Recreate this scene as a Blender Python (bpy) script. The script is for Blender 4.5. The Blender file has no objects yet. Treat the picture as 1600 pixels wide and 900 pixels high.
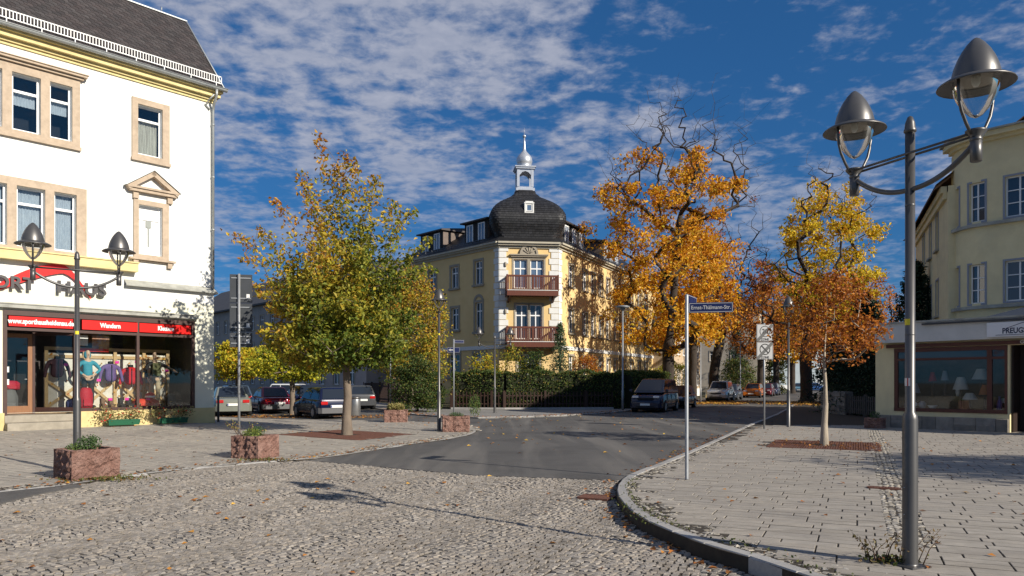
import bpy, math, random
import numpy as np
from mathutils import Vector, Matrix
random.seed(11); rng = np.random.default_rng(11)
S = bpy.context.scene; COL = S.collection
R = math.radians; PI = math.pi

# ------------------------------------------------------------------ camera, sky, sun, exposure
cd = bpy.data.cameras.new('camera'); cam = bpy.data.objects.new('camera', cd); COL.objects.link(cam)
cam.location = (0, 0, 1.67); cam.rotation_euler = (R(90), 0, 0)
cd.sensor_width = 36; cd.lens = 1150/1600*36; cd.shift_y = 146/1600; cd.clip_end = 3000; cd.clip_start = .05
S.camera = cam
SUN_EL = R(27); SUN_AZ = math.atan2(.805, -.595)          # sun stands to the right and behind the camera
sd = Vector((math.sin(SUN_AZ)*math.cos(SUN_EL), math.cos(SUN_AZ)*math.cos(SUN_EL), math.sin(SUN_EL)))
sl = bpy.data.lights.new('sun', 'SUN'); sl.energy = 4.0; sl.angle = R(.5); sl.color = (1, .92, .79)
so = bpy.data.objects.new('sun', sl); COL.objects.link(so)
so.rotation_euler = (-sd).to_track_quat('-Z', 'Y').to_euler()
S.view_settings.view_transform = 'Standard'; S.view_settings.look = 'None'
S.view_settings.exposure = 0.72; S.view_settings.gamma = 1.0
S.cycles.max_bounces = 6; S.cycles.transparent_max_bounces = 16

W = bpy.data.worlds.new('World'); S.world = W; W.use_nodes = True
def world():
    nt = W.node_tree; nt.nodes.clear(); N = nt.nodes.new; Lk = nt.links.new
    def M(op, a, b=None, c=None):
        n = N('ShaderNodeMath'); n.operation = op
        for i, v in enumerate((a, b, c)):
            if v is None: continue
            if isinstance(v, (int, float)): n.inputs[i].default_value = v
            else: Lk(v, n.inputs[i])
        return n.outputs[0]
    sky = N('ShaderNodeTexSky'); sky.sky_type = 'NISHITA'; sky.sun_disc = False
    sky.sun_elevation = SUN_EL; sky.sun_rotation = SUN_AZ; sky.altitude = 150
    sky.air_density = 1.0; sky.dust_density = .35; sky.ozone_density = 2.2
    tint = N('ShaderNodeMix'); tint.data_type = 'RGBA'; tint.blend_type = 'MULTIPLY'; tint.inputs[0].default_value = 1
    gm = N('ShaderNodeGamma'); gm.inputs[1].default_value = .62; Lk(sky.outputs[0], gm.inputs[0])
    Lk(gm.outputs[0], tint.inputs[6]); tint.inputs[7].default_value = SKY_TINT
    tc = N('ShaderNodeTexCoord'); sp = N('ShaderNodeSeparateXYZ'); Lk(tc.outputs['Generated'], sp.inputs[0])
    zz = M('ADD', M('MAXIMUM', sp.outputs[2], 0.0), .10)
    u = M('DIVIDE', sp.outputs[0], zz); v = M('DIVIDE', sp.outputs[1], zz)
    cb = N('ShaderNodeCombineXYZ'); Lk(u, cb.inputs[0]); Lk(v, cb.inputs[1])
    def noise(scale, det, rough, off, dist=0.0, vec=cb.outputs[0]):
        mp = N('ShaderNodeMapping'); Lk(vec, mp.inputs[0]); mp.inputs[1].default_value = off
        n = N('ShaderNodeTexNoise'); n.inputs['Scale'].default_value = scale; n.inputs['Detail'].default_value = det
        n.inputs['Roughness'].default_value = rough; n.inputs['Distortion'].default_value = dist
        Lk(mp.outputs[0], n.inputs['Vector']); return n.outputs[0]
    big = noise(.85, 2, .5, (CLOUD_OX, CLOUD_OY, 0))
    mid = noise(5.5, 3, .55, (3, 1, 0), .3)
    fine = noise(15, 5, .62, (1, 5, 0), .2)
    d = M('ADD', M('MULTIPLY', M('SUBTRACT', big, .5), 2.3), M('ADD', M('MULTIPLY', M('SUBTRACT', mid, .5), 1.7), M('MULTIPLY', M('SUBTRACT', fine, .5), 1.25)))
    mr = N('ShaderNodeMapRange'); mr.interpolation_type = 'SMOOTHSTEP'
    Lk(d, mr.inputs[0]); mr.inputs[1].default_value = -.26; mr.inputs[2].default_value = .46
    cov = M('MULTIPLY', mr.outputs[0], .86)
    lo = N('ShaderNodeMapRange'); Lk(sp.outputs[2], lo.inputs[0]); lo.inputs[1].default_value = .08; lo.inputs[2].default_value = .31
    cov = M('MULTIPLY', cov, M('ADD', M('MULTIPLY', lo.outputs[0], .68), .32))
    cm = N('ShaderNodeMix'); cm.data_type = 'RGBA'; Lk(cov, cm.inputs[0]); Lk(tint.outputs[2], cm.inputs[6])
    cc = N('ShaderNodeMix'); cc.data_type = 'RGBA'; Lk(fine, cc.inputs[0])
    cc.inputs[6].default_value = CLOUD_A; cc.inputs[7].default_value = CLOUD_B
    Lk(cc.outputs[2], cm.inputs[7])
    bg = N('ShaderNodeBackground'); bg.inputs[1].default_value = SKY_STR; Lk(cm.outputs[2], bg.inputs[0])
    out = N('ShaderNodeOutputWorld'); Lk(bg.outputs[0], out.inputs[0])
SKY_STR = .072; CLOUD_OX, CLOUD_OY = 21.0, 7.7; SKY_TINT = (.19, .61, 1.18, 1)
CLOUD_A = (1.9, 2.3, 3.3, 1); CLOUD_B = (4.5, 4.6, 5.3, 1)
world()

# ------------------------------------------------------------------ helpers
def tag(o, label=None, cat=None, group=None, kind=None):
    for k, v in (('label', label), ('category', cat), ('group', group), ('kind', kind)):
        if v: o[k] = v
    return o
def empty(name, loc=(0, 0, 0), rz=0, label=None, cat=None, group=None):
    o = bpy.data.objects.new(name, None); COL.objects.link(o); o.location = loc; o.rotation_euler = (0, 0, rz)
    o.empty_display_size = .2
    return tag(o, label, cat, group)
def link(name, me, parent=None, loc=None, rz=None):
    o = bpy.data.objects.new(name, me); COL.objects.link(o)
    if parent is not None: o.parent = parent
    if loc is not None: o.location = loc
    if rz is not None: o.rotation_euler = (0, 0, rz)
    return o
def copy_tree(o, parent=None):
    c = o.copy(); COL.objects.link(c); c.parent = parent
    for ch in o.children: copy_tree(ch, c)
    return c
class MB:
    def __init__(s): s.v = []; s.f = []; s.sm = []; s.mi = []
    def add(s, vs, fs, smooth=False, m=0):
        n = len(s.v); s.v += [tuple(p) for p in vs]
        for f in fs: s.f.append(tuple(i+n for i in f)); s.sm.append(smooth); s.mi.append(m)
        return s
    def hexa(s, p, m=0):      # 8 points: bottom ring 0-3, top ring 4-7
        return s.add(p, [(3, 2, 1, 0), (4, 5, 6, 7), (0, 1, 5, 4), (1, 2, 6, 5), (2, 3, 7, 6), (3, 0, 4, 7)], m=m)
    def box(s, x0, x1, y0, y1, z0, z1, M=None, m=0):
        p = [Vector(q) for q in ((x0, y0, z0), (x1, y0, z0), (x1, y1, z0), (x0, y1, z0), (x0, y0, z1), (x1, y0, z1), (x1, y1, z1), (x0, y1, z1))]
        if M is not None: p = [M @ q for q in p]
        return s.hexa(p, m)
    def bevbox(s, x0, x1, y0, y1, z0, z1, b=.01, M=None, m=0):
        rings = [(z0, b), (z0+b, 0), (z1-b, 0), (z1, b)]; vs = []; fs = []
        for z, i in rings:
            vs += [(x0+i+b*0, y0+i, z), (x1-i, y0+i, z), (x1-i, y1-i, z), (x0+i, y1-i, z)]
        for k in range(3):
            for j in range(4): a = 4*k+j; c = 4*k+(j+1) % 4; fs.append((a, c, c+4, a+4))
        fs += [(3, 2, 1, 0), (12, 13, 14, 15)]
        if M is not None: vs = [M @ Vector(q) for q in vs]
        return s.add(vs, fs, m=m)
    def lathe(s, prof, c=(0, 0, 0), seg=16, M=None, smooth=True, cap=True, m=0):
        vs = []; fs = []
        for r, z in prof:
            for k in range(seg):
                a = 2*PI*k/seg; vs.append(Vector((c[0]+r*math.cos(a), c[1]+r*math.sin(a), c[2]+z)))
        for i in range(len(prof)-1):
            for k in range(seg):
                a = i*seg+k; b = i*seg+(k+1) % seg; fs.append((a, b, b+seg, a+seg))
        if cap: fs += [tuple(range(seg))[::-1], tuple(range((len(prof)-1)*seg, len(prof)*seg))]
        if M is not None: vs = [M @ q for q in vs]
        return s.add(vs, fs, smooth, m)
    def tube(s, pts, rad, seg=8, smooth=True, m=0, cap=True):
        pts = [Vector(p) for p in pts]; n = len(pts)
        if not hasattr(rad, '__len__'): rad = [rad]*n
        vs = []; fs = []; up = Vector((.13, .31, .94))
        for i, p in enumerate(pts):
            t = (pts[min(i+1, n-1)]-pts[max(i-1, 0)]).normalized()
            if abs(t.dot(up)) > .98: up = Vector((1, .1, .05))
            a = t.cross(up).normalized(); b = t.cross(a).normalized()
            for k in range(seg):
                w = 2*PI*k/seg; vs.append(p+(a*math.cos(w)+b*math.sin(w))*rad[i])
        for i in range(n-1):
            for k in range(seg):
                q = i*seg+k; w = i*seg+(k+1) % seg; fs.append((q, w, w+seg, q+seg))
        if cap: fs += [tuple(range(seg))[::-1], tuple(range((n-1)*seg, n*seg))]
        return s.add(vs, fs, smooth, m)
    def prism(s, poly, z0, z1, M=None, m=0):
        n = len(poly); vs = [Vector((x, y, z0)) for x, y in poly]+[Vector((x, y, z1)) for x, y in poly]
        if M is not None: vs = [M @ q for q in vs]
        fs = [tuple(range(n))[::-1], tuple(range(n, 2*n))]+[(i, (i+1) % n, n+(i+1) % n, n+i) for i in range(n)]
        return s.add(vs, fs, m=m)
    def loft(s, rings, caps=True, smooth=False, closed=True, m=0):
        n = len(rings[0]); vs = [p for r in rings for p in r]; fs = []
        for i in range(len(rings)-1):
            for k in range(n if closed else n-1):
                a = i*n+k; b = i*n+(k+1) % n; fs.append((a, b, b+n, a+n))
        if caps: fs += [tuple(range(n))[::-1], tuple(range((len(rings)-1)*n, len(rings)*n))]
        return s.add(vs, fs, smooth, m)
    def mesh(s, name, mats):
        me = bpy.data.meshes.new(name); me.from_pydata(s.v, [], s.f)
        for mt in (mats if isinstance(mats, (list, tuple)) else [mats]): me.materials.append(mt)
        me.polygons.foreach_set('use_smooth', s.sm); me.polygons.foreach_set('material_index', s.mi); me.update()
        return me
    def build(s, name, mats, parent=None, loc=None, rz=None, label=None, cat=None, group=None, kind=None):
        return tag(link(name, s.mesh(name, mats), parent, loc, rz), label, cat, group, kind)
def np_mesh(name, V, F, mat, attr=None):
    """V (n,3), F (m,4) or (m,3) arrays"""
    me = bpy.data.meshes.new(name); m, k = F.shape
    me.vertices.add(len(V)); me.vertices.foreach_set('co', np.ascontiguousarray(V, np.float32).ravel())
    me.loops.add(m*k); me.loops.foreach_set('vertex_index', np.ascontiguousarray(F, np.int32).ravel())
    me.polygons.add(m); me.polygons.foreach_set('loop_start', np.arange(0, m*k, k, dtype=np.int32))
    if attr is not None:
        a = me.attributes.new('tint', 'FLOAT', 'POINT'); a.data.foreach_set('value', np.ascontiguousarray(attr, np.float32))
    me.polygons.foreach_set('use_smooth', np.zeros(m, bool)); me.materials.append(mat); me.update(calc_edges=True)
    return me
def text(body, size, ext, mat, parent, M, name='lettering', bold=0.0, align='CENTER', xs=1.0, shear=0):
    cu = bpy.data.curves.new('t', 'FONT'); cu.body = body; cu.size = size; cu.extrude = ext; cu.offset = bold
    cu.align_x = align; cu.align_y = 'CENTER'; cu.shear = shear; cu.resolution_u = 3
    ob = bpy.data.objects.new('t', cu); COL.objects.link(ob)
    dg = bpy.context.evaluated_depsgraph_get(); me = bpy.data.meshes.new_from_object(ob.evaluated_get(dg))
    bpy.data.objects.remove(ob); bpy.data.curves.remove(cu)
    me.transform(M @ Matrix.Diagonal((xs, 1, 1, 1))); me.materials.clear(); me.materials.append(mat)
    me.name = name
    return link(name, me, parent)
FRONT = Matrix.Rotation(PI/2, 4, 'X')          # text plane -> upright plane facing -y
def at(x, y, z): return Matrix.Translation((x, y, z))
F_, CX_, HY_, EYE_ = 1150, 800, 596, 1.67
def G(px, py, z=0.0):                           # a spot on the ground seen in the photograph
    Y = (EYE_-z)*F_/(py-HY_); return ((px-CX_)/F_*Y, Y)

# ------------------------------------------------------------------ materials
MATS = {}
def mat(name, col, rough=.7, col2=None, scale=4.0, detail=4, bump=0.0, bscale=None, metal=0.0, spec=.4,
        dirt=0.0, dscale=.6, dcol=None, island=0.0, coat=0.0, bdist=.02, emit=None, stretch=None, world=False, streak=None):
    if name in MATS: return MATS[name]
    m = bpy.data.materials.new(name); m.use_nodes = True; nt = m.node_tree; N = nt.nodes.new; Lk = nt.links.new
    b = nt.nodes['Principled BSDF']; b.inputs['Roughness'].default_value = rough; b.inputs['Metallic'].default_value = metal
    b.inputs['Specular IOR Level'].default_value = spec; b.inputs['Coat Weight'].default_value = coat; b.inputs['Coat Roughness'].default_value = .06
    c1 = (*col, 1); cur = None
    tc = N('ShaderNodeTexCoord'); vec = N('ShaderNodeNewGeometry').outputs['Position'] if world else tc.outputs['Object']
    if stretch:
        mp = N('ShaderNodeMapping'); Lk(vec, mp.inputs[0]); mp.inputs[3].default_value = stretch; vec = mp.outputs[0]
    def nz(sc, det, rg=.6):
        n = N('ShaderNodeTexNoise'); Lk(vec, n.inputs['Vector']); n.inputs['Scale'].default_value = sc
        n.inputs['Detail'].default_value = det; n.inputs['Roughness'].default_value = rg; return n.outputs[0]
    def rng_(o, a, c):
        r = N('ShaderNodeMapRange'); Lk(o, r.inputs[0]); r.inputs[1].default_value = a; r.inputs[2].default_value = c; return r.outputs[0]
    def mix(f, a, c, bt='MIX'):
        x = N('ShaderNodeMix'); x.data_type = 'RGBA'; x.blend_type = bt
        for sk, v in ((0, f), (6, a), (7, c)):
            if isinstance(v, (tuple, float, int)): x.inputs[sk].default_value = v
            else: Lk(v, x.inputs[sk])
        return x.outputs[2]
    cur = c1
    if col2 is not None: cur = mix(rng_(nz(scale, detail), .3, .7), c1, (*col2, 1))
    if island:
        g = N('ShaderNodeNewGeometry'); oi = N('ShaderNodeObjectInfo')
        ad = N('ShaderNodeMath'); ad.operation = 'ADD'; Lk(g.outputs['Random Per Island'], ad.inputs[0]); Lk(oi.outputs['Random'], ad.inputs[1])
        fr = N('ShaderNodeMath'); fr.operation = 'FRACT'; Lk(ad.outputs[0], fr.inputs[0])
        hs = N('ShaderNodeHueSaturation')
        r = N('ShaderNodeMapRange'); Lk(fr.outputs[0], r.inputs[0]); r.inputs[3].default_value = 1-island; r.inputs[4].default_value = 1+island
        Lk(r.outputs[0], hs.inputs['Value'])
        m2 = N('ShaderNodeMath'); m2.operation = 'MULTIPLY'; Lk(fr.outputs[0], m2.inputs[0]); m2.inputs[1].default_value = 7.13
        f2 = N('ShaderNodeMath'); f2.operation = 'FRACT'; Lk(m2.outputs[0], f2.inputs[0])
        r2 = N('ShaderNodeMapRange'); Lk(f2.outputs[0], r2.inputs[0]); r2.inputs[3].default_value = 1-island; r2.inputs[4].default_value = 1+island*.8
        Lk(r2.outputs[0], hs.inputs['Saturation'])
        if isinstance(cur, tuple): hs.inputs['Color'].default_value = cur
        else: Lk(cur, hs.inputs['Color'])
        cur = hs.outputs[0]
    if dirt:
        dc = (*(dcol or tuple(x*.45 for x in col)), 1)
        f = N('ShaderNodeMath'); f.operation = 'MULTIPLY'; Lk(rng_(nz(dscale, 6, .65), .46, .72), f.inputs[0]); f.inputs[1].default_value = dirt
        cur = mix(f.outputs[0], cur, dc)
    if streak:                                   # worn tracks: (strength, colour, angle, scale)
        mp2 = N('ShaderNodeMapping'); Lk(vec, mp2.inputs[0]); mp2.inputs[2].default_value = (0, 0, streak[2]); mp2.inputs[3].default_value = streak[3]
        n2 = N('ShaderNodeTexNoise'); Lk(mp2.outputs[0], n2.inputs['Vector']); n2.inputs['Scale'].default_value = 1; n2.inputs['Detail'].default_value = 5; n2.inputs['Distortion'].default_value = .8
        f = N('ShaderNodeMath'); f.operation = 'MULTIPLY'; Lk(rng_(n2.outputs[0], .48, .70), f.inputs[0]); f.inputs[1].default_value = streak[0]
        cur = mix(f.outputs[0], cur, (*streak[1], 1))
    if isinstance(cur, tuple): b.inputs['Base Color'].default_value = cur
    else: Lk(cur, b.inputs['Base Color'])
    if bump:
        bp = N('ShaderNodeBump'); bp.inputs['Strength'].default_value = bump; bp.inputs['Distance'].default_value = bdist
        Lk(nz(bscale or scale*6, 5, .65), bp.inputs['Height']); Lk(bp.outputs[0], b.inputs['Normal'])
    if emit: b.inputs['Emission Color'].default_value = (*emit[0], 1); b.inputs['Emission Strength'].default_value = emit[1]
    MATS[name] = m; return m
def glass_mat(name, tint=(.9, .95, .95), refl=1.0, rough=.02):
    if name in MATS: return MATS[name]
    m = bpy.data.materials.new(name); m.use_nodes = True; nt = m.node_tree; nt.nodes.clear(); N = nt.nodes.new; Lk = nt.links.new
    tr = N('ShaderNodeBsdfTransparent'); tr.inputs[0].default_value = (*tint, 1)
    gl = N('ShaderNodeBsdfGlossy'); gl.inputs['Roughness'].default_value = rough
    fr = N('ShaderNodeFresnel'); fr.inputs[0].default_value = 1.5
    mu = N('ShaderNodeMath'); mu.operation = 'MULTIPLY_ADD'; Lk(fr.outputs[0], mu.inputs[0]); mu.inputs[1].default_value = refl; mu.inputs[2].default_value = .02
    mx = N('ShaderNodeMixShader'); Lk(mu.outputs[0], mx.inputs[0]); Lk(tr.outputs[0], mx.inputs[1]); Lk(gl.outputs[0], mx.inputs[2])
    o = N('ShaderNodeOutputMaterial'); Lk(mx.outputs[0], o.inputs[0]); MATS[name] = m; return m
def leaf_mat(name, stops, vary=.3, transl=.35):
    if name in MATS: return MATS[name]
    m = bpy.data.materials.new(name); m.use_nodes = True; nt = m.node_tree; nt.nodes.clear(); N = nt.nodes.new; Lk = nt.links.new
    at_ = N('ShaderNodeAttribute'); at_.attribute_name = 'tint'
    cr = N('ShaderNodeValToRGB'); Lk(at_.outputs['Fac'], cr.inputs[0])
    els = cr.color_ramp.elements
    while len(els) > 1: els.remove(els[-1])
    els[0].position = stops[0][0]; els[0].color = (*stops[0][1], 1)
    for p, c in stops[1:]:
        e = els.new(p); e.color = (*c, 1)
    g = N('ShaderNodeNewGeometry'); r = N('ShaderNodeMapRange'); Lk(g.outputs['Random Per Island'], r.inputs[0])
    r.inputs[3].default_value = 1-vary; r.inputs[4].default_value = 1+vary
    hs = N('ShaderNodeHueSaturation'); Lk(cr.outputs[0], hs.inputs['Color']); Lk(r.outputs[0], hs.inputs['Value'])
    d = N('ShaderNodeBsdfPrincipled'); d.inputs['Roughness'].default_value = .55; d.inputs['Specular IOR Level'].default_value = .25; Lk(hs.outputs[0], d.inputs['Base Color'])
    t = N('ShaderNodeBsdfTranslucent'); Lk(hs.outputs[0], t.inputs[0])
    mx = N('ShaderNodeMixShader'); mx.inputs[0].default_value = transl; Lk(d.outputs[0], mx.inputs[1]); Lk(t.outputs[0], mx.inputs[2])
    o = N('ShaderNodeOutputMaterial'); Lk(mx.outputs[0], o.inputs[0]); MATS[name] = m; return m

m_asphalt = mat('asphalt', (.062, .060, .060), .9, (.105, .10, .095), 45, 6, .3, 160, streak=(.9, (.15, .14, .128), .45, (1.1, .10, 1)), dirt=.85, dscale=.45, dcol=(.045, .043, .043), bdist=.008)
m_ground = mat('earth', (.10, .09, .07), .95, (.07, .07, .05), 2, 5)
m_sand = mat('joint_sand', (.055, .044, .032), .95, (.03, .024, .018), 9, 5)
m_cobble = mat('cobble_granite', world=True, col= (.31, .275, .235), rough=.75, col2=(.205, .182, .158), scale=28, detail=5, bump=.5, bscale=90, island=.24, dirt=.6, dscale=.45, dcol=(.17, .155, .14), bdist=.01)
m_mosaic = mat('mosaic_granite', world=True, col= (.36, .33, .28), rough=.8, col2=(.27, .24, .2), scale=40, detail=4, bump=.4, bscale=90, island=.35)
m_slab = mat('paving_concrete', world=True, col= (.35, .315, .27), rough=.85, col2=(.27, .245, .212), scale=7, detail=6, bump=.25, bscale=120, island=.075, streak=(.65, (.22, .195, .165), .44, (.5, 7, 1)), dirt=.85, dscale=.8, dcol=(.23, .21, .19), bdist=.008)
m_slab2 = mat('paving_concrete_trodden', world=True, col= (.35, .315, .27), rough=.85, col2=(.27, .245, .21), scale=5, detail=6, bump=.2, bscale=90, island=.045, dirt=.6, dscale=.4, dcol=(.19, .175, .16), bdist=.008)
m_kerb = mat('kerb_granite', world=True, col= (.36, .35, .335), rough=.8, col2=(.28, .27, .26), scale=30, detail=5, bump=.3, bscale=90, island=.12, dirt=.5, dscale=1.2, bdist=.008)
m_steel = mat('lamp_grey_paint', (.125, .12, .118), .40, (.10, .098, .097), 3, 4, .04, 200, metal=.6, spec=.5, bdist=.002)
m_galv = mat('galvanised_steel', (.33, .345, .36), .5, (.26, .27, .285), 9, 4, metal=.35)
m_lglass = glass_mat('lamp_glass', (.93, .94, .93), 1.3, .03)
m_refl = mat('lamp_reflector', (.42, .38, .33), .45, (.30, .27, .24), 5, 4, metal=.2)
m_rust = mat('rusty_iron', (.15, .060, .038), .85, (.09, .04, .028), 12, 5, .4, 80)
m_pink = mat('pink_granite', (.32, .175, .135), .85, (.16, .085, .068), 26, 6, 1.0, 34, dirt=.6, dscale=5, dcol=(.44, .28, .23), bdist=.06)
m_soil = mat('soil', (.05, .035, .025), .95, (.03, .02, .015), 20, 4)
m_bark = mat('bark_dark', (.060, .046, .036), .95, (.035, .027, .022), 8, 6, 1.0, 22, stretch=(1, 1, .25), bdist=.04)
m_bark2 = mat('bark_young', (.21, .165, .125), .9, (.14, .11, .085), 9, 6, .6, 40, stretch=(1, 1, .3), bdist=.02)
m_bark3 = mat('bark_limewashed', (.42, .36, .28), .9, (.30, .25, .19), 7, 6, .6, 40, dirt=.6, dscale=2, stretch=(1, 1, .4), bdist=.02)
m_white = mat('white_paint', (.78, .78, .76), .45)
m_black = mat('black_rubber', (.012, .012, .013), .7)
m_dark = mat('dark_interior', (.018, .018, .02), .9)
m_plate = mat('number_plate', (.72, .72, .70), .4)

# ------------------------------------------------------------------ ground, roads, pavements
KB = .83                                  # the left house stands a little uphill
LO = np.array([-12.56*KB, 31*KB]); LD = np.array([.6743, .7385]); LN = np.array([.7385, -.6743])
def hl(P):                                   # the left pavement rises gently towards the house
    P = np.atleast_2d(np.asarray(P, float)); d = (P-LO) @ LN; u = (P-LO) @ LD
    return .24*np.clip(1-d/10, 0, 1)*np.clip((5-u)/6, 0, 1)
def GL(px, py, z=.02):
    h = 0.0
    for _ in range(12): q = G(px, py, z+h); h = float(hl([q])[0])
    return (q[0], q[1], z+h)
KERB = [(5.0, 2.2), (3.9, 3.6), (3.1, 4.9), (2.62, 5.9), (2.41, 6.4), (2.24, 6.86), (2.04, 7.2), (1.88, 7.6), (1.75, 8.04), (1.635, 8.45), (1.55, 8.9),
        (1.51, 9.4), (1.50, 9.95), (1.52, 10.6), (1.59, 11.2), (1.70, 11.8), (1.86, 12.4), (2.05, 12.95), (2.38, 13.67), (3.06, 15.0), (3.95, 16.9),
        (5.38, 20.0), (6.6, 22.7), (8.36, 26.6), (13.2, 36.8), (15.7, 42.5), (26, 66), (38, 92), (60, 140)]
LEFT = [(-11, 6.6)]+[G(*p, .02) for p in ((0, 768), (110, 757), (195, 743), (310, 730), (400, 721.5), (486, 717), (540, 710), (623, 696), (700, 686), (735, 679), (746, 673), (741, 667), (722, 662), (690, 660), (600, 657), (345, 654))]
LEFT_BACK = [(-31, 34), (-31, 6)]
ASPH = [(-4.34, 15.6), (-.69, 13.15), (1.79, 12.45)]
FARK = [(-17.5, 66), (-7.8, 43.4), (-5.0, 36.6), (-3.3, 34.2), (-1.5, 33.0), (.4, 33.6), (2.3, 35.0), (4.4, 37.4), (6.3, 40.4), (15.2, 59), (28, 86), (50, 133)]
FENCE = [(5.9, 43.2), (-.45, 42.4), (-3.6, 42.9), (-15.6, 68)]
def poly_sheet(name, poly, z, mat_, thick=.02, kind='structure', parent=None):
    me = MB().prism(poly, z-thick, z).mesh(name, mat_)
    return tag(link(name, me, parent), kind=kind)
def in_poly(P, poly):
    x, y = P[:, 0], P[:, 1]; c = np.zeros(len(P), bool); n = len(poly)
    for i in range(n):
        x0, y0 = poly[i]; x1, y1 = poly[(i+1) % n]
        k = ((y0 > y) != (y1 > y)) & (x < (x1-x0)*(y-y0)/((y1-y0) if y1 != y0 else 1e-9)+x0); c ^= k
    return c
def dist_line(P, line):
    d = np.full(len(P), 1e9)
    for (a, b) in zip(line[:-1], line[1:]):
        a = np.array(a); b = np.array(b); v = b-a; t = np.clip(((P-a) @ v)/(v @ v), 0, 1)
        d = np.minimum(d, np.hypot(*(P-(a+t[:, None]*v)).T))
    return d
def cob_z(P):
    yb = np.interp(P[:, 0], [p[0] for p in ASPH], [p[1] for p in ASPH])
    return -.11*np.clip((P[:, 0]+3.5)/4.5, 0, 1)*np.clip((yb-P[:, 1])/3.2, 0, 1)-.004
g = MB(); g.add([(-1500, -300, -.3), (1500, -300, -.3), (1500, 2500, -.3), (-1500, 2500, -.3)], [(0, 1, 2, 3)])
tag(g.build('ground', m_ground), kind='structure')
poly_sheet('road', [(-70, 15.6)]+ASPH+[(12, 12.2), (110, 12.2), (110, 175), (-70, 175)], 0.0, m_asphalt, .15)
right_pav = poly_sheet('pavement', KERB+[(110, 140), (110, 2.2)], .0225, m_sand, .2); right_pav.name = 'pavement_right'
left_pav = poly_sheet('pavement', LEFT+LEFT_BACK, .0135, m_sand, .12); left_pav.name = 'pavement_left'
m_setts = mat('far_setts', world=True, col=(.26, .25, .235), rough=.85, col2=(.19, .18, .17), scale=9, detail=5, bump=.6, bscale=30, dirt=.5, dscale=.7)
far_pav = poly_sheet('pavement', FARK+[(46, 135), (16.2, 66), (9.6, 51)]+FENCE, .05, m_setts, .12); far_pav.name = 'pavement_far'
m_lawn = mat('garden_ground', world=True, col=(.055, .06, .025), rough=.95, col2=(.09, .07, .035), scale=1.5, detail=6, bump=.7, bscale=25)
poly_sheet('garden', FENCE[::-1]+[(9.6, 51), (16.2, 66), (46, 135), (46, 172), (-68, 172), (-68, 68)], .06, m_lawn, .12)

def stone_arrays(C, ang, lx, ly, zt, h, taper, tilt=.0):
    """boxes with a slightly smaller top: (n,8,3) verts and quads"""
    n = len(C); sx = np.array([-1, 1, 1, -1]); sy = np.array([-1, -1, 1, 1])
    V = np.zeros((n, 12, 3)); ca, sa = np.cos(ang), np.sin(ang)
    for r, (k, dz) in enumerate(((1.0, -h), (1.0, -taper*.55), (1-2*taper/np.maximum(lx, .01), 0.0))):
        for j in range(4):
            kx = k if np.isscalar(k) else 1-2*taper/lx; ky = k if np.isscalar(k) else 1-2*taper/ly
            x = sx[j]*lx/2*kx; y = sy[j]*ly/2*ky
            V[:, r*4+j, 0] = C[:, 0]+x*ca-y*sa; V[:, r*4+j, 1] = C[:, 1]+x*sa+y*ca; V[:, r*4+j, 2] = zt+dz
    if tilt: V[:, 4:, 2] += rng.normal(0, tilt, (n, 8))
    f = []
    for r in range(2):
        for j in range(4): a = r*4+j; b = r*4+(j+1) % 4; f.append((a, b, b+4, a+4))
    f.append((8, 9, 10, 11)); f = np.array(f)
    F = (f[None]+12*np.arange(n)[:, None, None]).reshape(-1, 4)
    return V.reshape(-1, 3), F
def individuals(name, parent, C, ang, lx, ly, zt, h, taper, mat_, nvar, tilt, var=.0):
    """single stones that share a few meshes"""
    mes = []
    for k in range(nvar):
        V, F = stone_arrays(np.zeros((1, 2)), np.zeros(1), np.array([np.median(lx)*random.uniform(1-var, 1+var)]), np.array([np.median(ly)*random.uniform(1-var, 1+var)]), np.zeros(1), h, taper, tilt)
        mes.append(np_mesh(name, V, F, mat_))
    for i in range(len(C)):
        o = link(name, mes[i % nvar], parent, (C[i, 0], C[i, 1], zt[i]), ang[i]+(PI if random.random() < .5 else 0))

# --- cobbled road in segmental arcs
cob_poly = [(-9.5, 2.6), (4.8, 2.6)]+[(x-.02, y) for x, y in KERB[1:16]]+ASPH[::-1]+[(x+.03, y-.03) for x, y in LEFT[6:1:-1]]+[(-7.6, 10.2), (-11, 6.0)]
base = MB(); gx = np.linspace(-12, 5.2, 44); gy = np.linspace(2.4, 16.2, 38)
vs = []; idx = {}
for i, x in enumerate(gx):
    for j, y in enumerate(gy): vs.append((x, y, float(cob_z(np.array([[x, y]]))[0])-.014))
fs = [(i*38+j, (i+1)*38+j, (i+1)*38+j+1, i*38+j+1) for i in range(43) for j in range(37)
      if in_poly(np.array([[(gx[i]+gx[i+1])/2, (gy[j]+gy[j+1])/2]]), [(-12, 2), (6, 2)]+KERB[1:16]+ASPH[::-1]+[(-4.6, 16.2), (-12, 16.2)])[0] or gy[j] < 12]
base.add(vs, fs); cob_road = base.build('cobbled_road', m_sand, kind='structure')
e1 = np.array([.905, -.425]); e2 = np.array([.425, .905])
cc = []; ca_ = []; cl = []
AW, AS = 1.35, .080
for c in range(-15, 15):
    for k in range(-55, 310):
        n = 19
        off = random.random()*.5
        for i in range(n):
            t = (i+.5)/n*2-1+random.uniform(-.02, .02)
            th = t*R(44); rad = AW/2/math.sin(R(44))
            a = c*AW+rad*math.sin(th); b = k*AS+rad*math.cos(th)-rad+random.uniform(-.012, .012)
            cc.append(e1*a+e2*b); ca_.append(math.atan2(e1[1], e1[0])-th+random.uniform(-.13, .13)); cl.append(random.uniform(.054, .074))
cc = np.array(cc)+np.array([-3.0, 0.0]); ca_ = np.array(ca_); cl = np.array(cl)
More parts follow.
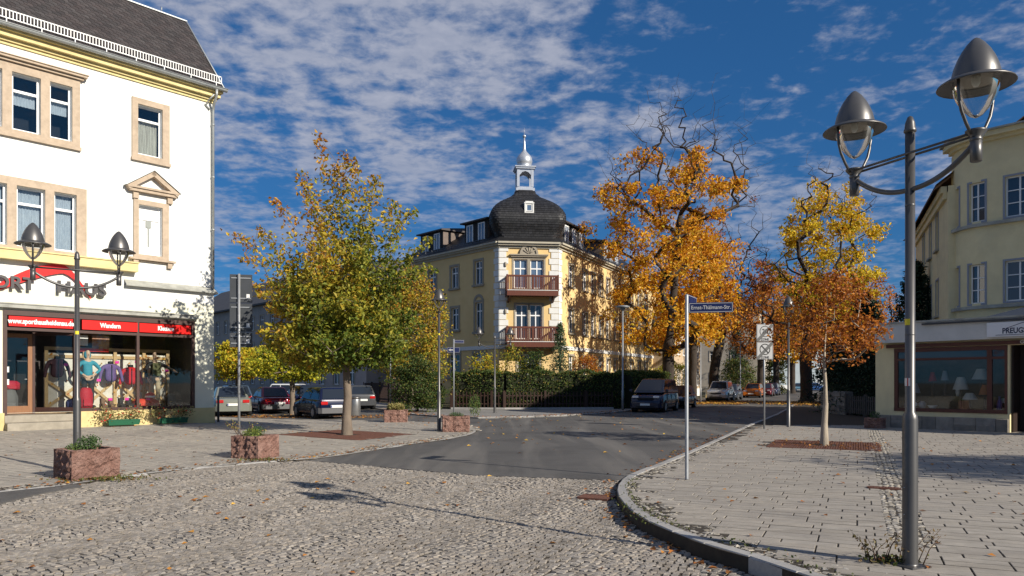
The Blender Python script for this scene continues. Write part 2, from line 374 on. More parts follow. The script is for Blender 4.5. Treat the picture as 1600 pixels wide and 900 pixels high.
k = in_poly(cc, cob_poly); cc, ca_, cl = cc[k], ca_[k], cl[k]
lyc = rng.uniform(.056, .075, len(cc)); zc = cob_z(cc)+rng.uniform(-.006, .005, len(cc))
dep = cc[:, 1]; vis = (np.abs(cc[:, 0])/np.maximum(dep, .1) < .69) & (dep > 6.75)
order = np.argsort(np.where(vis, dep, 99)); near = order[:300]; rest = np.setdiff1d(np.arange(len(cc)), near)
V, F = stone_arrays(cc[rest], ca_[rest], cl[rest], lyc[rest], zc[rest], .035, .0065, .0032)
tag(link('cobble_field', np_mesh('cobble_field', V, F, m_cobble), cob_road), kind='stuff')
individuals('cobble', cob_road, cc[near], ca_[near], cl[near], lyc[near], zc[near], .035, .0065, m_cobble, 12, .0032, .1)

# --- tarmac wedge by the left pavement
tp = [G(*p) for p in ((0, 769), (122, 757.5), (128, 761), (60, 773), (0, 788))]
poly_sheet('tarmac_strip', [(-9.2, 9.6)]+tp[:3]+tp[3:]+[(-8.3, 9.0)], .014, m_asphalt, .05)

# --- paving slabs
def slabs(poly, kerb, inset, lx, ly, o, nmax, mat_, parent, z, far=1e9, indiv=0, skip=(), strip=False, hf=None):
    P = []; n = 215; W0 = []; gap = .018; so = (np.array([8.1, 16.1])-np.array(o)) @ e1
    for r in range(-n, n):
        sh = random.choice((0, .33, .5, .66))*lx
        for c in range(-70, 70):
            a = c*(lx+gap)+sh-lx/2; b = a+lx
            if strip and abs(((np.array(o)+e1*a+e2*(r*(ly+gap)))-np.array([8.1, 16.1])) @ e2) < 9.75:                            # cut slabs at the sett gutter
                if a < so < b: a, b = (a, so-.2) if so-.2-a > b-so-.2 else (so+.2, b)
                elif so <= a < so+.2: a = so+.2
                elif so-.2 < b <= so: b = so-.2
            if b-a < .06: continue
            P.append(np.array(o)+e1*(a+b)/2+e2*(r*(ly+gap))); W0.append(b-a)
    P = np.array(P); W0 = np.array(W0); k = in_poly(P, poly) & (dist_line(P, kerb) > inset) & (P[:, 1] > 2) & (P[:, 1] < far) & (np.abs(P[:, 0]) < 32)
    for (cx, cy, a, wx, wy) in skip:
        d = P-np.array([cx, cy]); u = d @ e1; v = d @ e2
        k &= ~((np.abs(u) < wx) & (np.abs(v) < wy))
    P = P[k]; LX = W0[k]; ang = np.full(len(P), math.atan2(e1[1], e1[0])); n = len(P)
    Z = z+rng.uniform(-.0025, .0025, n)+(hf(P) if hf else 0); LY = np.full(n, ly)
    vis = (np.abs(P[:, 0])/np.maximum(P[:, 1], .1) < .70) & (P[:, 1] > 6.1) & (LX > lx*.99)
    order = np.argsort(np.where(vis, P[:, 1], 99)); near = order[:indiv]; rest = np.setdiff1d(np.arange(n), near)
    V, F = stone_arrays(P[rest], ang[rest], LX[rest], LY[rest], Z[rest], .03, .003, .0008)
    if hf: V[:, 2] += hf(V[:, :2])-np.repeat(hf(P[rest]), 12)
    tag(link('slab_field', np_mesh('slab_field', V, F, mat_), parent), kind='stuff')
    if indiv: individuals('paving_slab', parent, P[near], ang[near], LX[near], LY[near], Z[near], .03, .003, mat_, 6, .0008)
TREE_R = (8.06, 19.0); TREE_L = GL(542, 679)[:2]
strip_o = np.array([3.97, 7.43])
slabs(KERB[:24]+[(8.4, 27.5), (22, 27.5), (22, 2)], KERB, .36, .52, .165, (3.2, 6.6), 0, m_slab, right_pav, .03, 30, 300,
      [(TREE_R[0], TREE_R[1], 0, 1.3, 1.3)], True)
slabs(LEFT+LEFT_BACK, LEFT[1:12], .30, .52, .165, (-8, 12), 0, m_slab2, left_pav, .02, 34, 0, [(TREE_L[0], TREE_L[1], 0, 1.45, 1.45)], False, hl)
bx = np.linspace(-31, -1, 50); by = np.linspace(8, 34, 45); bv = [(x, y, float(hl([(x, y)])[0])+.0145) for x in bx for y in by]
MB().add(bv, [(i*45+j, (i+1)*45+j, (i+1)*45+j+1, i*45+j+1) for i in range(49) for j in range(44) if hl([(bx[i+1], by[j])])[0] > .012]).build('paving_bed', m_sand, left_pav)
# --- mosaic setts: band inside the kerb, gutter strip, band on the left
def mosaic(name, parent, P, z, sz=.07, mt=None):
    n = len(P); V, F = stone_arrays(P, rng.uniform(0, PI, n), rng.uniform(.75, 1.1, n)*sz, rng.uniform(.75, 1.1, n)*sz, z+rng.uniform(-.006, .006, n), .03, .010, .003)
    tag(link(name, np_mesh(name, V, F, mt or m_mosaic), parent), kind='stuff')
def band(line, o0, o1, sp):
    out = []
    for (a, b) in zip(line[:-1], line[1:]):
        a = np.array(a); b = np.array(b); L = np.hypot(*(b-a)); t = (b-a)/L; nr = np.array([t[1], -t[0]])
        for s_ in np.arange(0, L, sp):
            for o_ in np.arange(o0, o1, sp): out.append(a+t*(s_+random.uniform(-.015, .015))+nr*(o_+random.uniform(-.015, .015)))
    return np.array(out)
mosaic('mosaic_band', right_pav, band(KERB[1:22], .17, .74, .078), .024)
gs = np.array([np.array([8.1, 16.1])+e1*a+e2*b for a in np.arange(-.17, .2, .084) for b in np.arange(-9.6, 9.6, .084)]); gs = gs+rng.normal(0, .007, gs.shape)
mosaic('gutter_strip', right_pav, gs, .027, .078)
mosaic('mosaic_band', left_pav, band(LEFT[:12], -.40, -.13, .085), .016)
# --- kerb stones
def resample(line, step):
    pts = [np.array(line[0], float)]; acc = [0]
    L = np.array(line, float); seg = np.hypot(*(L[1:]-L[:-1]).T); cum = np.r_[0, np.cumsum(seg)]
    s_ = np.arange(0, cum[-1], step); return np.c_[np.interp(s_, cum, L[:, 0]), np.interp(s_, cum, L[:, 1])]
def kerb(parent, line, step, w, ztop, zbot, side, jig=.0, name='kerb_stone'):
    P = resample(line, step)
    T = np.gradient(P, axis=0); T /= np.hypot(*T.T)[:, None]; Nn = np.c_[T[:, 1], -T[:, 0]]*side
    for i in range(len(P)-1):
        a, b = P[i], P[i+1]; t = (b-a)/np.hypot(*(b-a)); g_ = .006
        a0 = a+t*g_; b0 = b-t*g_; na, nb = Nn[i], Nn[i+1]; bv = .018; dz = random.uniform(-.004, .004)
        m = MB(); q = lambda p, z: (p[0], p[1], z+dz)
        rings = [[q(a0, zbot), q(b0, zbot), q(b0+nb*w, zbot), q(a0+na*w, zbot)], [q(a0, ztop-bv), q(b0, ztop-bv), q(b0+nb*w, ztop-bv), q(a0+na*w, ztop-bv)],
                 [q(a0+na*bv+t*.004, ztop), q(b0+nb*bv-t*.004, ztop), q(b0+nb*(w-.006), ztop), q(a0+na*(w-.006), ztop)]]
        if side < 0: rings = [r[::-1] for r in rings]
        m.loft(rings).build(name, m_kerb, parent)
kerb(right_pav, KERB[1:24], .62, .15, .034, -.17, 1)
kerb(right_pav, KERB[23:27], 1.6, .15, .05, -.02, 1)
kerb(left_pav, LEFT[:13], .9, .11, .018, -.08, -1)
kerb(far_pav, FARK[:9], 1.0, .14, .075, -.02, -1)
kerb(far_pav, FARK[8:], 2.4, .14, .085, -.02, -1)
# --- iron covers
def grate(name, c, sx, sy, z, label, cat='grate', rz=math.atan2(e1[1], e1[0]), nb=22, hole=0, tilt=None):
    r = empty(name, (c[0], c[1], z), rz, label, cat)
    if tilt is not None: r.rotation_euler = tilt
    f = MB(); w = .05
    for s_ in (-1, 1):
        f.box(-sx/2, sx/2, s_*sy/2-w/2, s_*sy/2+w/2, -.02, .012); f.box(s_*sx/2-w/2, s_*sx/2+w/2, -sy/2+w/2, sy/2-w/2, -.02, .0115)
    f.build('frame', m_rust, r); b = MB(); n = nb
    for i in range(n):
        x = -sx/2+w/2+(sx-w)*(i+.5)/n
        for y0, y1 in (((-sy/2+w/2, -.3), (.3, sy/2-w/2)) if hole and abs(x) < .3 else ((-sy/2+w/2, sy/2-w/2),)): b.box(x-(sx/n)*.33, x+(sx/n)*.33, y0, y1, -.015, .008)
    for y in np.arange(-sy/2+.25, sy/2-.1, .25):
        if hole and abs(y) < .3: b.box(-sx/2+w/2, -.3, y-.012, y+.012, -.017, .0095); b.box(.3, sx/2-w/2, y-.012, y+.012, -.017, .0095)
        else: b.box(-sx/2+w/2, sx/2-w/2, y-.012, y+.012, -.017, .0095)
    tag(b.build('bars', m_rust, r), kind='stuff')
    MB().box(-sx/2+.02, sx/2-.02, -sy/2+.02, sy/2-.02, -.03, -.0155).build('bed', m_soil, r)
grate('tree_grate', TREE_R, 2.55, 2.5, .026, 'rust red iron tree grate round the slim pale trunk on the right pavement', nb=44, hole=1)
gr_ = (hl([(TREE_L[0]+.5, TREE_L[1])])[0]-hl([(TREE_L[0]-.5, TREE_L[1])])[0], hl([(TREE_L[0], TREE_L[1]+.5)])[0]-hl([(TREE_L[0], TREE_L[1]-.5)])[0])
tl_ = (Vector((0, 0, 1)).rotation_difference(Vector((-gr_[0], -gr_[1], 1))).to_matrix() @ Matrix.Rotation(math.atan2(e1[1], e1[0]), 3, 'Z')).to_euler()
grate('tree_grate', TREE_L, 2.8, 2.8, .016+float(hl([TREE_L])[0]), 'rust red iron tree grate under the broad green and gold tree', nb=44, hole=1, tilt=tl_)
gp = G(932, 777.5, -.06); grate('drain_cover', (gp[0], gp[1]), .46, .34, float(cob_z(np.array([gp]))[0])+.008, 'small rusty drain cover in the cobbles beside the curved kerb', 'drain cover', nb=7)
gp = G(1381, 763, .03); grate('drain_cover', (gp[0], gp[1]), .42, .14, .034, 'narrow iron drain slot across the sett gutter in the slabs', 'drain cover', nb=9)

# ------------------------------------------------------------------ building helpers
def ubox(mb, um, u0, u1, d0, d1, z0, z1, m=0):
    p = [um(u0, d0, z0), um(u1, d0, z0), um(u1, d1, z0), um(u0, d1, z0), um(u0, d0, z1), um(u1, d0, z1), um(u1, d1, z1), um(u0, d1, z1)]
    return mb.hexa(p, m)
def flat(u, d, z): return (u, d, z)
def wall_holes(mb, um, u0, u1, z0, z1, holes, reveal=.2, ucuts=(), m=0):
    us = sorted(set([u0, u1]+[c for c in ucuts if u0 < c < u1]+[h[i] for h in holes for i in (0, 1)]))
    zs = sorted(set([z0, z1]+[h[i] for h in holes for i in (2, 3)]))
    inh = lambda u, z: any(h[0] < u < h[1] and h[2] < z < h[3] for h in holes)
    for a, b in zip(us[:-1], us[1:]):
        for c, d in zip(zs[:-1], zs[1:]):
            if inh((a+b)/2, (c+d)/2): continue
            mb.add([um(a, 0, c), um(b, 0, c), um(b, 0, d), um(a, 0, d)], [(0, 1, 2, 3)], m=m)
    for a, b, c, d in holes:
        for q in ([(a, c), (b, c)], [(b, c), (b, d)], [(b, d), (a, d)], [(a, d), (a, c)]):
            (p, r), (s, t) = q
            mb.add([um(p, 0, r), um(s, 0, t), um(s, reveal, t), um(p, reveal, r)], [(3, 2, 1, 0)], m=m)
m_pane_dark = mat('window_pane_dark', (.030, .038, .052), .04, spec=1.0)
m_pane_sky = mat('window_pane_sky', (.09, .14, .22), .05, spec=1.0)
m_glass = glass_mat('window_glass', (.86, .9, .92), 1.1)
m_shopglass = glass_mat('shop_glass', (.93, .95, .95), .75)
m_frame_white = mat('window_frame_white', (.78, .79, .80), .35)
m_curtain = mat('curtain_net', (.55, .57, .60), .9, (.36, .38, .43), 7, 4, stretch=(6, 6, .6))
m_curtain2 = mat('curtain_cream', (.62, .57, .47), .9, (.30, .25, .2), 5, 3, stretch=(5, 5, .2))
def window(parent, um, a, b, c, d, dep=.14, fw=.06, cols=1, transom=None, pane=None, frame=None, curtain=None, rows=None, sill=None, surround=None, back=True, proud=0, fd=.06):
    """white frame (part) with panes (sub-parts); transom: height fraction of the cross bar"""
    frame = frame or m_frame_white; pane = pane or m_pane_dark
    f = MB()
    ubox(f, um, a, b, dep, dep+fd, c, c+fw); ubox(f, um, a, b, dep, dep+fd, d-fw, d)
    ubox(f, um, a, a+fw, dep+.001, dep+fd, c+fw, d-fw); ubox(f, um, b-fw, b, dep+.001, dep+fd, c+fw, d-fw)
    us = [a+fw+(b-a-2*fw)*i/cols for i in range(cols+1)]
    zs = [c+fw, d-fw] if transom is None else [c+fw, c+fw+(d-c-2*fw)*transom, d-fw]
    if rows: zs = [c+fw+(d-c-2*fw)*i/rows for i in range(rows+1)]
    for u in us[1:-1]: ubox(f, um, u-fw*.55, u+fw*.55, dep-.004, dep+fd, c+fw, d-fw)
    for z in zs[1:-1]: ubox(f, um, a+fw, b-fw, dep-.007, dep+fd-.003, z-fw*(.6 if not rows else .3), z+fw*(.6 if not rows else .3))
    w = f.build('window', frame, parent)
    for u, v in zip(us[:-1], us[1:]):
        for z, y in zip(zs[:-1], zs[1:]):
            p = MB(); ubox(p, um, u+.001, v-.001, dep+.03, dep+.036, z+.001, y-.001); p.build('pane', pane, w)
    if curtain is not None:
        cm, z0, z1 = curtain; n = 25; vs = []
        for i in range(n):
            u = a+fw+(b-a-2*fw)*i/(n-1); dd = dep+.16+.02*math.sin(i*1.9)
            vs += [um(u, dd, z0), um(u, dd, z1)]
        q = MB(); q.add(vs, [(2*i, 2*i+2, 2*i+3, 2*i+1) for i in range(n-1)], True); q.build('curtain', cm, w)
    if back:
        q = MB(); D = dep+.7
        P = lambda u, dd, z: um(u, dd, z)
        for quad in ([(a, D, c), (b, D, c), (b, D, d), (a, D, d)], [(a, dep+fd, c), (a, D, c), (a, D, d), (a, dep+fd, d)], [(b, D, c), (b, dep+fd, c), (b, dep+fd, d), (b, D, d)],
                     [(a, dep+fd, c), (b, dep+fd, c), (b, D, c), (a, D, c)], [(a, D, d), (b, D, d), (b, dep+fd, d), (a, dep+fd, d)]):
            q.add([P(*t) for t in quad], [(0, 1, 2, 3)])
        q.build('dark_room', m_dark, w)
    if surround:
        sm, sw, sp = surround; q = MB()
        ubox(q, um, a-sw, a, -sp, .0, c-sw, d+sw); ubox(q, um, b, b+sw, -sp, .0, c-sw, d+sw)
        ubox(q, um, a, b, -sp+.002, .0, d, d+sw); ubox(q, um, a, b, -sp+.002, .0, c-sw, c); q.build('surround', sm, w)
    if sill:
        sm, so_, st = sill; q = MB(); ubox(q, um, a-so_, b+so_, -.13, .0, c-st-.001, c-.001); q.build('sill', sm, w)
    return w

# ------------------------------------------------------------------ white corner house with the sports shop (left)
m_render_w = mat('white_render', (.80, .80, .765), .9, (.74, .74, .71), 1.5, 5, .12, 60, dirt=.12, dscale=.5, dcol=(.6, .6, .57))
m_cream = mat('cream_render', (.74, .73, .60), .9, (.68, .67, .55), 1.5, 4, .12, 60, dirt=.25, dscale=.7, dcol=(.52, .50, .42))
m_yellow = mat('yellow_trim', (.72, .60, .30), .8, (.64, .53, .26), 3, 4, dirt=.3, dscale=1.5)
m_plinth = mat('yellow_plinth', (.66, .53, .26), .85, (.58, .46, .22), 3, 4, .2, 50, dirt=.4, dscale=1.2)
m_sandst = mat('sandstone', (.50, .40, .30), .85, (.42, .33, .245), 6, 5, .3, 50, dirt=.3, dscale=1.5)
m_slate = mat('slate', (.060, .050, .048), .6, (.042, .036, .036), 5, 4, .2, 40, island=.28)
m_slate_b = mat('slate_underlay', (.03, .027, .027), .8)
m_zinc = mat('zinc', (.42, .44, .44), .5, (.33, .35, .35), 4, 4, metal=.5)
m_brown = mat('brown_joinery', (.065, .030, .024), .5, (.05, .024, .02), 6, 4)
m_oak = mat('oak_door', (.26, .12, .05), .55, (.20, .09, .04), 8, 4, stretch=(4, 4, .4))
m_red = mat('red_banner', (.62, .012, .012), .5)
m_redp = mat('red_panel_glossy', (.70, .012, .010), .3)
m_letter = mat('letter_anthracite', (.055, .05, .052), .45)
m_concrete = mat('concrete_step', (.36, .32, .26), .9, (.28, .25, .2), 6, 5, .3, 60, dirt=.4, dscale=2)
m_greyledge = mat('grey_ledge', (.40, .40, .36), .8, (.30, .30, .27), 4, 5, dirt=.5, dscale=2)
LB = empty('corner_house', (-12.56*KB, 31*KB, 1.67*(1-KB)), math.atan2(.7385, .6743), 'white three storey corner house with sandstone windows and sports shop front', 'building'); LB.scale = (KB, KB, KB)
EZ = 13.85
def left_house():
    P = LB
    WIN = [  # a, b, c, d of the openings
        (-3.06, -2.13, 10.56, 12.5), (-3.03, -2.13, 6.66, 8.58)]
    trip = lambda x, z0, z1: [(x-1.9, x-1.16, z0, z1), (x-.87+.0, x, z0, z1), (x+.29, x+1.01, z0, z1)]
    t2 = trip(-6.37, 10.47, 12.46); t1 = trip(-6.25+.02, 6.42, 8.52)
    t2b = [(a-5.4, b-5.4, c, d) for a, b, c, d in t2]; t1b = [(a-5.4, b-5.4, c, d) for a, b, c, d in t1]
    holes = WIN+t2+t1+t2b+t1b
    w = MB(); wall_holes(w, flat, -16, 0, 4.9, EZ-.4, holes, .2)
    # other sides
    for q in ([(0, 0), (0, 11)], [(0, 11), (-16, 11)], [(-16, 11), (-16, 0)]):
        (x0, y0), (x1, y1) = q
        w.add([(x0, y0, -.2), (x1, y1, -.2), (x1, y1, EZ-.4), (x0, y0, EZ-.4)], [(0, 1, 2, 3)])
    w.build('wall', m_render_w, P)
    # shop storey
    s = MB(); wall_holes(s, flat, -16, 0, .56, 4.9, [(-7.50, -.82, .565, 4.16), (-15.4, -7.7, .565, 4.16)], .12)
    s.build('shop_wall', m_cream, P)
    pl = MB(); pl.box(-5.28, .03, -.045, .3, -.2, .575); pl.box(-16, -7.46, -.045, .3, -.2, .575); pl.build('plinth', m_plinth, P)
    # cornice and eaves
    c = MB()
    for (d, z0, z1) in ((.06, EZ-.50, EZ-.40), (.14, EZ-.40, EZ-.29), (.30, EZ-.29, EZ-.12), (.42, EZ-.12, EZ-.02)): c.box(-16.2, d*.5, -d, .3, z0, z1)
    c.build('cornice', m_yellow, P)
    gt = MB(); n = 9
    ring = lambda x: [(x, -.52+.10*math.cos(PI+PI*k/(n-1)), EZ+.04+.11*-math.sin(PI*k/(n-1))) for k in range(n)]
    gt.loft([ring(-16.2), ring(.32)], caps=False, smooth=True, closed=False)
    ring2 = lambda x: [(x, -.52+.088*math.cos(PI+PI*k/(n-1)), EZ+.042+.098*-math.sin(PI*k/(n-1))) for k in range(n)][::-1]
    gt.loft([ring2(-16.2), ring2(.32)], caps=False, smooth=True, closed=False); gt.tube([(-16.2, -.63, EZ+.045), (.33, -.63, EZ+.045)], .016, 6)
    gt.build('gutter', m_zinc, P)
    dp = MB(); dp.tube([(-.12, -.52, EZ-.05), (-.12, -.50, EZ-.3), (-.10, -.2, EZ-.62), (-.08, -.1, EZ-.85), (-.08, -.1, 5.55)], .055, 10); dp.tube([(-.22, -.5, EZ-.28), (-.36, -.3, EZ-.5), (-.36, -.06, EZ-.66), (-.2, -.05, EZ-.8)], .03, 8)
    for z in (12.4, 10.2, 8.0, 6.4): dp.lathe([(.068, 0), (.068, .06)], (-.08, -.1, z), 10)
    dp.build('downpipe', m_zinc, P)
    # mansard roof with slates
    rise, run = 3.75, 2.9; y0 = -.42
    r = MB(); A = [(-16.4, y0, EZ), (.25, y0, EZ), (.25, 11.4, EZ), (-16.4, 11.4, EZ)]; B = [(-16.4+.3, y0+run, EZ+rise), (.25-.35, y0+run, EZ+rise), (.25-.35, 11.4-run, EZ+rise), (-16.1, 11.4-run, EZ+rise)]
    r.add(A+B, [(0, 1, 5, 4), (1, 2, 6, 5), (2, 3, 7, 6), (3, 0, 4, 7), (4, 5, 6, 7), (3, 2, 1, 0)])
    roof = r.build('roof', m_slate_b, P)
    sl = MB(); L = math.hypot(rise, run); ty, tz = run/L, rise/L; ny, nz = -tz, ty
    sw, ex = .30, .17; rows = int(L/ex)
    V = []
    for i in range(rows):
        v0 = i*ex; xr = .25-.35*(v0/L)
        for j in range(56):
            x = -16.3+(j+(.5 if i % 2 else 0))*sw
            if x < -9.6 or x > xr-.05: continue
            x1 = min(x+sw-.008, xr)
            sk = .10
            pts = []
            for (xx, vv, hh) in ((x, v0+sk, .022), (x1, v0, .022), (x1, v0+ex*1.5, .006), (x, v0+ex*1.5+sk, .006)):
                vv = min(vv, L); pts.append((xx, y0+ty*vv+ny*hh, EZ+tz*vv+nz*hh))
            lo = [(p[0], p[1]-ny*.016, p[2]-nz*.016) for p in pts[:2]]
            sl.add(pts+lo, [(0, 1, 2, 3), (4, 5, 1, 0)])
    tag(sl.build('slates', m_slate, roof), kind='stuff')
    rg = MB(); rg.box(-16.2, -.05, y0+run-.06, y0+run+.12, EZ+rise, EZ+rise+.05)
    rg.tube([(.27, y0-.05, EZ+.03), (-.08, y0+run, EZ+rise+.05)], .035, 6)
    for x in (-1.15, -5.5): rg.tube([(x, y0+run-.02, EZ+rise), (x, y0+run-.06, EZ+rise+.22), (x, y0+run+.05, EZ+rise+.28)], .02, 6)
    rg.build('ridge_flashing', m_zinc, roof)
    # snow guard
    v0 = .30; by, bz = y0+ty*v0+ny*.08, EZ+tz*v0+nz*.08
    sg = MB()
    for k, h in enumerate((.02, .30)): sg.box(-16, .18, by-.012, by+.012, bz+h, bz+h+.035)
    x = -9.8
    while x < .18: sg.box(x, x+.028, by-.006, by+.006, bz+.056, bz+.299); x += .105
    for x in np.arange(-9.6, .2, 1.06): sg.box(x, x+.03, by-.03, by+.25, bz-.1, bz+.05)
    sg.build('snow_guard', m_white, roof)
    # windows of the upper storeys
    for (a, b, c_, d) in (t2+t2b): window(P, flat, a, b, c_, d, .13, .075, 1, .72, m_glass, curtain=(m_curtain, c_+.95, d-.5) , sill=None)
    for (a, b, c_, d) in (t1+t1b): window(P, flat, a, b, c_, d, .13, .075, 1, .74, m_glass, curtain=(m_curtain, c_+.1, d-.05))
    window(P, flat, *WIN[0], .13, .075, 1, .74, m_glass, curtain=(m_curtain2, 10.65, 12.05))
    window(P, flat, *WIN[1], .13, .075, 1, .76, m_frame_white, curtain=None, back=False)
    # sandstone surrounds
    def surround(name, x0, x1, z0, z1, openings, hood=True):
        q = MB(); xs = [x0]+[v for o in openings for v in o]+[x1]
        for i in range(0, len(xs), 2): q.box(xs[i], xs[i+1], -.07, 0, z0, z1)
        c_, d = openings_z
        for (a, b) in openings: q.box(a, b, -.068, 0, z0, c_-.01); q.box(a, b, -.068, 0, d+.01, z1)
        q.box(x0-.03, x1+.03, -.12, .0, z0-.12, z0+.0)
        if hood: q.box(x0-.08, x1+.10, -.16, .0, z1, z1+.09); q.box(x0-.16, x1+.2, -.26, .0, z1+.09, z1+.17); q.box(x0-.2, x1+.24, -.30, .0, z1+.17, z1+.20)
        q.build('window_surround', m_sandst, P)
    for sh in (0, -5.4):
        openings_z = (10.47, 12.46); surround('w', -8.56+sh, -5.10+sh, 10.30, 12.78, [(a+sh, b+sh) for a, b, _, _ in t2])
        openings_z = (6.42, 8.52); surround('w', -8.42+sh, -4.88+sh, 6.24, 8.80, [(a+sh, b+sh) for a, b, _, _ in t1], False)
    openings_z = (10.56, 12.5); surround('w', -3.28, -1.85, 10.40, 12.74, [(-3.06, -2.13)], False)
    openings_z = (6.66, 8.58); surround('w', -3.22, -1.88, 6.50, 8.78, [(-3.03, -2.13)], False)
    MB().box(-3.40, -1.66, -.20, 0, 6.42, 6.50).build('sill', m_sandst, P)
    for x in (-3.25, -1.95): MB().box(x, x+.18, -.14, 0, 6.20, 6.42).build('bracket', m_sandst, P); MB().box(x, x+.2, -.12, 0, 8.80, 9.06).build('bracket', m_sandst, P)
    q = MB()
    q.box(-3.42, -1.62, -.2, 0, 9.06, 9.18); q.box(-3.5, -1.54, -.26, 0, 9.18, 9.26)
    for s_ in (-1, 1):
        M = at(-2.52, 0, 9.95) @ Matrix.Rotation(s_*R(35.5), 4, 'Y')
        q.box(0 if s_ > 0 else -1.24, 1.24 if s_ > 0 else 0, -.24, 0, -.17, -.01, M)
    q.build('pediment', m_sandst, P)
    q = MB()
    for s_ in (-1, 1):
        M = at(-2.52, 0, 9.965) @ Matrix.Rotation(s_*R(35.5), 4, 'Y'); q.box(0 if s_ > 0 else -1.28, 1.28 if s_ > 0 else 0, -.29, 0, 0.0, .03, M)
    q.build('pediment_flashing', m_zinc, P)
    q = MB(); q.box(-2.62, -2.57, .125, .129, 7.0, 7.9); q.box(-2.70, -2.5, .123, .128, 7.75, 8.02); q.build('window_sticker', mat('sticker_grey', (.3, .32, .3), .8), P)
    # yellow ledge over the sign, zinc ledge at the corner, grey ledge over the shop
    q = MB(); q.box(-16, -3.15, -.34, 0, 5.90, 6.22); q.box(-16, -3.12, -.38, 0, 6.22, 6.27); q.build('sign_ledge', m_yellow, P)
    q = MB()
    pts = [(-3.55, -.22, 5.36), (-.35, -.22, 5.36), (.0, -.2, 5.36), (.2, 0, 5.36), (.22, .5, 5.36), (.22, 3, 5.36)]
    inn = [(-3.55, 0.0, 5.62), (-.35, 0.0, 5.62), (-.02, .0, 5.62), (.0, .02, 5.62), (.0, .5, 5.62), (.0, 3, 5.62)]
    n = len(pts); up = [(p[0], p[1], p[2]+.05) for p in pts]; lo = [(p[0], p[1], p[2]-.22) for p in inn]
    q.loft([lo, pts, up, inn], caps=False, closed=False)
    q.build('corner_ledge', m_greyledge, P)
    q = MB(); q.box(-16, -.72, -.2, 0, 4.23, 4.36); q.box(-16, -.70, -.23, 0, 4.36, 4.40); q.build('shop_ledge', m_greyledge, P)
    # shop front joinery: recessed door at the left, display window
    q = MB(); Z0, Z1 = .565, 4.16
    for (a, b, d0, z0, z1) in ((-7.5, -.82, .0, 3.98, 4.16), (-5.28, -.82, .0, .565, .68), (-.94, -.82, .01, .68, 3.98), (-5.30, -5.10, .01, .68, 3.98), (-3.10, -3.0, .012, .68, 3.98), (-7.5, -7.38, .01, .48, 3.98)):
        q.box(a, b, d0-.05, .12, z0, z1)
    q.box(-5.10, -.94, -.03, .1, 3.46, 3.56); q.box(-7.38, -5.30, -.03, .1, 3.46, 3.56)
    q.box(-6.36, -6.28, .95, 1.05, .48, 3.46)
    M = at(-6.28, 1.0, 0) @ Matrix.Rotation(math.atan2(-.95, .98), 4, 'Z'); q.box(0, 1.37, -.04, .04, .56, .72, M); q.box(0, 1.37, -.04, .04, 3.36, 3.46, M)
    fr = q.build('shop_frame', m_brown, P)
    for (a, b) in ((-5.10, -3.10), (-3.0, -.94)): MB().box(a, b, .03, .04, .68, 3.46).build('pane', m_shopglass, fr)
    MB().box(0.04, 1.33, -.005, .005, .72, 3.36, M).build('pane', m_shopglass, fr)
    for (a, b, t, sz) in ((-7.34, -5.34, 'www.sporthausheidenau.de', .235), (-5.04, -3.09, 'Wandern', .24), (-3.01, -1.0, 'Klettern', .24)):
        bn = MB().box(a, b, -.075, -.052, 3.60, 3.95).build('banner', m_redp, P)
        text(t, sz, .003, m_white, bn, at((a+b)/2, -.079, 3.775) @ FRONT, bold=.009, xs=.78)
    # door with oak frame
    d = MB(); y = 1.0
    for (a, b, z0, z1) in ((-7.38, -7.24, .5, 3.4), (-6.50, -6.36, .5, 3.4), (-7.24, -6.50, .5, .78), (-7.24, -6.50, 3.25, 3.4)): d.box(a, b, y-.03, y+.04, z0, z1)
    dr = d.build('door', m_oak, P)
    MB().box(-7.24, -6.50, y, y+.01, .78, 3.25).build('pane', m_shopglass, dr)
    h = MB(); h.tube([(-6.55, y-.03, 1.75), (-6.55, y-.09, 1.75), (-6.62, y-.09, 1.75)], .014, 8); h.build('door_handle', m_zinc, dr)
    for z in (2.0, 1.55): MB().box(-7.2, -7.08, y-.005, y-.002, z, z+.2).build('sticker', m_white, dr)
    q = MB(); q.bevbox(-7.46, -5.30, -.42, 1.0, -.15, .22, .02); q.bevbox(-7.46, -5.29, -.08, .99, .2201, .48, .02); q.build('steps', m_concrete, P)
    # rooms behind the glass
    q = MB(); q.box(-7.5, -.82, 2.9, 3.0, .3, 4.16); q.box(-.82, -.75, .12, 2.9, .3, 4.16); q.box(-7.6, -7.5, .12, 2.9, .3, 4.16); q.box(-7.5, -.82, .12, 2.9, 4.16, 4.2); q.box(-7.5, -5.3, 1.05, 2.9, .3, .479)
    q.build('shop_room', mat('shop_room_wall', (.10, .09, .085), .9, (.06, .05, .05), 1.2, 4), P)
    q = MB(); q.add([(-6.28, .98, .5), (-5.28, .05, .5), (-.83, .05, .5), (-.83, 1.55, .5), (-6.28, 1.55, .5), (-6.28, .98, .66), (-5.28, .05, .66), (-.83, .05, .66), (-.83, 1.55, .66), (-6.28, 1.55, .66)],
                   [(4, 3, 2, 1, 0), (5, 6, 7, 8, 9), (0, 1, 6, 5), (1, 2, 7, 6), (2, 3, 8, 7), (3, 4, 9, 8), (4, 0, 5, 9)]); q.build('display_floor', mat('birch_floor', (.55, .40, .24), .6, (.45, .31, .17), 3, 4, stretch=(1, 8, 1)), P)
    dw = mat('display_wood', (.58, .40, .20), .6, (.46, .30, .14), 4, 5, stretch=(.6, 4, 4)); dpn = mat('display_panel', (.76, .73, .66), .8, (.62, .56, .46), 3, 4)
    q = MB(); q.box(-5.9, -1.3, 1.30, 1.34, .66, 2.75); pan = q.build('display_panel', dpn, P)
    q = MB()
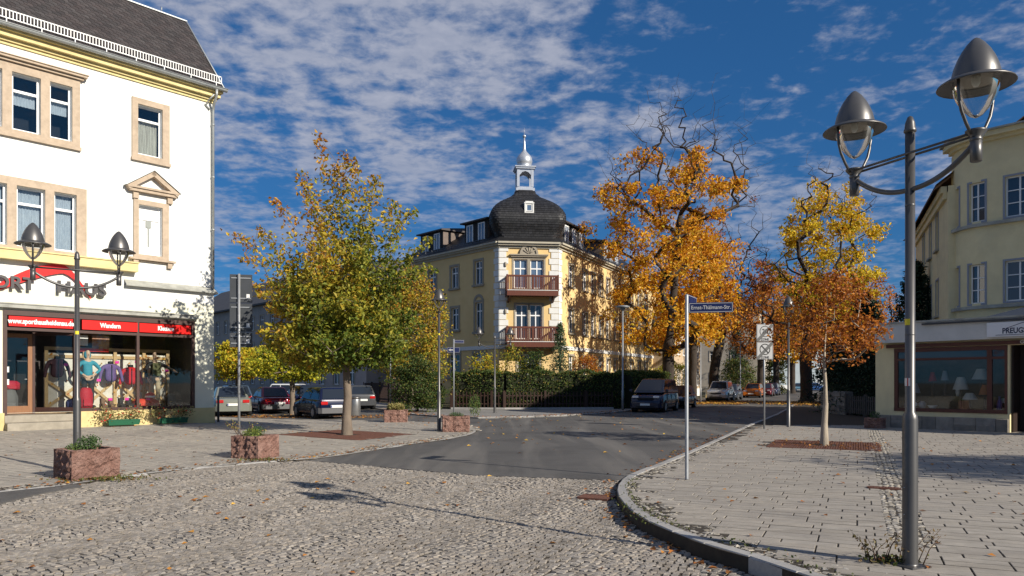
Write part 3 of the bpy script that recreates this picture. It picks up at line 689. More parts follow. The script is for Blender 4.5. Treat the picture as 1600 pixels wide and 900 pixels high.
    for z in (2.62, 2.92): q.box(-5.9, -1.3, 1.24, 1.30, z-.06, z+.06)
    for x in (-5.85, -4.55, -3.45, -2.35, -1.4): q.box(x-.06, x+.06, 1.20, 1.24, .66, 2.86)
    for (x0, x1) in ((-5.8, -4.6), (-4.5, -3.5), (-3.4, -2.4), (-2.3, -1.45)):
        for s_ in (-1, 1):
            a = math.atan2(.95, (x1-x0)); M = at((x0+x1)/2, 1.22, 1.2) @ Matrix.Rotation(s_*a, 4, 'Y'); q.box(-(x1-x0)*.64, (x1-x0)*.64, -.02-.012*s_, .02, -.05, .05, M)
    q.build('display_beams', dw, P)
    for (x, z, w_, h_, mm) in ((-4.75, 3.05, .3, .4, m_white), (-4.3, 2.95, .62, .5, mat('poster_brown', (.25, .09, .05), .7, (.5, .3, .2), 5, 4)), (-4.9, 2.83, 1.2, .12, m_red), (-5.9, 2.0, .34, .42, m_white)):
        MB().box(x, x+w_, 1.17-.0, 1.19, z, z+h_).build('poster', mm, P)
    # sign: letters over a red swoosh
    sg = empty('shop_sign', (-5.8, -.06, 5.1), 0); sg.parent = P
    def place(txt, x, z, sz): return text(txt, sz, .05, m_letter, sg, at(x+5.8, -.10, z-5.1) @ FRONT, bold=.016, align='LEFT', xs=1.08)
    place('SPORT', -8.5, 5.08, .60); place('HAUS', -5.90, 5.07, .60)
    sw = MB(); n = 24; up = []; lo = []
    for i in range(n):
        t = i/(n-1); x = -8.2+3.45*t; zc = 4.55+1.25*math.sin(min(t*1.18, 1)*PI*.5)-(max(t-.72, 0)/.28)**1.5*1.05
        th = .04+.36*math.sin(PI*t)**.9; up.append((x+5.8, zc+th/2-5.1)); lo.append((x+5.8, zc-th/2-5.1))
    sw.prism([(x, z) for x, z in lo]+[(x, z) for x, z in up[::-1]], -.02, .02, FRONT @ at(0, 0, .04)); sw.build('swoosh', m_redp, sg)
    sg['label'] = 'dark raised letters over a red swoosh above the shop front'

    q = MB(); q.box(-15.4, -7.7, -.04, .11, .565, .70); q.box(-15.4, -7.7, -.04, .11, 3.98, 4.16); q.box(-15.4, -7.7, -.03, .1, 3.46, 3.56)
    for x in (-15.4, -12.9, -10.3, -7.82): q.box(x, x+.12, -.035, .1, .70, 3.98)
    f2 = q.build('shop_frame', m_brown, P)
    for (a, b) in ((-15.28, -12.9), (-12.78, -10.3), (-10.18, -7.82)):
        MB().box(a, b, .03, .04, .70, 3.46).build('pane', m_pane_dark, f2); MB().box(a, b, -.06, -.04, 3.58, 3.96).build('banner', m_redp, f2)
left_house()

# ------------------------------------------------------------------ right hand building: low shop front and the house behind it
m_ochre = mat('pale_ochre_render', (.76, .66, .40), .92, (.68, .58, .34), 2.2, 6, .5, 45, dirt=.4, dscale=.5, dcol=(.44, .40, .27))
m_fascia = mat('fascia_grey', (.60, .60, .58), .7, (.54, .54, .52), 2, 5, dirt=.35, dscale=1.2)
m_stone = mat('rough_stone', (.30, .27, .23), .9, (.20, .18, .155), 5, 6, .9, 25, island=.2, bdist=.04)
m_tilered = mat('red_tiles', (.36, .095, .05), .8, (.26, .07, .04), 6, 4, island=.2)
m_rb = mat('red_brown_joinery', (.11, .035, .022), .5, (.085, .028, .018), 5, 4)
m_bluemetal = mat('blue_sheet_roof', (.05, .065, .10), .5, metal=.3)
m_greyframe = mat('grey_window_surround', (.26, .28, .33), .7)
SH = empty('lamp_shop', (13.3, 26.7, 0), math.atan2(-.7562, .6543), 'low cream shop with brown framed display window and grey fascia at right', 'building')
def right_shop():
    P = SH
    w = MB(); wall_holes(w, flat, -.11, 10, .47, 3.04, [(.54, 4.02, .62, 2.84), (4.08, 5.4, .0, 2.84)], .15)
    w.add([(-.11, 0, -.1), (-.11, 0, 3.04), (-.11, 6.5, 3.04), (-.11, 6.5, -.1)], [(0, 1, 2, 3)]); w.add([(10, 0, -.1), (10, 6.5, -.1), (10, 6.5, 3.04), (10, 0, 3.04)], [(0, 1, 2, 3)])
    w.build('wall', m_ochre, P)
    # uneven plinth stones
    pl = MB().box(-.15, 4.05, -.05, .2, -.1, .46).build('plinth', m_stone, P)
    x = -.18
    while x < 4.0:
        L = random.uniform(.35, .7); h = random.choice((.46, .24))
        for z0 in ((0, .235) if h < .3 else (0,)):
            b = random.uniform(.0, .035); e = min(x+L, 4.06)
            MB().bevbox(x+.006, e-.006, -.12-b, -.051, z0-.03, z0+h-.006, .018).build('plinth_stone', m_stone, pl)
        x += L
    MB().box(5.4, 10, -.06, .2, -.1, .46).build('plinth', m_stone, P)
    q = MB(); q.box(-.28, 10, -.32, .1, 3.04, 3.70); q.box(-.28, -.02, .1, 6.5, 3.04, 3.70); q.build('fascia', m_fascia, P)
    q = MB(); q.box(-.34, 10, -.38, 6.5, 3.70, 3.76); q.build('flat_roof', m_greyledge, P)
    q = MB(); q.add([(3.0, .5, 3.77), (10, .5, 3.77), (10, 3.4, 4.45), (4.2, 3.4, 4.45)], [(0, 1, 2, 3)]); q.add([(3.0, .5, 3.765), (4.2, 3.4, 4.44), (4.2, 3.4, 3.765)], [(0, 1, 2)]); q.build('canopy_roof', m_bluemetal, P)
    q = MB(); q.box(1.6, 10, -.42, -.36, 3.60, 3.66); q.build('gutter', mat('dark_gutter', (.05, .05, .055), .5), P)
    # display joinery
    q = MB(); q.box(.30, 5.4, -.10, .0, 2.86, 2.98); q.box(.54, 4.02, -.02, .12, 2.70, 2.84); q.box(.54, 4.02, -.015, .12, 2.40, 2.48); q.box(.54, 4.02, -.03, .12, .62, .74)
    for (a, b) in ((.54, .66), (3.44, 3.58), (3.94, 4.02)): q.box(a, b, -.01, .12, .74, 2.70)
    fr = q.build('shop_frame', m_rb, P)
    for (a, b) in ((.66, 3.44), (3.58, 3.94)):
        MB().box(a, b, .04, .05, .74, 2.40).build('pane', m_shopglass, fr); MB().box(a, b, .04, .05, 2.48, 2.70).build('pane', m_pane_dark, fr)
    # recessed dark door
    q = MB(); q.box(4.08, 5.4, .85, .95, 0, 2.84); q.box(4.08, 4.14, .15, .85, 0, 2.84); dr = q.build('door', mat('dark_door', (.03, .018, .014), .5), P)
    MB().box(4.55, 5.2, .84, .848, .5, 2.2).build('pane', m_pane_dark, dr)
    t = text('Günter', .16, .003, mat('letter_cream', (.6, .58, .5), .6), P, at(4.62, -.105, 2.92-.0) @ FRONT, bold=.004)
    # sign with a house outline
    sg = MB().box(3.55, 5.6, -.40, -.325, 3.10, 3.56).build('sign_board', mat('sign_white', (.70, .71, .73), .4), P)
    text('PREUGSCH', .24, .003, mat('sign_navy', (.02, .03, .07), .5), sg, at(3.98, -.404, 3.27) @ FRONT, bold=.006, align='LEFT', xs=.78)
    q = MB()
    for (x0, z0, x1, z1) in ((4.1, 3.36, 4.55, 3.52), (4.55, 3.52, 5.0, 3.36), (3.8, 3.15, 5.4, 3.15)):
        a = math.atan2(z1-z0, x1-x0); L = math.hypot(x1-x0, z1-z0); q.box(0, L, -.406, -.4005, -.008, .008, at(x0, 0, z0) @ Matrix.Rotation(-a, 4, 'Y'))
    q.build('house_outline', MATS['sign_navy'], sg)
    # room
    q = MB(); q.box(.3, 4.05, 1.7, 1.78, .3, 2.84); q.box(.2, .3, .15, 1.7, .3, 2.84); q.box(4.02, 4.07, .15, 1.7, .3, 2.84); q.box(.3, 4.05, .15, 1.7, 2.84, 2.9)
    q.build('shop_room', mat('lamp_shop_room', (.16, .13, .10), .9, (.09, .07, .055), 2, 4), P)
    q = MB(); q.box(.3, 4.02, .13, 1.7, .5, .70); q.build('display_floor', mat('display_cloth', (.30, .26, .20), .9, (.2, .16, .1), 3, 5), P)
    q = MB(); q.box(.9, 3.4, 1.1, 1.5, .70, 1.15); q.build('display_step', mat('display_step', (.33, .24, .13), .8, (.2, .14, .08), 4, 4), P)
right_shop()

UP = empty('rounded_house', (16.3, 29.3, 0), math.atan2(-.7562, .6543), 'pale ochre three storey house with rounded corner behind the low shop', 'building')
def right_upper():
    P = UP; Rr = 1.55; ZT = 10.65
    # unrolled wall: u<0 runs round the corner, u>0 along the front; local x to the right, y into the block
    x0 = 2.25; rot = R(64)                      # total turn of the rounded corner
    arc = Rr*rot
    def um(u, d, z):
        if u >= 0: return (x0+u, d, z)
        a = min(-u/Rr, rot); ex = max(-u-arc, 0)
        r = Rr-d; px, py = x0-r*math.sin(a), Rr-r*math.cos(a)
        return (px-ex*math.cos(a), py+ex*math.sin(a), z)
    holes = []; rows = ((7.72, 9.2), (4.62, 6.1))
    ws = [(-.62, 0.0-.04), (.62, 1.5), (2.3, 3.2), (4.0, 4.9), (-1.62, -1.12)]
    for z0, z1 in rows: holes += [(a, b, z0, z1) for a, b in ws]
    w = MB(); wall_holes(w, um, -arc-.45, 8, 0, ZT, holes, .16, [-arc*i/16 for i in range(17)]); w.build('wall', m_ochre, P)
    for z0, z1 in rows:
        for a, b in ws:
            window(P, um, a, b, z0, z1, .12, .05, 2, None, m_pane_dark, rows=3, back=False, surround=(m_greyframe, .07, .02))
    def course(d, z0, z1, mt, name):
        q = MB(); us = [-arc-.2+arc*.0]+[-arc*i/16 for i in range(16, -1, -1)]+[8]
        for a, b in zip(us[:-1], us[1:]): ubox(q, um, a, b, -d, 0, z0, z1)
        q.build(name, mt, P)
    course(.14, 7.50, 7.62, m_greyledge, 'string_course'); course(.14, 4.40, 4.52, m_greyledge, 'string_course')
    course(.14, ZT, ZT+.12, m_ochre, 'cornice'); course(.34, ZT+.12, ZT+.30, m_ochre, 'cornice'); course(.46, ZT+.30, ZT+.36, m_greyledge, 'eaves')
    q = MB(); us = [-arc]+[-arc*i/16 for i in range(15, -1, -1)]+[8]; rg = []
    for (d, z) in ((-.46, ZT+.36), (2.2, ZT+1.0)): rg.append([um(u, d, z) for u in us])
    q.loft(rg, caps=False, closed=False); q.build('roof', m_slate, P)
    q = MB(); ubox(q, um, 3.3, 4.6, .45, .6, ZT+.75, ZT+1.5); q.build('roof_window', m_pane_sky, P)
    # street wing: wall that runs off along the street
    wdir = (.3949, .9187); rz = P.rotation_euler.z; ca, sa = math.cos(-rz), math.sin(-rz)
    loc = lambda X, Y: ((X-16.3)*ca-(Y-29.3)*sa, (X-16.3)*sa+(Y-29.3)*ca)
    o = loc(17.45, 29.6); t = (wdir[0]*ca-wdir[1]*sa, wdir[0]*sa+wdir[1]*ca); nn = (t[1], -t[0])
    vm = lambda u, d, z: (o[0]+t[0]*u+nn[0]*d, o[1]+t[1]*u+nn[1]*d, z)
    hs = [(a, a+.85, z0, z0+1.55) for a in (2.1, 4.4, 7.0) for z0 in (7.35, 4.5)]
    w = MB(); wall_holes(w, vm, -.6, 11.2, 0, 9.2, hs, .16); w.build('wing_wall', m_ochre, P)
    for h in hs: window(P, vm, *h, .12, .05, 2, None, m_pane_dark, rows=3, back=False, surround=(m_greyframe, .07, .02), sill=(m_greyledge, .1, .08))
    q = MB(); ubox(q, vm, -.3, 11.3, -.22, 0, 9.2, 9.45); ubox(q, vm, -.3, 11.4, -.12, 0, 8.95, 9.2); q.build('wing_cornice', m_ochre, P)
    q = MB(); rg = [[vm(u, d, z) for u in (-.5, 11.6)] for d, z in ((-.42, 9.4), (-.42, 9.5), (4, 13.0), (8, 9.5))]; q.loft(rg, caps=False, closed=False)
    q.add([vm(11.6, -.6, 9.4), vm(11.6, 8, 9.4), vm(11.6, 4, 13.2)], [(0, 1, 2)]); q.build('wing_roof', mat('brown_tiles', (.085, .05, .04), .8, (.06, .036, .03), 6, 4), P)
    q = MB(); q.add([vm(11.2, 0, 0), vm(11.2, 8, 0), vm(11.2, 8, 9.4), vm(11.2, 0, 9.4)], [(0, 1, 2, 3)]); q.add([vm(-.6, 0, 0), vm(-.6, 8, 0), vm(-.6, 8, 9.4), vm(-.6, 0, 9.4)], [(3, 2, 1, 0)]); q.add([vm(-.6, 8, 0), vm(11.2, 8, 0), vm(11.2, 8, 9.4), vm(-.6, 8, 9.4)], [(3, 2, 1, 0)])
    q.add([(x0+8, 0, 0), (x0+8, 9, 0), (x0+8, 9, ZT), (x0+8, 0, ZT)], [(0, 1, 2, 3)]); q.add([(x0+8, 9, 0), (1, 9, 0), (1, 9, ZT), (x0+8, 9, ZT)], [(0, 1, 2, 3)]); q.build('back_wall', m_ochre, P)
right_upper()

# ------------------------------------------------------------------ yellow villa with the bell dome
m_vyel = mat('villa_yellow', (.74, .54, .26), .9, (.68, .48, .22), 1.6, 5, .25, 30, dirt=.3, dscale=.35, dcol=(.56, .42, .21))
m_vwhite = mat('villa_white', (.72, .72, .70), .85, (.64, .64, .62), 3, 4)
m_vgrey = mat('villa_grey_stone', (.34, .30, .24), .9, (.27, .24, .19), 4, 4)
m_dome = mat('dome_slate', (.024, .024, .027), .5, (.016, .016, .018), 4, 4, .2, 25, island=.35)
m_domeb = mat('dome_underlay', (.02, .02, .022), .8)
m_silver = mat('sheet_zinc_bright', (.60, .62, .66), .38, (.50, .52, .56), 5, 4, metal=.6)
m_balc = mat('balcony_wood', (.13, .035, .018), .55, (.09, .024, .013), 6, 5, stretch=(4, 4, .5))
VI = empty('villa', (0, 50, 0), 0, 'yellow corner villa with black bell dome, silver lantern and brown wooden balconies', 'building')
def villa():
    P = VI; CL = (-.87, -.15); CR = (3.15, .3); ZE = 11.0
    def face(o, t):
        L = math.hypot(*t); t = (t[0]/L, t[1]/L); n = (-t[1], t[0])      # u to the right seen from outside, d inward
        return lambda u, d, z: (o[0]+t[0]*u+n[0]*d, o[1]+t[1]*u+n[1]*d, z)
    LL, RL = 11.0, 24.0
    lt = (.671, -.741); lo = (CL[0]-lt[0]*LL, CL[1]-lt[1]*LL)
    fl = face(lo, lt); fc = face(CL, (CR[0]-CL[0], CR[1]-CL[1])); fr = face(CR, (.4534, .8913)); CW = math.hypot(CR[0]-CL[0], CR[1]-CL[1])
    ul = lambda u: LL-u
    w = MB()
    lh = [(ul(2.6), ul(1.78), 8.45, 10.1), (ul(5.35), ul(4.5), 8.45, 10.0), (ul(8.1), ul(7.2), 8.45, 10.0), (ul(2.55), ul(1.77), 5.15, 7.2), (ul(5.3), ul(4.45), 5.4, 7.0), (ul(8.1), ul(7.2), 5.4, 7.0), (ul(2.75), ul(1.45), 2.0, 3.65), (ul(5.6), ul(4.3), 2.0, 3.65)]
    wall_holes(w, fl, 0, LL, 0, ZE, lh, .18)
    ch = [(1.0, 1.93, 8.0, 9.97), (2.13, 3.06, 8.0, 9.97), (1.12, 1.98, 4.55, 6.9), (2.08, 2.94, 4.55, 6.9), (1.25, 2.75, 2.0, 3.55)]
    wall_holes(w, fc, 0, CW, 0, ZE, ch, .18)
    rus = [1.9, 4.6, 6.3, 8.0, 9.7, 11.6, 13.6, 15.8, 18, 20.2]
    rh = [(u, u+.85, z0, z1) for u in rus for z0, z1 in ((8.4, 9.95), (5.1, 6.8), (1.9, 3.5))]
    wall_holes(w, fr, 0, RL, 0, ZE, rh, .18)
    e_r = fr(RL, 0, 0); e_rb = fr(RL, 9, 0); e_l = fl(0, 0, 0); e_lb = fl(0, 9, 0)
    for a, b in ((e_r, e_rb), (e_rb, e_lb), (e_lb, e_l)):
        w.add([(a[0], a[1], 0), (b[0], b[1], 0), (b[0], b[1], ZE), (a[0], a[1], ZE)], [(0, 1, 2, 3)])
    w.build('wall', m_vyel, P)
    for h in lh: window(P, fl, *h, .12, .07, 2, .72, m_pane_dark, back=False, surround=(m_vgrey, .16, .04), sill=(m_vgrey, .22, .14), proud=.03)
    for i, h in enumerate(ch): window(P, fc, *h, .12, .07, 2, .70, m_pane_sky if i < 2 else m_pane_dark, back=False, surround=(m_vgrey, .12, .03))
    for h in rh: window(P, fr, *h, .12, .07, 2, .72, m_pane_dark, back=False, surround=(m_vgrey, .12, .04), sill=(m_vgrey, .16, .1))
    # arch over the stair window, lunette and hood over the top window
    q = MB(); uc = ul(2.16); r0 = .39
    for i in range(8):
        a0, a1 = PI*i/8, PI*(i+1)/8
        pts = [fl(uc+rr*math.cos(a), dd, 7.2+rr*math.sin(a)) for dd in (-.045, 0) for rr, a in ((r0, a0), (r0+.18, a0), (r0+.18, a1), (r0, a1))]
        q.hexa(pts)
    q.build('window_arch', m_vgrey, P)
    q = MB(); ubox(q, fc, .8, 3.26, -.14, 0, 10.12, 10.22); ubox(q, fc, .72, 3.34, -.22, 0, 10.22, 10.30)
    q.build('window_hood', m_vgrey, P)
    q = MB(); pts = [(2.03+.58*math.cos(PI*i/14), 10.30+.62*math.sin(PI*i/14)) for i in range(15)]
    fr_ = [fc(x, -.09, z) for x, z in pts]; bk = [fc(x, 0, z) for x, z in pts]; n = len(pts)
    q.add(fr_+bk, [tuple(range(n))]+[(i, i+n, i+n+1, i+1) for i in range(n-1)])
    for i in range(14):
        a0, a1 = PI*i/14, PI*(i+1)/14
        q.hexa([fc(2.03+rr*math.cos(a), dd, 10.30+rr*1.05*math.sin(a)) for dd in (-.16, -.05) for rr, a in ((.5, a0), (.64, a0), (.64, a1), (.5, a1))])
    for i in range(1, 6):
        a = PI*i/6; q.tube([fc(2.03, -.11, 10.34), fc(2.03+.46*math.cos(a), -.11, 10.34+.48*math.sin(a))], .035, 6)
    q.build('lunette', m_vgrey, P)
    # quoins as single blocks
    for k, z in enumerate(np.arange(4.2, 10.6, .42)):
        a = .62 if k % 2 else .48
        for (fm, u0, u1) in ((fc, 0, a), (fl, LL-a*.85, LL), (fc, CW-a, CW), (fr, 0, a)):
            m = MB(); ubox(m, fm, u0, u1, -.05, .02, z, z+.385); m.build('quoin', m_vwhite, P)
    q = MB()
    for fm, a, b in ((fl, 0, LL), (fc, 0, CW), (fr, 0, RL)): ubox(q, fm, a, b, -.07, .01, 3.88, 4.14)
    q.build('belt_course', m_vwhite, P)
    q = MB()
    for fm, a, b in ((fl, 0, LL+.1), (fc, -.1, CW+.1), (fr, -.1, RL)):
        ubox(q, fm, a, b, -.10, .01, ZE-.28, ZE-.12); ubox(q, fm, a, b, -.28, .01, ZE-.12, ZE); ubox(q, fm, a, b, -.40, .01, ZE, ZE+.12)
    q.build('cornice', mat('villa_cornice', (.46, .42, .33), .85, (.38, .35, .28), 3, 4), P)
    # main roofs
    q = MB(); up = 3.1; ri = 3.2
    ol = [fl(0, -.4, ZE+.12), fl(LL, -.4, ZE+.12), fr(0, -.4, ZE+.12), fr(RL, -.4, ZE+.12), fr(RL, 9, ZE+.12), fl(0, 9, ZE+.12)]
    il = [fl(0, ri, ZE+up-.5), fl(LL-1, ri, ZE+up-.5), fr(1, ri, ZE+up-.5), fr(RL, ri, ZE+up-.5), fr(RL, 7, ZE+up-.5), fl(0, 7, ZE+up-.5)]
    q.loft([ol, il], caps=False); q.add(il, [tuple(range(6))]); roof = q.build('roof', m_dome, P)
    sg = MB()
    for fm, a, b in ((fl, 0, LL-1.6), (fr, 1.6, RL)):
        for h in (.08, .22): ubox(sg, fm, a, b, .02, .05, ZE+.32+h, ZE+.35+h)
        for u in np.arange(a, b, .8): ubox(sg, fm, u, u+.03, .0, .06, ZE+.2, ZE+.58)
    sg.build('snow_guard', mat('snow_guard_dark', (.12, .13, .15), .5, metal=.4), roof)
    # dormers
    m_dcheek = mat('dormer_cheek', (.17, .13, .11), .7, (.12, .095, .08), 5, 4, stretch=(1, 1, 1))
    def dormer(fm, a, b, z0, z1, n, depth=3.2):
        d0 = .45; r = MB(); ubox(r, fm, a, b, d0, depth, z0, z1); body = r.build('dormer', m_dcheek, P)
        c = MB(); ubox(c, fm, a+.02, b-.02, d0-.02, d0+.01, z0, z1); c.build('dormer_front', m_domeb, body)
        t = MB(); t.hexa([fm(a-.2, d0-.3, z1), fm(b+.2, d0-.3, z1), fm(b+.2, depth, z1+.1), fm(a-.2, depth, z1+.1), fm(a-.2, d0-.3, z1+.1), fm(b+.2, d0-.3, z1+.1), fm(b+.05, depth, z1+.55), fm(a-.05, depth, z1+.55)]); t.build('dormer_roof', m_slate, body)
        for i in range(n):
            s_ = (b-a)/n; x0 = a+s_*(i+.5)-.36; f = MB()
            for (p, q_, y, z) in ((x0, x0+.72, z0+.12, z0+.2), (x0, x0+.72, z1-.2, z1-.12), (x0, x0+.08, z0+.2, z1-.2), (x0+.64, x0+.72, z0+.2, z1-.2)): ubox(f, fm, p, q_, d0-.08, d0-.021, y, z)
            ubox(f, fm, x0+.33, x0+.39, d0-.075, d0-.021, z0+.2, z1-.2)
            fo = f.build('dormer_window', m_frame_white, body); g_ = MB(); ubox(g_, fm, x0+.08, x0+.64, d0-.05, d0-.0215, z0+.2, z1-.2); g_.build('pane', m_pane_sky, fo)
    dormer(fl, ul(4.3), ul(1.7), 11.45, 13.0, 2); dormer(fl, ul(9.8), ul(6.9), 11.45, 13.0, 2)
    dormer(fr, 1.75, 6.0, 11.45, 12.95, 3); dormer(fr, 10, 14, 11.45, 12.95, 3)
    # balconies
    def balcony(z0, name='balcony'):
        zt = z0+1.25; a, b, dd = .42, 3.85, -1.15
        o = MB(); ubox(o, fc, a, b, dd, 0, z0-.06, z0+.10)
        for (u0, u1, d0, d1) in ((a, b, dd-.03, dd+.05), (a-.03, a+.05, dd+.05, 0), (b-.05, b+.03, dd+.05, 0)):
            ubox(o, fc, u0, u1, d0, d1, z0-.12, z0+.20); ubox(o, fc, u0, u1, d0, d1, zt-.12, zt); ubox(o, fc, u0, u1, d0+.005, d1-.005, z0+.2, z0+.26)
        bl = o.build('balcony', m_balc, P)
        wl = MB(); ubox(wl, fc, a+.02, b-.02, dd-.045, dd-.031, z0+.22, z0+.26); wl.build('white_rail', m_vwhite, bl)
        for u in np.linspace(a+.1, b-.1, 30):
            m = MB(); ubox(m, fc, u-.034, u+.034, dd-.005, dd+.02, z0+.26, zt-.12); m.build('slat', m_balc, bl)
        for d in np.linspace(dd+.14, -.08, 9):
            for u in (a, b):
                m = MB(); ubox(m, fc, u-.012, u+.012, d-.034, d+.034, z0+.26, zt-.12); m.build('slat', m_balc, bl)
        for u in (a, (a+b)/2, b):
            m = MB(); ubox(m, fc, u-.05, u+.05, dd-.04, dd+.06, z0+.2, zt+.03); m.build('post', m_balc, bl)
        br = MB()
        for u in (a+.2, b-.2): br.hexa([fc(u-.06, dd+.15, z0-.12), fc(u+.06, dd+.15, z0-.12), fc(u+.06, 0, z0-.5), fc(u-.06, 0, z0-.5), fc(u-.06, dd+.15, z0-.06), fc(u+.06, dd+.15, z0-.06), fc(u+.06, 0, z0-.06), fc(u-.06, 0, z0-.06)])
        br.build('bracket', m_balc, bl)
    balcony(7.5); balcony(4.08)
    # wall lamps and house sign
    q = MB()
    for z in (9.6, 6.4): 
        c = fc(.42, -.08, z); q.lathe([(.05, -.16), (.08, -.1), (.08, .1), (.05, .16)], c, 8)
    q.build('wall_lamp', m_vgrey, P)
    dp = MB()
    for fm, u in ((fr, 12.9), (fl, .4)): dp.tube([fm(u, -.3, ZE+.05), fm(u, -.08, ZE-.5), fm(u, -.08, .2)], .05, 8)
    dp.build('downpipe', mat('copper_pipe', (.18, .09, .05), .5, metal=.4), P)
    # bell dome
    ang = math.atan2(CR[1]-CL[1], CR[0]-CL[0]); ctr = fc(CW/2, 2.35, 0)
    Mx = at(ctr[0], ctr[1], 0) @ Matrix.Rotation(ang, 4, 'Z')
    prof = [(11.12, 2.16), (11.45, 2.12), (11.9, 2.26), (12.35, 2.48), (12.75, 2.60), (13.1, 2.58), (13.4, 2.46), (13.7, 2.26), (14.0, 1.96), (14.3, 1.52), (14.5, 1.16), (14.78, .82), (15.15, .61)]
    zs = np.linspace(11.12, 15.15, 27); hs = np.interp(zs, [p[0] for p in prof], [p[1] for p in prof])
    q = MB(); rings = []
    for z, h in zip(zs, hs):
        c = min(h*.22, .5); rg = []
        for (sx, sy) in ((-1, -1), (1, -1), (1, 1), (-1, 1)):
            pts = [(sx*h, sy*(h-c)), (sx*(h-c*.3), sy*(h-c*.3)), (sx*(h-c), sy*h)]
            if sx*sy < 0: pts = pts[::-1]
            rg += [Mx @ Vector((x, y, z)) for x, y in pts]
        rings.append(rg[::1])
    # ring order made consistent by angle
    rings2 = []
    for rg in rings:
        rings2.append(sorted(rg, key=lambda p: math.atan2(p.y-ctr[1], p.x-ctr[0])))
    q.loft(rings2, caps=True, smooth=True); dome = q.build('dome', m_domeb, P)
    t = MB()
    for i in range(len(zs)-1):
        z0, z1 = zs[i], zs[i]+(zs[1]-zs[0])*1.25; h0 = hs[i]; h1 = float(np.interp(z1, [p[0] for p in prof], [p[1] for p in prof]))
        for f_ in range(4):
            Mf = Mx @ Matrix.Rotation(f_*PI/2, 4, 'Z'); n = max(3, int(2*h0/.235)); c0 = min(h0*.22, .5); c1 = min(h1*.22, .5)
            for j in range(-1, n+1):
                x0 = -1+2*(j+(.5 if i % 2 else 0))/n; x1 = x0+2/n*.96
                x0, x1 = max(x0, -1), min(x1, 1)
                if x1-x0 < .02: continue
                def pt(x, h, c, z, off):
                    xx = x*h; yy = -h
                    e = abs(xx)-(h-c)
                    if e > 0: yy = -h+e*.75*e/c; xx = math.copysign(min(abs(xx), h-c*.15), xx)
                    return Mf @ Vector((xx, yy-off, z))
                a = [pt(x0, h0, c0, z0, .05), pt(x1, h0, c0, z0, .05), pt(x1, h1, c1, z1, .02), pt(x0, h1, c1, z1, .02)]
                b = [pt(x0, h0, c0, z0, .015), pt(x1, h0, c0, z0, .015)]
                t.add(a+b, [(0, 1, 2, 3), (4, 5, 1, 0)])
    tag(t.build('dome_slates', m_dome, dome), kind='stuff')
    # dome window
    q = MB(); M = Mx
    q.box(-.32, .32, -2.62, -2.1, 13.08, 13.16, M); q.box(-.32, -.22, -2.62, -1.9, 13.16, 13.72, M); q.box(.22, .32, -2.62, -1.9, 13.16, 13.72, M); q.box(-.34, .34, -2.64, -1.85, 13.72, 13.80, M); q.box(-.26, .26, -2.62, -1.8, 13.80, 13.88, M)
    q.box(-.22, .22, -2.58, -2.5, 13.16, 13.26, M); q.box(-.22, .22, -2.58, -2.5, 13.62, 13.72, M); q.box(-.22, -.14, -2.58, -2.5, 13.26, 13.62, M); q.box(.14, .22, -2.58, -2.5, 13.26, 13.62, M)
    rw = q.build('dome_window', m_vwhite, dome); MB().box(-.14, .14, -2.56, -2.5, 13.26, 13.62, M).build('pane', m_pane_sky, rw)
    # lantern
    q = MB(); q.box(-.66, .66, -.66, .66, 15.1, 15.3, M); q.box(-.56, .56, -.56, .56, 15.3, 15.4, M)
    for sx in (-1, 1):
        for sy in (-1, 1): q.box(sx*.5-.09, sx*.5+.09, sy*.5-.09, sy*.5+.09, 15.4, 16.65, M)
    for k in range(4):
        Mk = M @ Matrix.Rotation(k*PI/2, 4, 'Z')
        q.add([Mk @ Vector(p) for p in ((-.41, -.57, 16.2), (-.41, -.57, 16.65), (.41, -.57, 16.65), (.41, -.57, 16.2), (.22, -.57, 16.42), (0, -.57, 16.5), (-.22, -.57, 16.42))], [(0, 6, 5, 1), (5, 4, 3, 2), (1, 5, 2)])
    q.box(-.68, .68, -.68, .68, 16.65, 16.76, M); q.box(-.74, .74, -.74, .74, 16.76, 16.84, M)
    q.build('lantern', m_silver, P)
    q = MB(); q.lathe([(.58, 16.84), (.50, 16.92), (.46, 17.0), (.54, 17.15), (.58, 17.35), (.55, 17.55), (.42, 17.75), (.28, 17.9), (.15, 18.05), (.10, 18.25), (.07, 18.7), (.05, 19.0)], (0, 0, 0), 12, M)
    q.lathe([(.0, 19.0), (.10, 19.04), (.13, 19.12), (.10, 19.2), (.0, 19.24)], (0, 0, 0), 10, M); q.tube([M @ Vector((0, 0, 19.2)), M @ Vector((0, 0, 19.75))], [.02, .008], 6); q.build('onion_spire', m_silver, P)
    # rear block of the villa with its own dark roof
    q = MB(); ubox(q, fr, 12, 26, 9, 19, 0, 13.0); q.build('rear_block', m_vyel, P)
    q = MB(); a = [fr(11.5, 8.5, 13.0), fr(26.5, 8.5, 13.0), fr(26.5, 19.5, 13.0), fr(11.5, 19.5, 13.0)]; b = [fr(14, 11, 15.2), fr(24, 11, 15.2), fr(24, 17, 15.2), fr(14, 17, 15.2)]; q.loft([a, b]); q.build('rear_roof', m_dome, P)
villa()

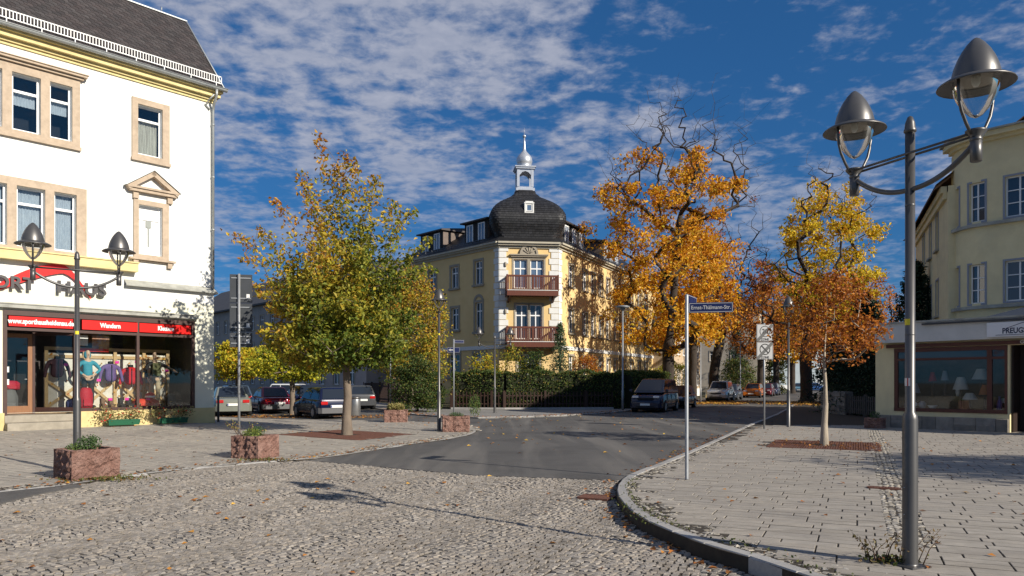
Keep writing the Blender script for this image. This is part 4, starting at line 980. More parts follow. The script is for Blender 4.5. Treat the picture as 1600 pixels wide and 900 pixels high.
# ------------------------------------------------------------------ houses further off
def house(name, label, o, t, L, D, H, wallm, roofm, wins, roof_h=3.5, win=(.95, 1.5), sm=None, gable_wins=(), base=None, flip=1):
    """o: corner, t: direction of the front (to the right seen from outside)"""
    l = math.hypot(*t); t = (t[0]/l, t[1]/l); n = (-t[1], t[0])
    P = empty(name, (o[0], o[1], 0), 0, label, 'building')
    um = lambda u, d, z: (t[0]*u+n[0]*d, t[1]*u+n[1]*d, z)
    gm = lambda u, d, z: um(d, D-u, z)             # left gable seen from outside
    w = MB(); hs = [(u, u+win[0], z, z+win[1]) for u in wins[0] for z in wins[1]]
    gs_ = [(u, u+win[0], z, z+win[1]) for u in gable_wins for z in wins[1]]
    wall_holes(w, um, 0, L, -.1, H, hs, .15); wall_holes(w, gm, 0, D, -.1, H, gs_, .15)
    w.add([um(L, 0, -.1), um(L, D, -.1), um(L, D, H), um(L, 0, H)], [(0, 1, 2, 3)]); w.add([um(L, D, -.1), um(0, D, -.1), um(0, D, H), um(L, D, H)], [(0, 1, 2, 3)])
    w.build('wall', wallm, P)
    for h in hs: window(P, um, *h, .1, .07, 2, .7, m_pane_dark, back=False, surround=(sm, .12, .03) if sm else None)
    for h in gs_: window(P, gm, *h, .1, .07, 2, .7, m_pane_dark, back=False, surround=(sm, .12, .03) if sm else None)
    r = MB(); e = .45; a = [um(-e, -e, H), um(L+e, -e, H), um(L+e, D+e, H), um(-e, D+e, H)]; hip = min(D*.35, 3)
    b = [um(hip, D*.4, H+roof_h), um(L-hip, D*.4, H+roof_h), um(L-hip, D*.6, H+roof_h), um(hip, D*.6, H+roof_h)]
    lo = [(p[0], p[1], p[2]-.18) for p in a]; r.loft([lo, a, b]); rf = r.build('roof', roofm, P)
    c = MB(); x = L*.3; cx, cy, _ = um(x, D*.5, 0); c.box(cx-.35, cx+.35, cy-.3, cy+.3, H+roof_h-1, H+roof_h+1.0); c.build('chimney', mat('chimney_brick', (.28, .12, .08), .9), rf)
    q = MB(); ubox(q, um, -.05, L+.05, -.06, .02, -.1, .9); ubox(q, gm, -.05, D+.05, -.06, .02, -.1, .9); q.build('plinth', sm or m_vgrey, P)
    return P
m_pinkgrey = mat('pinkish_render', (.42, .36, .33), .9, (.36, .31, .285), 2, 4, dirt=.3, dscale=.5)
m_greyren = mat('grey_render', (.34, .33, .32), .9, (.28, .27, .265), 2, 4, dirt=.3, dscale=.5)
m_tan = mat('tan_render', (.52, .40, .27), .9, (.46, .35, .23), 2, 4, dirt=.25, dscale=.5)
m_beige = mat('beige_render', (.55, .49, .40), .9, (.48, .42, .34), 2, 4, dirt=.25, dscale=.5)
m_bluegrey = mat('blue_grey_render', (.36, .42, .45), .9, (.32, .37, .40), 2, 4)
m_slateg = mat('slate_far', (.075, .075, .08), .7, (.055, .055, .06), 3, 4)
lt = (.671, -.741); lc = lambda u, d: (-.87-lt[0]*u+.741*d, 49.85-lt[1]*u+.671*d)
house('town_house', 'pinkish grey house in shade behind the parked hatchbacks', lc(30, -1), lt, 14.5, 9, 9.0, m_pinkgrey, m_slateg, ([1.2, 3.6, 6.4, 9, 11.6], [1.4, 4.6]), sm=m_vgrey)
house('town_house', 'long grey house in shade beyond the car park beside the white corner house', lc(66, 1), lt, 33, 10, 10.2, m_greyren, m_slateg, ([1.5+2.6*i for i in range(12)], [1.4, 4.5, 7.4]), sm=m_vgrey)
st = (.4248, .9053)
house('town_house', 'tan house with white framed windows behind the dark van', (15.0, 70), st, 15, 9, 7.2, m_tan, m_slateg, ([1, 3.4, 5.8, 8.2, 10.6, 13], [1.3, 4.4]), sm=m_vwhite, gable_wins=[1.5, 6.2])
house('town_house', 'beige house with slate roof seen between the street trees', (37.0, 110), st, 16, 15, 12.2, m_beige, m_slateg, ([1, 4, 7, 10, 13], [1.4, 4.8, 8.2]), roof_h=5, sm=m_vgrey, gable_wins=[1.5, 4.6, 7.7, 10.8])
house('town_house', 'blue grey terrace with red roof closing the far end of the street', (46, 149), (1, .06), 36, 10, 8.6, m_bluegrey, m_tilered, ([1.2+3*i for i in range(11)], [1.2, 4.6]), roof_h=4, sm=m_vwhite)
house('town_house', 'red tiled gable roof peeping out beside the rounded house', (27.5, 48.5), (.9, -.43), 9, 8, 8.2, m_beige, m_tilered, ([1, 4, 7], [1.3, 4.5]), roof_h=1.6, sm=m_vgrey)

# ------------------------------------------------------------------ foliage helpers
def leaf_quads(C, size, upb=.5, wid=.55, nrm=None):
    n = len(C); N = rng.normal(size=(n, 3)); N[:, 2] += upb*1.2
    if nrm is not None: N += nrm*1.2
    N /= np.linalg.norm(N, axis=1)[:, None]
    T = np.cross(N, rng.normal(size=(n, 3))); T /= np.linalg.norm(T, axis=1)[:, None]; B = np.cross(N, T)
    s = (size*rng.uniform(.65, 1.3, n))[:, None]
    V = np.empty((n, 4, 3)); V[:, 0] = C-T*s*.5; V[:, 2] = C+T*s*.5-N*s*.12; V[:, 1] = C+B*s*wid*.5+T*s*.05+N*s*.12; V[:, 3] = C-B*s*wid*.5+T*s*.05+N*s*.12
    F = np.arange(4*n).reshape(n, 4)
    return V.reshape(-1, 3), F
def leaves(name, C, size, tint, mt, parent, kind=None, upb=.5, wid=.6, nrm=None):
    V, F = leaf_quads(C, size, upb, wid, nrm)
    o = link(name, np_mesh(name, V, F, mt, np.repeat(np.clip(tint, 0, 1), 4)), parent)
    return tag(o, kind=kind)
def gauss(n):
    return np.clip(rng.normal(size=(n, 3)), -1.7, 1.7)
G1, G2 = (.045, .085, .018), (.12, .15, .025)
lf_planter = leaf_mat('leaf_planter', [(0, (.04, .085, .03)), (.5, (.10, .16, .05)), (.8, (.22, .26, .05)), (1, (.30, .16, .08))], .3, .25)
lf_grass = leaf_mat('leaf_grass', [(0, (.16, .17, .05)), (.5, (.33, .28, .10)), (1, (.45, .36, .16))], .25, .25)

# ------------------------------------------------------------------ lamps
def lamp_head(parent, x, zb, rods):
    M = at(x, 0, zb) @ Matrix.Diagonal((.93, .93, .96, 1))
    h = MB(); h.lathe([(.192, .0), (.187, .05), (.172, .11), (.147, .175), (.113, .24), (.073, .297), (.034, .338), (.012, .352), (.0, .354)], seg=28, M=M, cap=False)
    h.lathe([(.18, .004), (.195, .008), (.255, -.012), (.298, -.038), (.306, -.052), (.298, -.056), (.25, -.034), (.19, -.018)], seg=28, M=M, cap=False)
    hd = h.build('lamp_hood', m_steel, parent)
    r = MB(); r.lathe([(.0, .03), (.11, .03), (.135, .0), (.19, -.012), (.27, -.036)], seg=24, M=M, cap=False); r.build('reflector', m_refl, hd)
    g_ = MB(); g_.lathe([(.195, -.015), (.185, -.08), (.155, -.16), (.105, -.245), (.05, -.305), (.012, -.325), (.0, -.327)], seg=24, M=M, cap=False); g_.build('glass_bowl', m_lglass, hd)
    b = MB(); b.lathe([(.02, -.06), (.035, -.03), (.035, .02), (.03, .03)], seg=10, M=M); b.build('bulb', mat('bulb_white', (.7, .7, .66), .3), hd)
    for k in range(rods):
        a = PI/2+2*PI*k/rods; c, s = math.cos(a), math.sin(a); m = MB()
        m.tube([(x+c*r_, s*r_, zb+z) for r_, z in ((.212, -.02), (.216, -.10), (.205, -.19), (.175, -.28), (.12, -.37), (.06, -.45))], [.013]*6, 8); m.build('rod', m_steel, parent)
    m = MB(); m.lathe([(.035, -.53), (.05, -.52), (.05, -.505), (.045, -.49), (.085, -.445), (.085, -.43), (.02, -.425)], seg=16, M=M); m.build('cup', m_steel, parent)
def band_(P, z, h, r, mt, name='sticker', a0=-2.4, a1=-.9):
    m = MB(); n = 8; vs = []
    for i in range(n):
        a = a0+(a1-a0)*i/(n-1); vs += [(r*math.cos(a), r*math.sin(a), z), (r*math.cos(a), r*math.sin(a), z+h)]
    m.add(vs, [(2*i, 2*i+2, 2*i+3, 2*i+1) for i in range(n-1)], True); m.build(name, mt, P)
def lamp_double(label, loc, rz, span=1.2, sticker=True):
    P = empty('street_lamp', loc, rz, label, 'street lamp', 'street lamps')
    m = MB(); m.lathe([(.082, 0), (.066, .012), (.064, .03), (.0635, 1.30), (.058, 1.34), (.041, 1.37), (.0405, 3.86)], seg=20); m.build('pole', m_steel, P)
    m = MB(); m.lathe([(.041, 3.85), (.052, 3.86), (.052, 3.875), (.045, 3.89), (.04, 3.94), (.022, 3.99), (.0, 4.005)], seg=16); m.build('finial', m_steel, P)
    s2 = span/2
    for dy in (-.045, .045):
        m = MB(); m.tube([(-s2, dy, 3.66), (s2, dy, 3.66)], .011, 8); m.build('tie_bar', m_steel, P)
    m = MB(); n = 25; m.tube([(-s2+span*i/(n-1), 0, 3.345+.25*abs(2*i/(n-1)-1)**2.2) for i in range(n)], .023, 10); m.build('arm', m_steel, P)
    for s in (-1, 1):
        m = MB(); m.lathe([(.036, 3.43), (.044, 3.435), (.044, 3.64)], (s*s2, 0, 0), 14); m.build('arm_end', m_steel, P); lamp_head(P, s*s2, 4.10, 2)
    band_(P, .42, .32, .0652, mat('lamp_door_paint', (.11, .106, .104), .45, metal=.6), 'access_door', -2.1, -1.2)
    for z in (.46, .70): MB().lathe([(.006, 0), (.006, .004), (.0, .005)], seg=8, M=at(-.005, -.066, z) @ Matrix.Rotation(PI/2, 4, 'X')).build('bolt', m_galv, P)
    MB().bevbox(-.12, .12, -.12, .12, -.008, .012, .003).build('base_plate', m_steel, P)
    for z in (2.05, 3.2): 
        m = MB(); m.lathe([(.0415, z), (.0422, z+.002), (.0422, z+.01), (.0415, z+.012)], seg=16, cap=False); m.build('joint_ring', m_steel, P)
    return P
def lamp_single(label, loc, h=4.5, rods=4):
    P = empty('street_lamp', loc, .3, label, 'street lamp', 'street lamps'); zb = h-.34
    m = MB(); m.lathe([(.082, 0), (.066, .012), (.0635, 1.30), (.058, 1.34), (.041, 1.37), (.0405, zb-.52)], seg=16); m.build('pole', m_steel, P); lamp_head(P, 0, zb, rods); return P
m_yst = mat('sticker_yellow', (.75, .60, .03), .5)
p = G(1422, 884, .03); L1 = lamp_double('large two headed grey street lamp on the slabs in the right foreground', (p[0], p[1], .03), math.atan2(-.92, .40))
band_(L1, 2.14, .055, .0425, m_yst); band_(L1, 1.60, .07, .0425, mat('sticker_white', (.7, .65, .62), .5)); band_(L1, 1.60, .07, .0427, mat('sticker_red', (.45, .03, .02), .5), a0=-1.5, a1=-1.25)
L2 = lamp_double('two headed grey street lamp behind the stone planter before the sports shop', (-7.86, 13.30, .02), math.atan2(.56, .83), 1.34)
band_(L2, 2.5, .06, .0425, m_yst)
p = G(773, 645, .05); lamp_double('two headed grey street lamp before the villa hedge', (p[0], p[1], .05), .1, 1.62)
p = G(686, 673, .02); L3 = lamp_single('single headed grey street lamp beside the planter at the pavement tip', (p[0], p[1], .02), 4.75)
band_(L3, 3.2, .06, .0425, m_yst)
p = G(1232, 667, .03); L4 = lamp_single('single headed grey street lamp behind the zone signs', (p[0], p[1], .03), 4.72)
band_(L4, 2.6, .06, .0425, m_yst)
def pole_lamp(label, loc, h, flat_=True):
    P = empty('street_lamp', loc, 0, label, 'street lamp', 'plain street lamps')
    m = MB(); m.lathe([(.07, 0), (.07, 1.1), (.05, 1.13), (.045, h)], seg=12); m.build('pole', m_galv, P)
    m = MB(); m.lathe([(.05, h), (.12, h+.03), (.17, h+.14), (.40, h+.19), (.41, h+.23), (.30, h+.27), (.0, h+.29)], seg=20); m.build('lamp_hood', m_galv, P)
    return P
p = G(973, 641, .05); pole_lamp('slim lamp post with flat round hood beside the dark van', (p[0], p[1], .05), 5.6)
pole_lamp('slim lamp post in front of the silver off-roader', (14.6, 57, .05), 5.4)
pole_lamp('slim lamp post beyond the silver off-roader', (24.2, 78, .05), 5.6)
pole_lamp('slim lamp post far down the street beside the orange car', (36.5, 93, .05), 7.0)

# ------------------------------------------------------------------ signs
m_blue = mat('sign_blue', (.008, .015, .07), .4)
m_signw = mat('sign_face_white', (.40, .40, .40), .4)
m_signb = mat('sign_black', (.02, .02, .022), .5)
m_signback = mat('sign_back_dark', (.05, .055, .065), .55, (.04, .045, .05), 3, 4)
def blade(P, w, h, z, rz, txt, sz, x0=.04, arrow=False, txtm=None):
    M = at(0, 0, z) @ Matrix.Rotation(rz, 4, 'Z')
    b = MB().box(x0, x0+w, -.012, .012, -h/2, h/2, M).build('sign_blade', m_blue, P)
    f = MB()
    for (a, c, d, e) in ((x0+.012, x0+w-.012, h/2-.018, h/2-.010), (x0+.012, x0+w-.012, -h/2+.010, -h/2+.018), (x0+.012, x0+.020, -h/2+.018, h/2-.018), (x0+w-.020, x0+w-.012, -h/2+.018, h/2-.018)): f.box(a, c, -.0135, -.0122, d, e, M)
    f.build('border', m_signw, b)
    if txt: text(txt, sz, .0008, m_signw, b, M @ at(x0+w/2, -.0135, 0) @ FRONT, bold=.0012, xs=.9)
    if arrow: MB().prism([(x0+.05, 0), (x0+.16, .07), (x0+.16, .03), (x0+.3, .03), (x0+.3, -.03), (x0+.16, -.03), (x0+.16, -.07)], -.0006, .0006, M @ at(0, -.014, 0) @ FRONT).build('arrow', m_signw, b)
p = G(1073, 749, .03); SP = empty('street_sign', (p[0], p[1], .03), 0, 'slim post with blue street name blade on the right pavement', 'street sign')
m = MB(); m.lathe([(.032, 0), (.030, .01), (.030, 3.08), (.02, 3.10)], seg=14); m.build('post', m_galv, SP)
blade(SP, .72, .17, 2.87, R(-12), 'Ernst-Thälmann-Str.', .088, .03)
blade(SP, .60, .17, 3.02, R(62), '', .1, .03)
p = G(709, 646.5, .05); SP2 = empty('street_sign', (p[0], p[1], .05), 0, 'slim post with two small blue blades before the hedge', 'street sign')
m = MB(); m.lathe([(.035, 0), (.035, 3.75)], seg=12); m.build('post', m_galv, SP2)
blade(SP2, .50, .16, 3.62, R(18), '', .08, .03); blade(SP2, .62, .26, 3.2, R(8), '', .08, -.32, arrow=True)
p = G(1194, 670, .03); ZS = empty('zone_sign', (p[0], p[1], .03), R(8), 'two square end of zone signs on a slim post by the right kerb', 'traffic sign')
m = MB(); m.lathe([(.032, 0), (.032, 3.66)], seg=12); m.build('post', m_galv, ZS)
def zone(z, kind):
    s = .60; b = MB(); b.bevbox(-s/2, s/2, -.055, -.035, z, z+s, .008); pl = b.build('sign_plate', m_signw, ZS); y = -.057; cz = z+s*.58
    g_ = mat('sign_grey', (.16, .16, .16), .5)
    r = MB()
    for i in range(32):
        a0, a1 = 2*PI*i/32, 2*PI*(i+1)/32
        r.add([(rr*math.cos(a), y, cz+rr*math.sin(a)) for rr, a in ((.165, a0), (.195, a0), (.195, a1), (.165, a1))], [(3, 2, 1, 0), (0, 1, 2, 3)])
    r.build('ring', g_ if kind == 20 else m_signb, pl)
    st_ = MB()
    M = at(0, y-.002, z+s/2) @ Matrix.Rotation(-R(45), 4, 'Y')
    for k in ((-.052, .052),): st_.box(-.395, .395, -.0008, .0008, k[0], k[1], M)
    st_.build('stripe', mat('sign_stripe', (.09, .09, .09), .5), pl)
    if kind == 20: text('20', .22, .0006, m_signb, pl, at(0, y-.004, cz) @ FRONT, bold=.004)
    else:
        x = MB(); M = at(0, y-.004, cz) @ Matrix.Rotation(R(45), 4, 'Y'); x.box(-.165, .165, -.0008, .0008, -.02, .02, M); x.build('bar', m_signb, pl)
    text('ZONE', .11, .0006, m_signb, pl, at(0, y-.004, z+.07) @ FRONT, bold=.002)
    f = MB()
    for (a, c, d, e) in ((-s/2+.012, s/2-.012, .012, .02), (-s/2+.012, s/2-.012, s-.02, s-.012), (-s/2+.012, -s/2+.02, .02, s-.02), (s/2-.02, s/2-.012, .02, s-.02)): f.box(a, c, y-.0006, y+.0006, z+d, z+e)
    f.build('border', m_signb, pl)
zone(3.02, 20); zone(2.40, 0)
p = GL(373.5, 678); SB = empty('sign_post', p, R(14), 'slim post with three dark sign backs before the parked silver saloon', 'traffic sign')
m = MB(); m.lathe([(.036, 0), (.036, 4.65)], seg=12); m.build('post', m_galv, SB)
for (z0, z1) in ((3.83, 4.64), (2.98, 3.79), (2.52, 2.94)):
    b = MB(); b.bevbox(-.26, .36, .045, .062, z0, z1, .006); pl = b.build('sign_plate', m_signback, SB)
    f = MB(); 
    for z in (z0+.1, z1-.12): f.box(-.22, .32, .028, .045, z, z+.03)
    f.build('bracket', m_galv, pl); MB().box(.20, .29, .040, .0445, z0+.13, z0+.24).build('sticker', m_white, pl)
for (px, py, h, lab) in ((610, 645, 4.2, 'thin bare metal post behind the grassy planter'), (1157, 640, 2.6, '')):
    if not lab: continue
    q = G(px, py); P = empty('metal_post', (q[0], q[1], 0), 0, lab, 'post'); m = MB(); m.lathe([(.035, 0), (.035, h), (.02, h+.02)], seg=10); m.build('post', m_galv, P); m = MB(); m.lathe([(.042, .9), (.042, .94)], seg=10); m.build('clamp', m_galv, P)
q = GL(341, 659.5); P = empty('bollard', q, 0, 'slim grey bollard beside the corner of the white house', 'bollard')
m = MB(); m.lathe([(.04, 0), (.04, .93), (.03, .96), (.0, .97)], seg=12); m.build('post', m_steel, P); m = MB(); m.lathe([(.06, 0), (.06, .02), (.041, .025)], seg=12); m.build('foot_ring', m_steel, P)
# litter bin
q = G(553, 660); P = empty('litter_bin', (q[0], q[1], .02), 0, 'cylindrical steel litter bin on a post behind the tree trunk', 'litter bin')
m = MB(); m.lathe([(.035, 0), (.035, 1.05)], (-.20, 0, 0), 10); m.build('post', m_steel, P)
m = MB(); m.lathe([(.19, .26), (.21, .28), (.21, .92), (.205, .94)], (.06, 0, 0), 20); m.build('drum', mat('bin_steel', (.42, .42, .42), .35, (.34, .34, .34), 5, 4, metal=.8), P)
m = MB(); m.lathe([(.215, .95), (.22, .97), (.215, 1.02), (.10, 1.06), (.0, 1.065)], (.06, 0, 0), 20); m.build('lid', m_steel, P)
for x in (-.1, .0): pass

# ------------------------------------------------------------------ stone planters
def noise3(p, s, seed=0):
    return math.sin(p[0]*s*1.7+p[1]*s*2.3+seed)*.5+math.sin(p[1]*s*3.1-p[2]*s*2.7+seed*1.7)*.3+math.sin(p[2]*s*4.3+p[0]*s*3.9+seed*.6)*.2
def planter(label, c, w, d, h, rz, plants, seed):
    P = empty('stone_planter', (c[0], c[1], .015), rz, label, 'planter', 'pink granite planters')
    random.seed(seed); m = MB(); nx, nz = 16, 11
    loop = []
    for i in range(nx): loop.append((-w/2+w*i/nx, -d/2, 0, -1))
    for i in range(nx): loop.append((w/2, -d/2+d*i/nx, 1, 0))
    for i in range(nx): loop.append((w/2-w*i/nx, d/2, 0, 1))
    for i in range(nx): loop.append((-w/2, d/2-d*i/nx, -1, 0))
    rings = []
    for j in range(nz+1):
        z = h*j/nz; rg = []
        for i, (x, y, ax, ay) in enumerate(loop):
            corner = i % nx == 0; k = 0 if (corner or j in (0, nz)) else 1
            o = k*(.030*noise3((x, y, z), 11, seed)+random.uniform(-.022, .024))+.012*noise3((x, y, z), 4, seed+3)
            rg.append((x+ax*o, y+ay*o, z+(random.uniform(-.006, .006) if j == nz else 0)))
        rings.append(rg)
    t = .09
    inn = [(x*(1-2*t/w), y*(1-2*t/d), h+random.uniform(-.008, .004)) for x, y, _, _ in loop]; bot = [(x*(1-2*t/w), y*(1-2*t/d), h-.12) for x, y, _, _ in loop]
    rings += [inn, bot]; m.loft(rings, caps=False); m.add([(x*(1-2*t/w), y*(1-2*t/d), h-.08) for x, y, _, _ in loop], [tuple(range(4*nx))]); m.mi[-1] = 1
    m.build('trough', [m_pink, m_soil], P)
    for (x, y, r, hh, n, sz, t0, t1, mt, nm) in plants:
        C = rng.normal(size=(n, 3)); C /= np.linalg.norm(C, axis=1)[:, None]; C *= (rng.random(n)**.4)[:, None]
        C = C*np.array([r, r, hh*.5])+np.array([x, y, h-.06+hh*.48]); C[:, 2] = np.maximum(C[:, 2], h-.06)
        leaves(nm, C, sz, t0+(t1-t0)*rng.random(n), mt, P, upb=.2, wid=.4)
    return P
def stems(P, n, h0, hh, r, mt, tint, ox=0, oy=0, zb=.0, sz=.05):
    m = MB(); C = []
    for i in range(n):
        a = random.uniform(0, 2*PI); x, y = ox+r*.4*random.uniform(-1, 1), oy+r*.4*random.uniform(-1, 1); H = hh*random.uniform(.5, 1)
        pts = [(x, y, zb), (x+math.cos(a)*r*.3, y+math.sin(a)*r*.3, zb+H*.55), (x+math.cos(a)*r*.8, y+math.sin(a)*r*.8, zb+H)]
        m.tube(pts, [.006, .004, .002], 4)
        for k in range(7): t = random.uniform(.4, 1); q = Vector(pts[1]).lerp(Vector(pts[2]), t); C.append((q.x+random.uniform(-.04, .04), q.y+random.uniform(-.04, .04), q.z+random.uniform(-.03, .03)))
    m.build('stems', mat('dry_stem', (.10, .06, .035), .9), P); leaves('leaves', np.array(C), sz, tint+.2*rng.random(len(C)), mt, P)
p1 = planter('pink granite planter at the foot of the left street lamp', (-7.36, 12.75), .78, .74, .50, R(52), [(.05, .05, .20, .30, 500, .05, 0, .45, lf_planter, 'plant'), (-.18, .1, .12, .16, 200, .04, .3, .7, lf_planter, 'plant')], 3)
p2 = planter('pink granite planter with yellow green plants before the sign post', (-5.58, 16.0), .70, .70, .49, R(70), [(-.1, 0, .22, .22, 420, .05, .5, .85, lf_planter, 'plant'), (.15, .1, .2, .26, 420, .045, .0, .4, lf_planter, 'plant')], 5)
stems(p2, 10, 0, .42, .4, lf_planter, .8, -.1, .1, .42)
p3 = planter('pink granite planter topped with dry grass beyond the litter bin', (-4.75, 30.1), .9, .8, .50, R(8), [(0, 0, .36, .34, 700, .13, 0, 1, lf_grass, 'grass_tuft')], 8)
p4 = planter('pink granite planter at the tip of the left pavement', (-1.85, 24.3), .85, .7, .52, R(4), [(0, .1, .25, .18, 300, .05, 0, .4, lf_planter, 'plant'), (.62, .2, .22, .8, 500, .06, .2, .8, lf_planter, 'plant')], 9)
p5 = planter('small red planter at the left corner of the lamp shop', (12.75, 25.85), .55, .45, .38, R(-49), [(0, 0, .18, .3, 200, .06, 0, .4, lf_planter, 'plant')], 12)
# green flower boxes on the ground in front of the shop
m_gbox = mat('green_plastic_box', (.015, .10, .05), .45)
lf_flower = leaf_mat('leaf_flower', [(0, (.10, .12, .04)), (.6, (.34, .28, .10)), (.85, (.45, .36, .18)), (.86, (.62, .03, .02)), (1, (.62, .03, .02))], .25, .25)
rz = LB.rotation_euler.z; ML = at(*LB.location) @ Matrix.Rotation(rz, 4, 'Z') @ Matrix.Scale(KB, 4)
for (x0, x1, lab) in ((-4.30, -3.16, 'green flower box under the shop window nearer the steps'), (-2.45, -1.32, 'green flower box under the shop window nearer the corner')):
    c = ML @ Vector(((x0+x1)/2, -.42, .02)); P = empty('flower_box', c, rz, lab, 'flower box', 'green flower boxes'); P.scale = (KB, KB, KB); w = (x1-x0)/2
    m = MB(); m.hexa([(-w+.03, -.11, 0), (w-.03, -.11, 0), (w-.03, .11, 0), (-w+.03, .11, 0), (-w, -.14, .2), (w, -.14, .2), (w, .14, .2), (-w, .14, .2)]); m.build('trough', m_gbox, P)
    m = MB(); 
    for s in (-1, 1): m.box(-w-.012, w+.012, s*.14-.012, s*.14+.012, .185, .212)
    m.build('rim', m_gbox, P)
    for cx in (-w*1.0, w*.62):
        n = 260; C = rng.normal(size=(n, 3))*np.array([.22, .11, .13])+np.array([cx, 0, .42]); leaves('flowers', C, .085, rng.random(n)**1.4, lf_flower, P, 'stuff')

# ------------------------------------------------------------------ cars
m_tyre = mat('tyre', (.016, .016, .017), .85); m_rim = mat('wheel_rim', (.40, .41, .43), .35, metal=.8)
m_cglass = mat('car_glass', (.016, .022, .034), .06, spec=.45); m_trim = mat('car_trim', (.03, .03, .032), .6)
m_tail = mat('tail_lamp', (.42, .012, .012), .15, spec=.8); m_amber = mat('tail_amber', (.55, .16, .02), .2)
m_headl = mat('head_lamp', (.62, .66, .72), .08, metal=.4); m_eu = mat('plate_blue', (.01, .03, .25), .4)
def paint(name, c, metal=.3): return mat('paint_'+name, c, .2, metal=metal, coat=.3, spec=.45)
STY = {  # shoulder line (x,z) rear->front in fractions; cabin: rear base, rear roof, front roof, front base
 'sedan': dict(sh=[(-.5, .52), (-.485, .60), (-.30, .635), (.20, .635), (.44, .53), (.495, .42), (.5, .36)], cab=(-.36, -.17, .06, .235)),
 'hatch': dict(sh=[(-.5, .48), (-.49, .60), (-.30, .62), (.22, .61), (.43, .52), (.49, .43), (.5, .36)], cab=(-.485, -.40, .07, .27)),
 'estate': dict(sh=[(-.5, .50), (-.49, .60), (-.30, .62), (.20, .62), (.44, .52), (.495, .42), (.5, .36)], cab=(-.49, -.43, .06, .235)),
 'van': dict(sh=[(-.5, .42), (-.495, .56), (-.30, .58), (.26, .575), (.43, .49), (.49, .38), (.5, .30)], cab=(-.495, -.47, .12, .37)),
 'suv': dict(sh=[(-.5, .46), (-.49, .61), (-.30, .62), (.22, .61), (.45, .55), (.495, .46), (.5, .36)], cab=(-.485, -.43, .07, .24)),
}
def make_car(style, L, Wd, H, pm, bumper=None, plate=True):
    s = STY[style]; P = empty('parked_car'); zb = .20 if style != 'suv' else .27; w = Wd/2
    xs = [-.5, -.49, -.47, -.42, -.33, -.2, 0, .18, .27, .36, .43, .475, .492, .5]
    sx = [p[0] for p in s['sh']]; sz = [p[1]*H for p in s['sh']]; rings = []
    for x in xs:
        zt = float(np.interp(x, sx, sz)); k = 1-.15*max(0, (abs(x)-.40)/.10)**2.2; ww = w*k; b = zb+.10*max(0, (abs(x)-.46)/.04)
        half = [(ww*.90, b), (ww*.985, b+.07), (ww, b+(zt-b)*.45), (ww*.985, b+(zt-b)*.72), (ww*.945, zt-.045), (ww*.88, zt), (ww*.45, zt+.012)]
        rings.append([(x*L, -y, z) for y, z in half[::-1]][::-1]+[(x*L, y, z) for y, z in half[::-1]])
    m = MB(); m.loft(rings, caps=True, smooth=True); body = m.build('body', pm, P)
    md = body.modifiers.new('e', 'EDGE_SPLIT'); md.split_angle = R(38)
    # cabin
    rb, rr, fr, fb = [v*L for v in s['cab']]; zbelt = .60*H; zr = H-.03; yb, yr = w*.90, w*.70
    n = MB(); base = [(rb, -yb, zbelt-.03), (fb, -yb, zbelt-.03), (fb, yb, zbelt-.03), (rb, yb, zbelt-.03)]; top = [(rr, -yr, zr), (fr, -yr, zr), (fr, yr, zr), (rr, yr, zr)]
    topi = [(rr+.1, -yr*.8, H), (fr-.14, -yr*.8, H), (fr-.14, yr*.8, H), (rr+.1, yr*.8, H)]
    n.loft([base, top, topi], caps=True); cab = n.build('cabin', pm, P); bv = cab.modifiers.new('b', 'BEVEL'); bv.width = .05; bv.segments = 2; bv.limit_method = 'ANGLE'; bv.angle_limit = R(12)
    V = Vector
    def panel(name, q, a0, a1, b0, b1, mt, off=.012, parent=cab, skew=0):
        q = [V(p) for p in q]; f = lambda a, b: q[0].lerp(q[1], a).lerp(q[3].lerp(q[2], a), b)
        nr = (q[1]-q[0]).cross(q[3]-q[0]).normalized(); c = [f(a0, b0), f(a1, b0), f(a1-skew, b1), f(a0+skew, b1)]
        o = MB(); o.hexa([p-nr*.02 for p in c]+[p+nr*off for p in c]); return o.build(name, mt, parent)
    fs = [base[1], base[2], top[2], top[1]]; rs = [base[3], base[0], top[0], top[3]]; ls = [base[2], base[3], top[3], top[2]]; rt = [base[0], base[1], top[1], top[0]]
    panel('windscreen', fs, .07, .93, .12, .93, m_cglass); panel('rear_window', rs, .08, .92, .16, .92, m_cglass)
    cuts = ((.06, .47), (.50, .93)) if style in ('sedan', 'hatch') else ((.05, .34), (.37, .66), (.69, .95))
    for q, inv in ((rt, 0), (ls, 1)):
        for (a, c) in cuts:
            a2, c2 = (1-c, 1-a) if inv else (a, c); panel('side_window', q, a2, c2, .16, .90, m_cglass)
    # doors lines, sills, handles
    tr = MB()
    for y in (-1, 1): tr.box(-.30*L, .30*L, y*w-.012, y*w+.012, zb+.20, zb+.27)
    tr.build('side_strip', m_trim, P)
    for y in (-1, 1):
        for x in (-.12*L, .10*L): MB().bevbox(x-.09, x+.09, y*(w*.985)-.022, y*(w*.985)+.022, .52*H, .52*H+.035, .008).build('door_handle', pm, P)
        for x in (-.02*L, .205*L, -.24*L): MB().box(x-.006, x+.006, y*w*.992-.012, y*w*.992+.010, zb+.14, .585*H).build('door_gap', m_black, P)
        mr = MB(); mr.bevbox(fb-.28, fb-.12, y*(w+.09)-.08, y*(w+.09)+.08, zbelt+.02, zbelt+.16, .03); mr.build('mirror', pm, P)
    # wheels
    wr = .31 if style != 'suv' else .36; wr = wr if L > 3.9 else .285
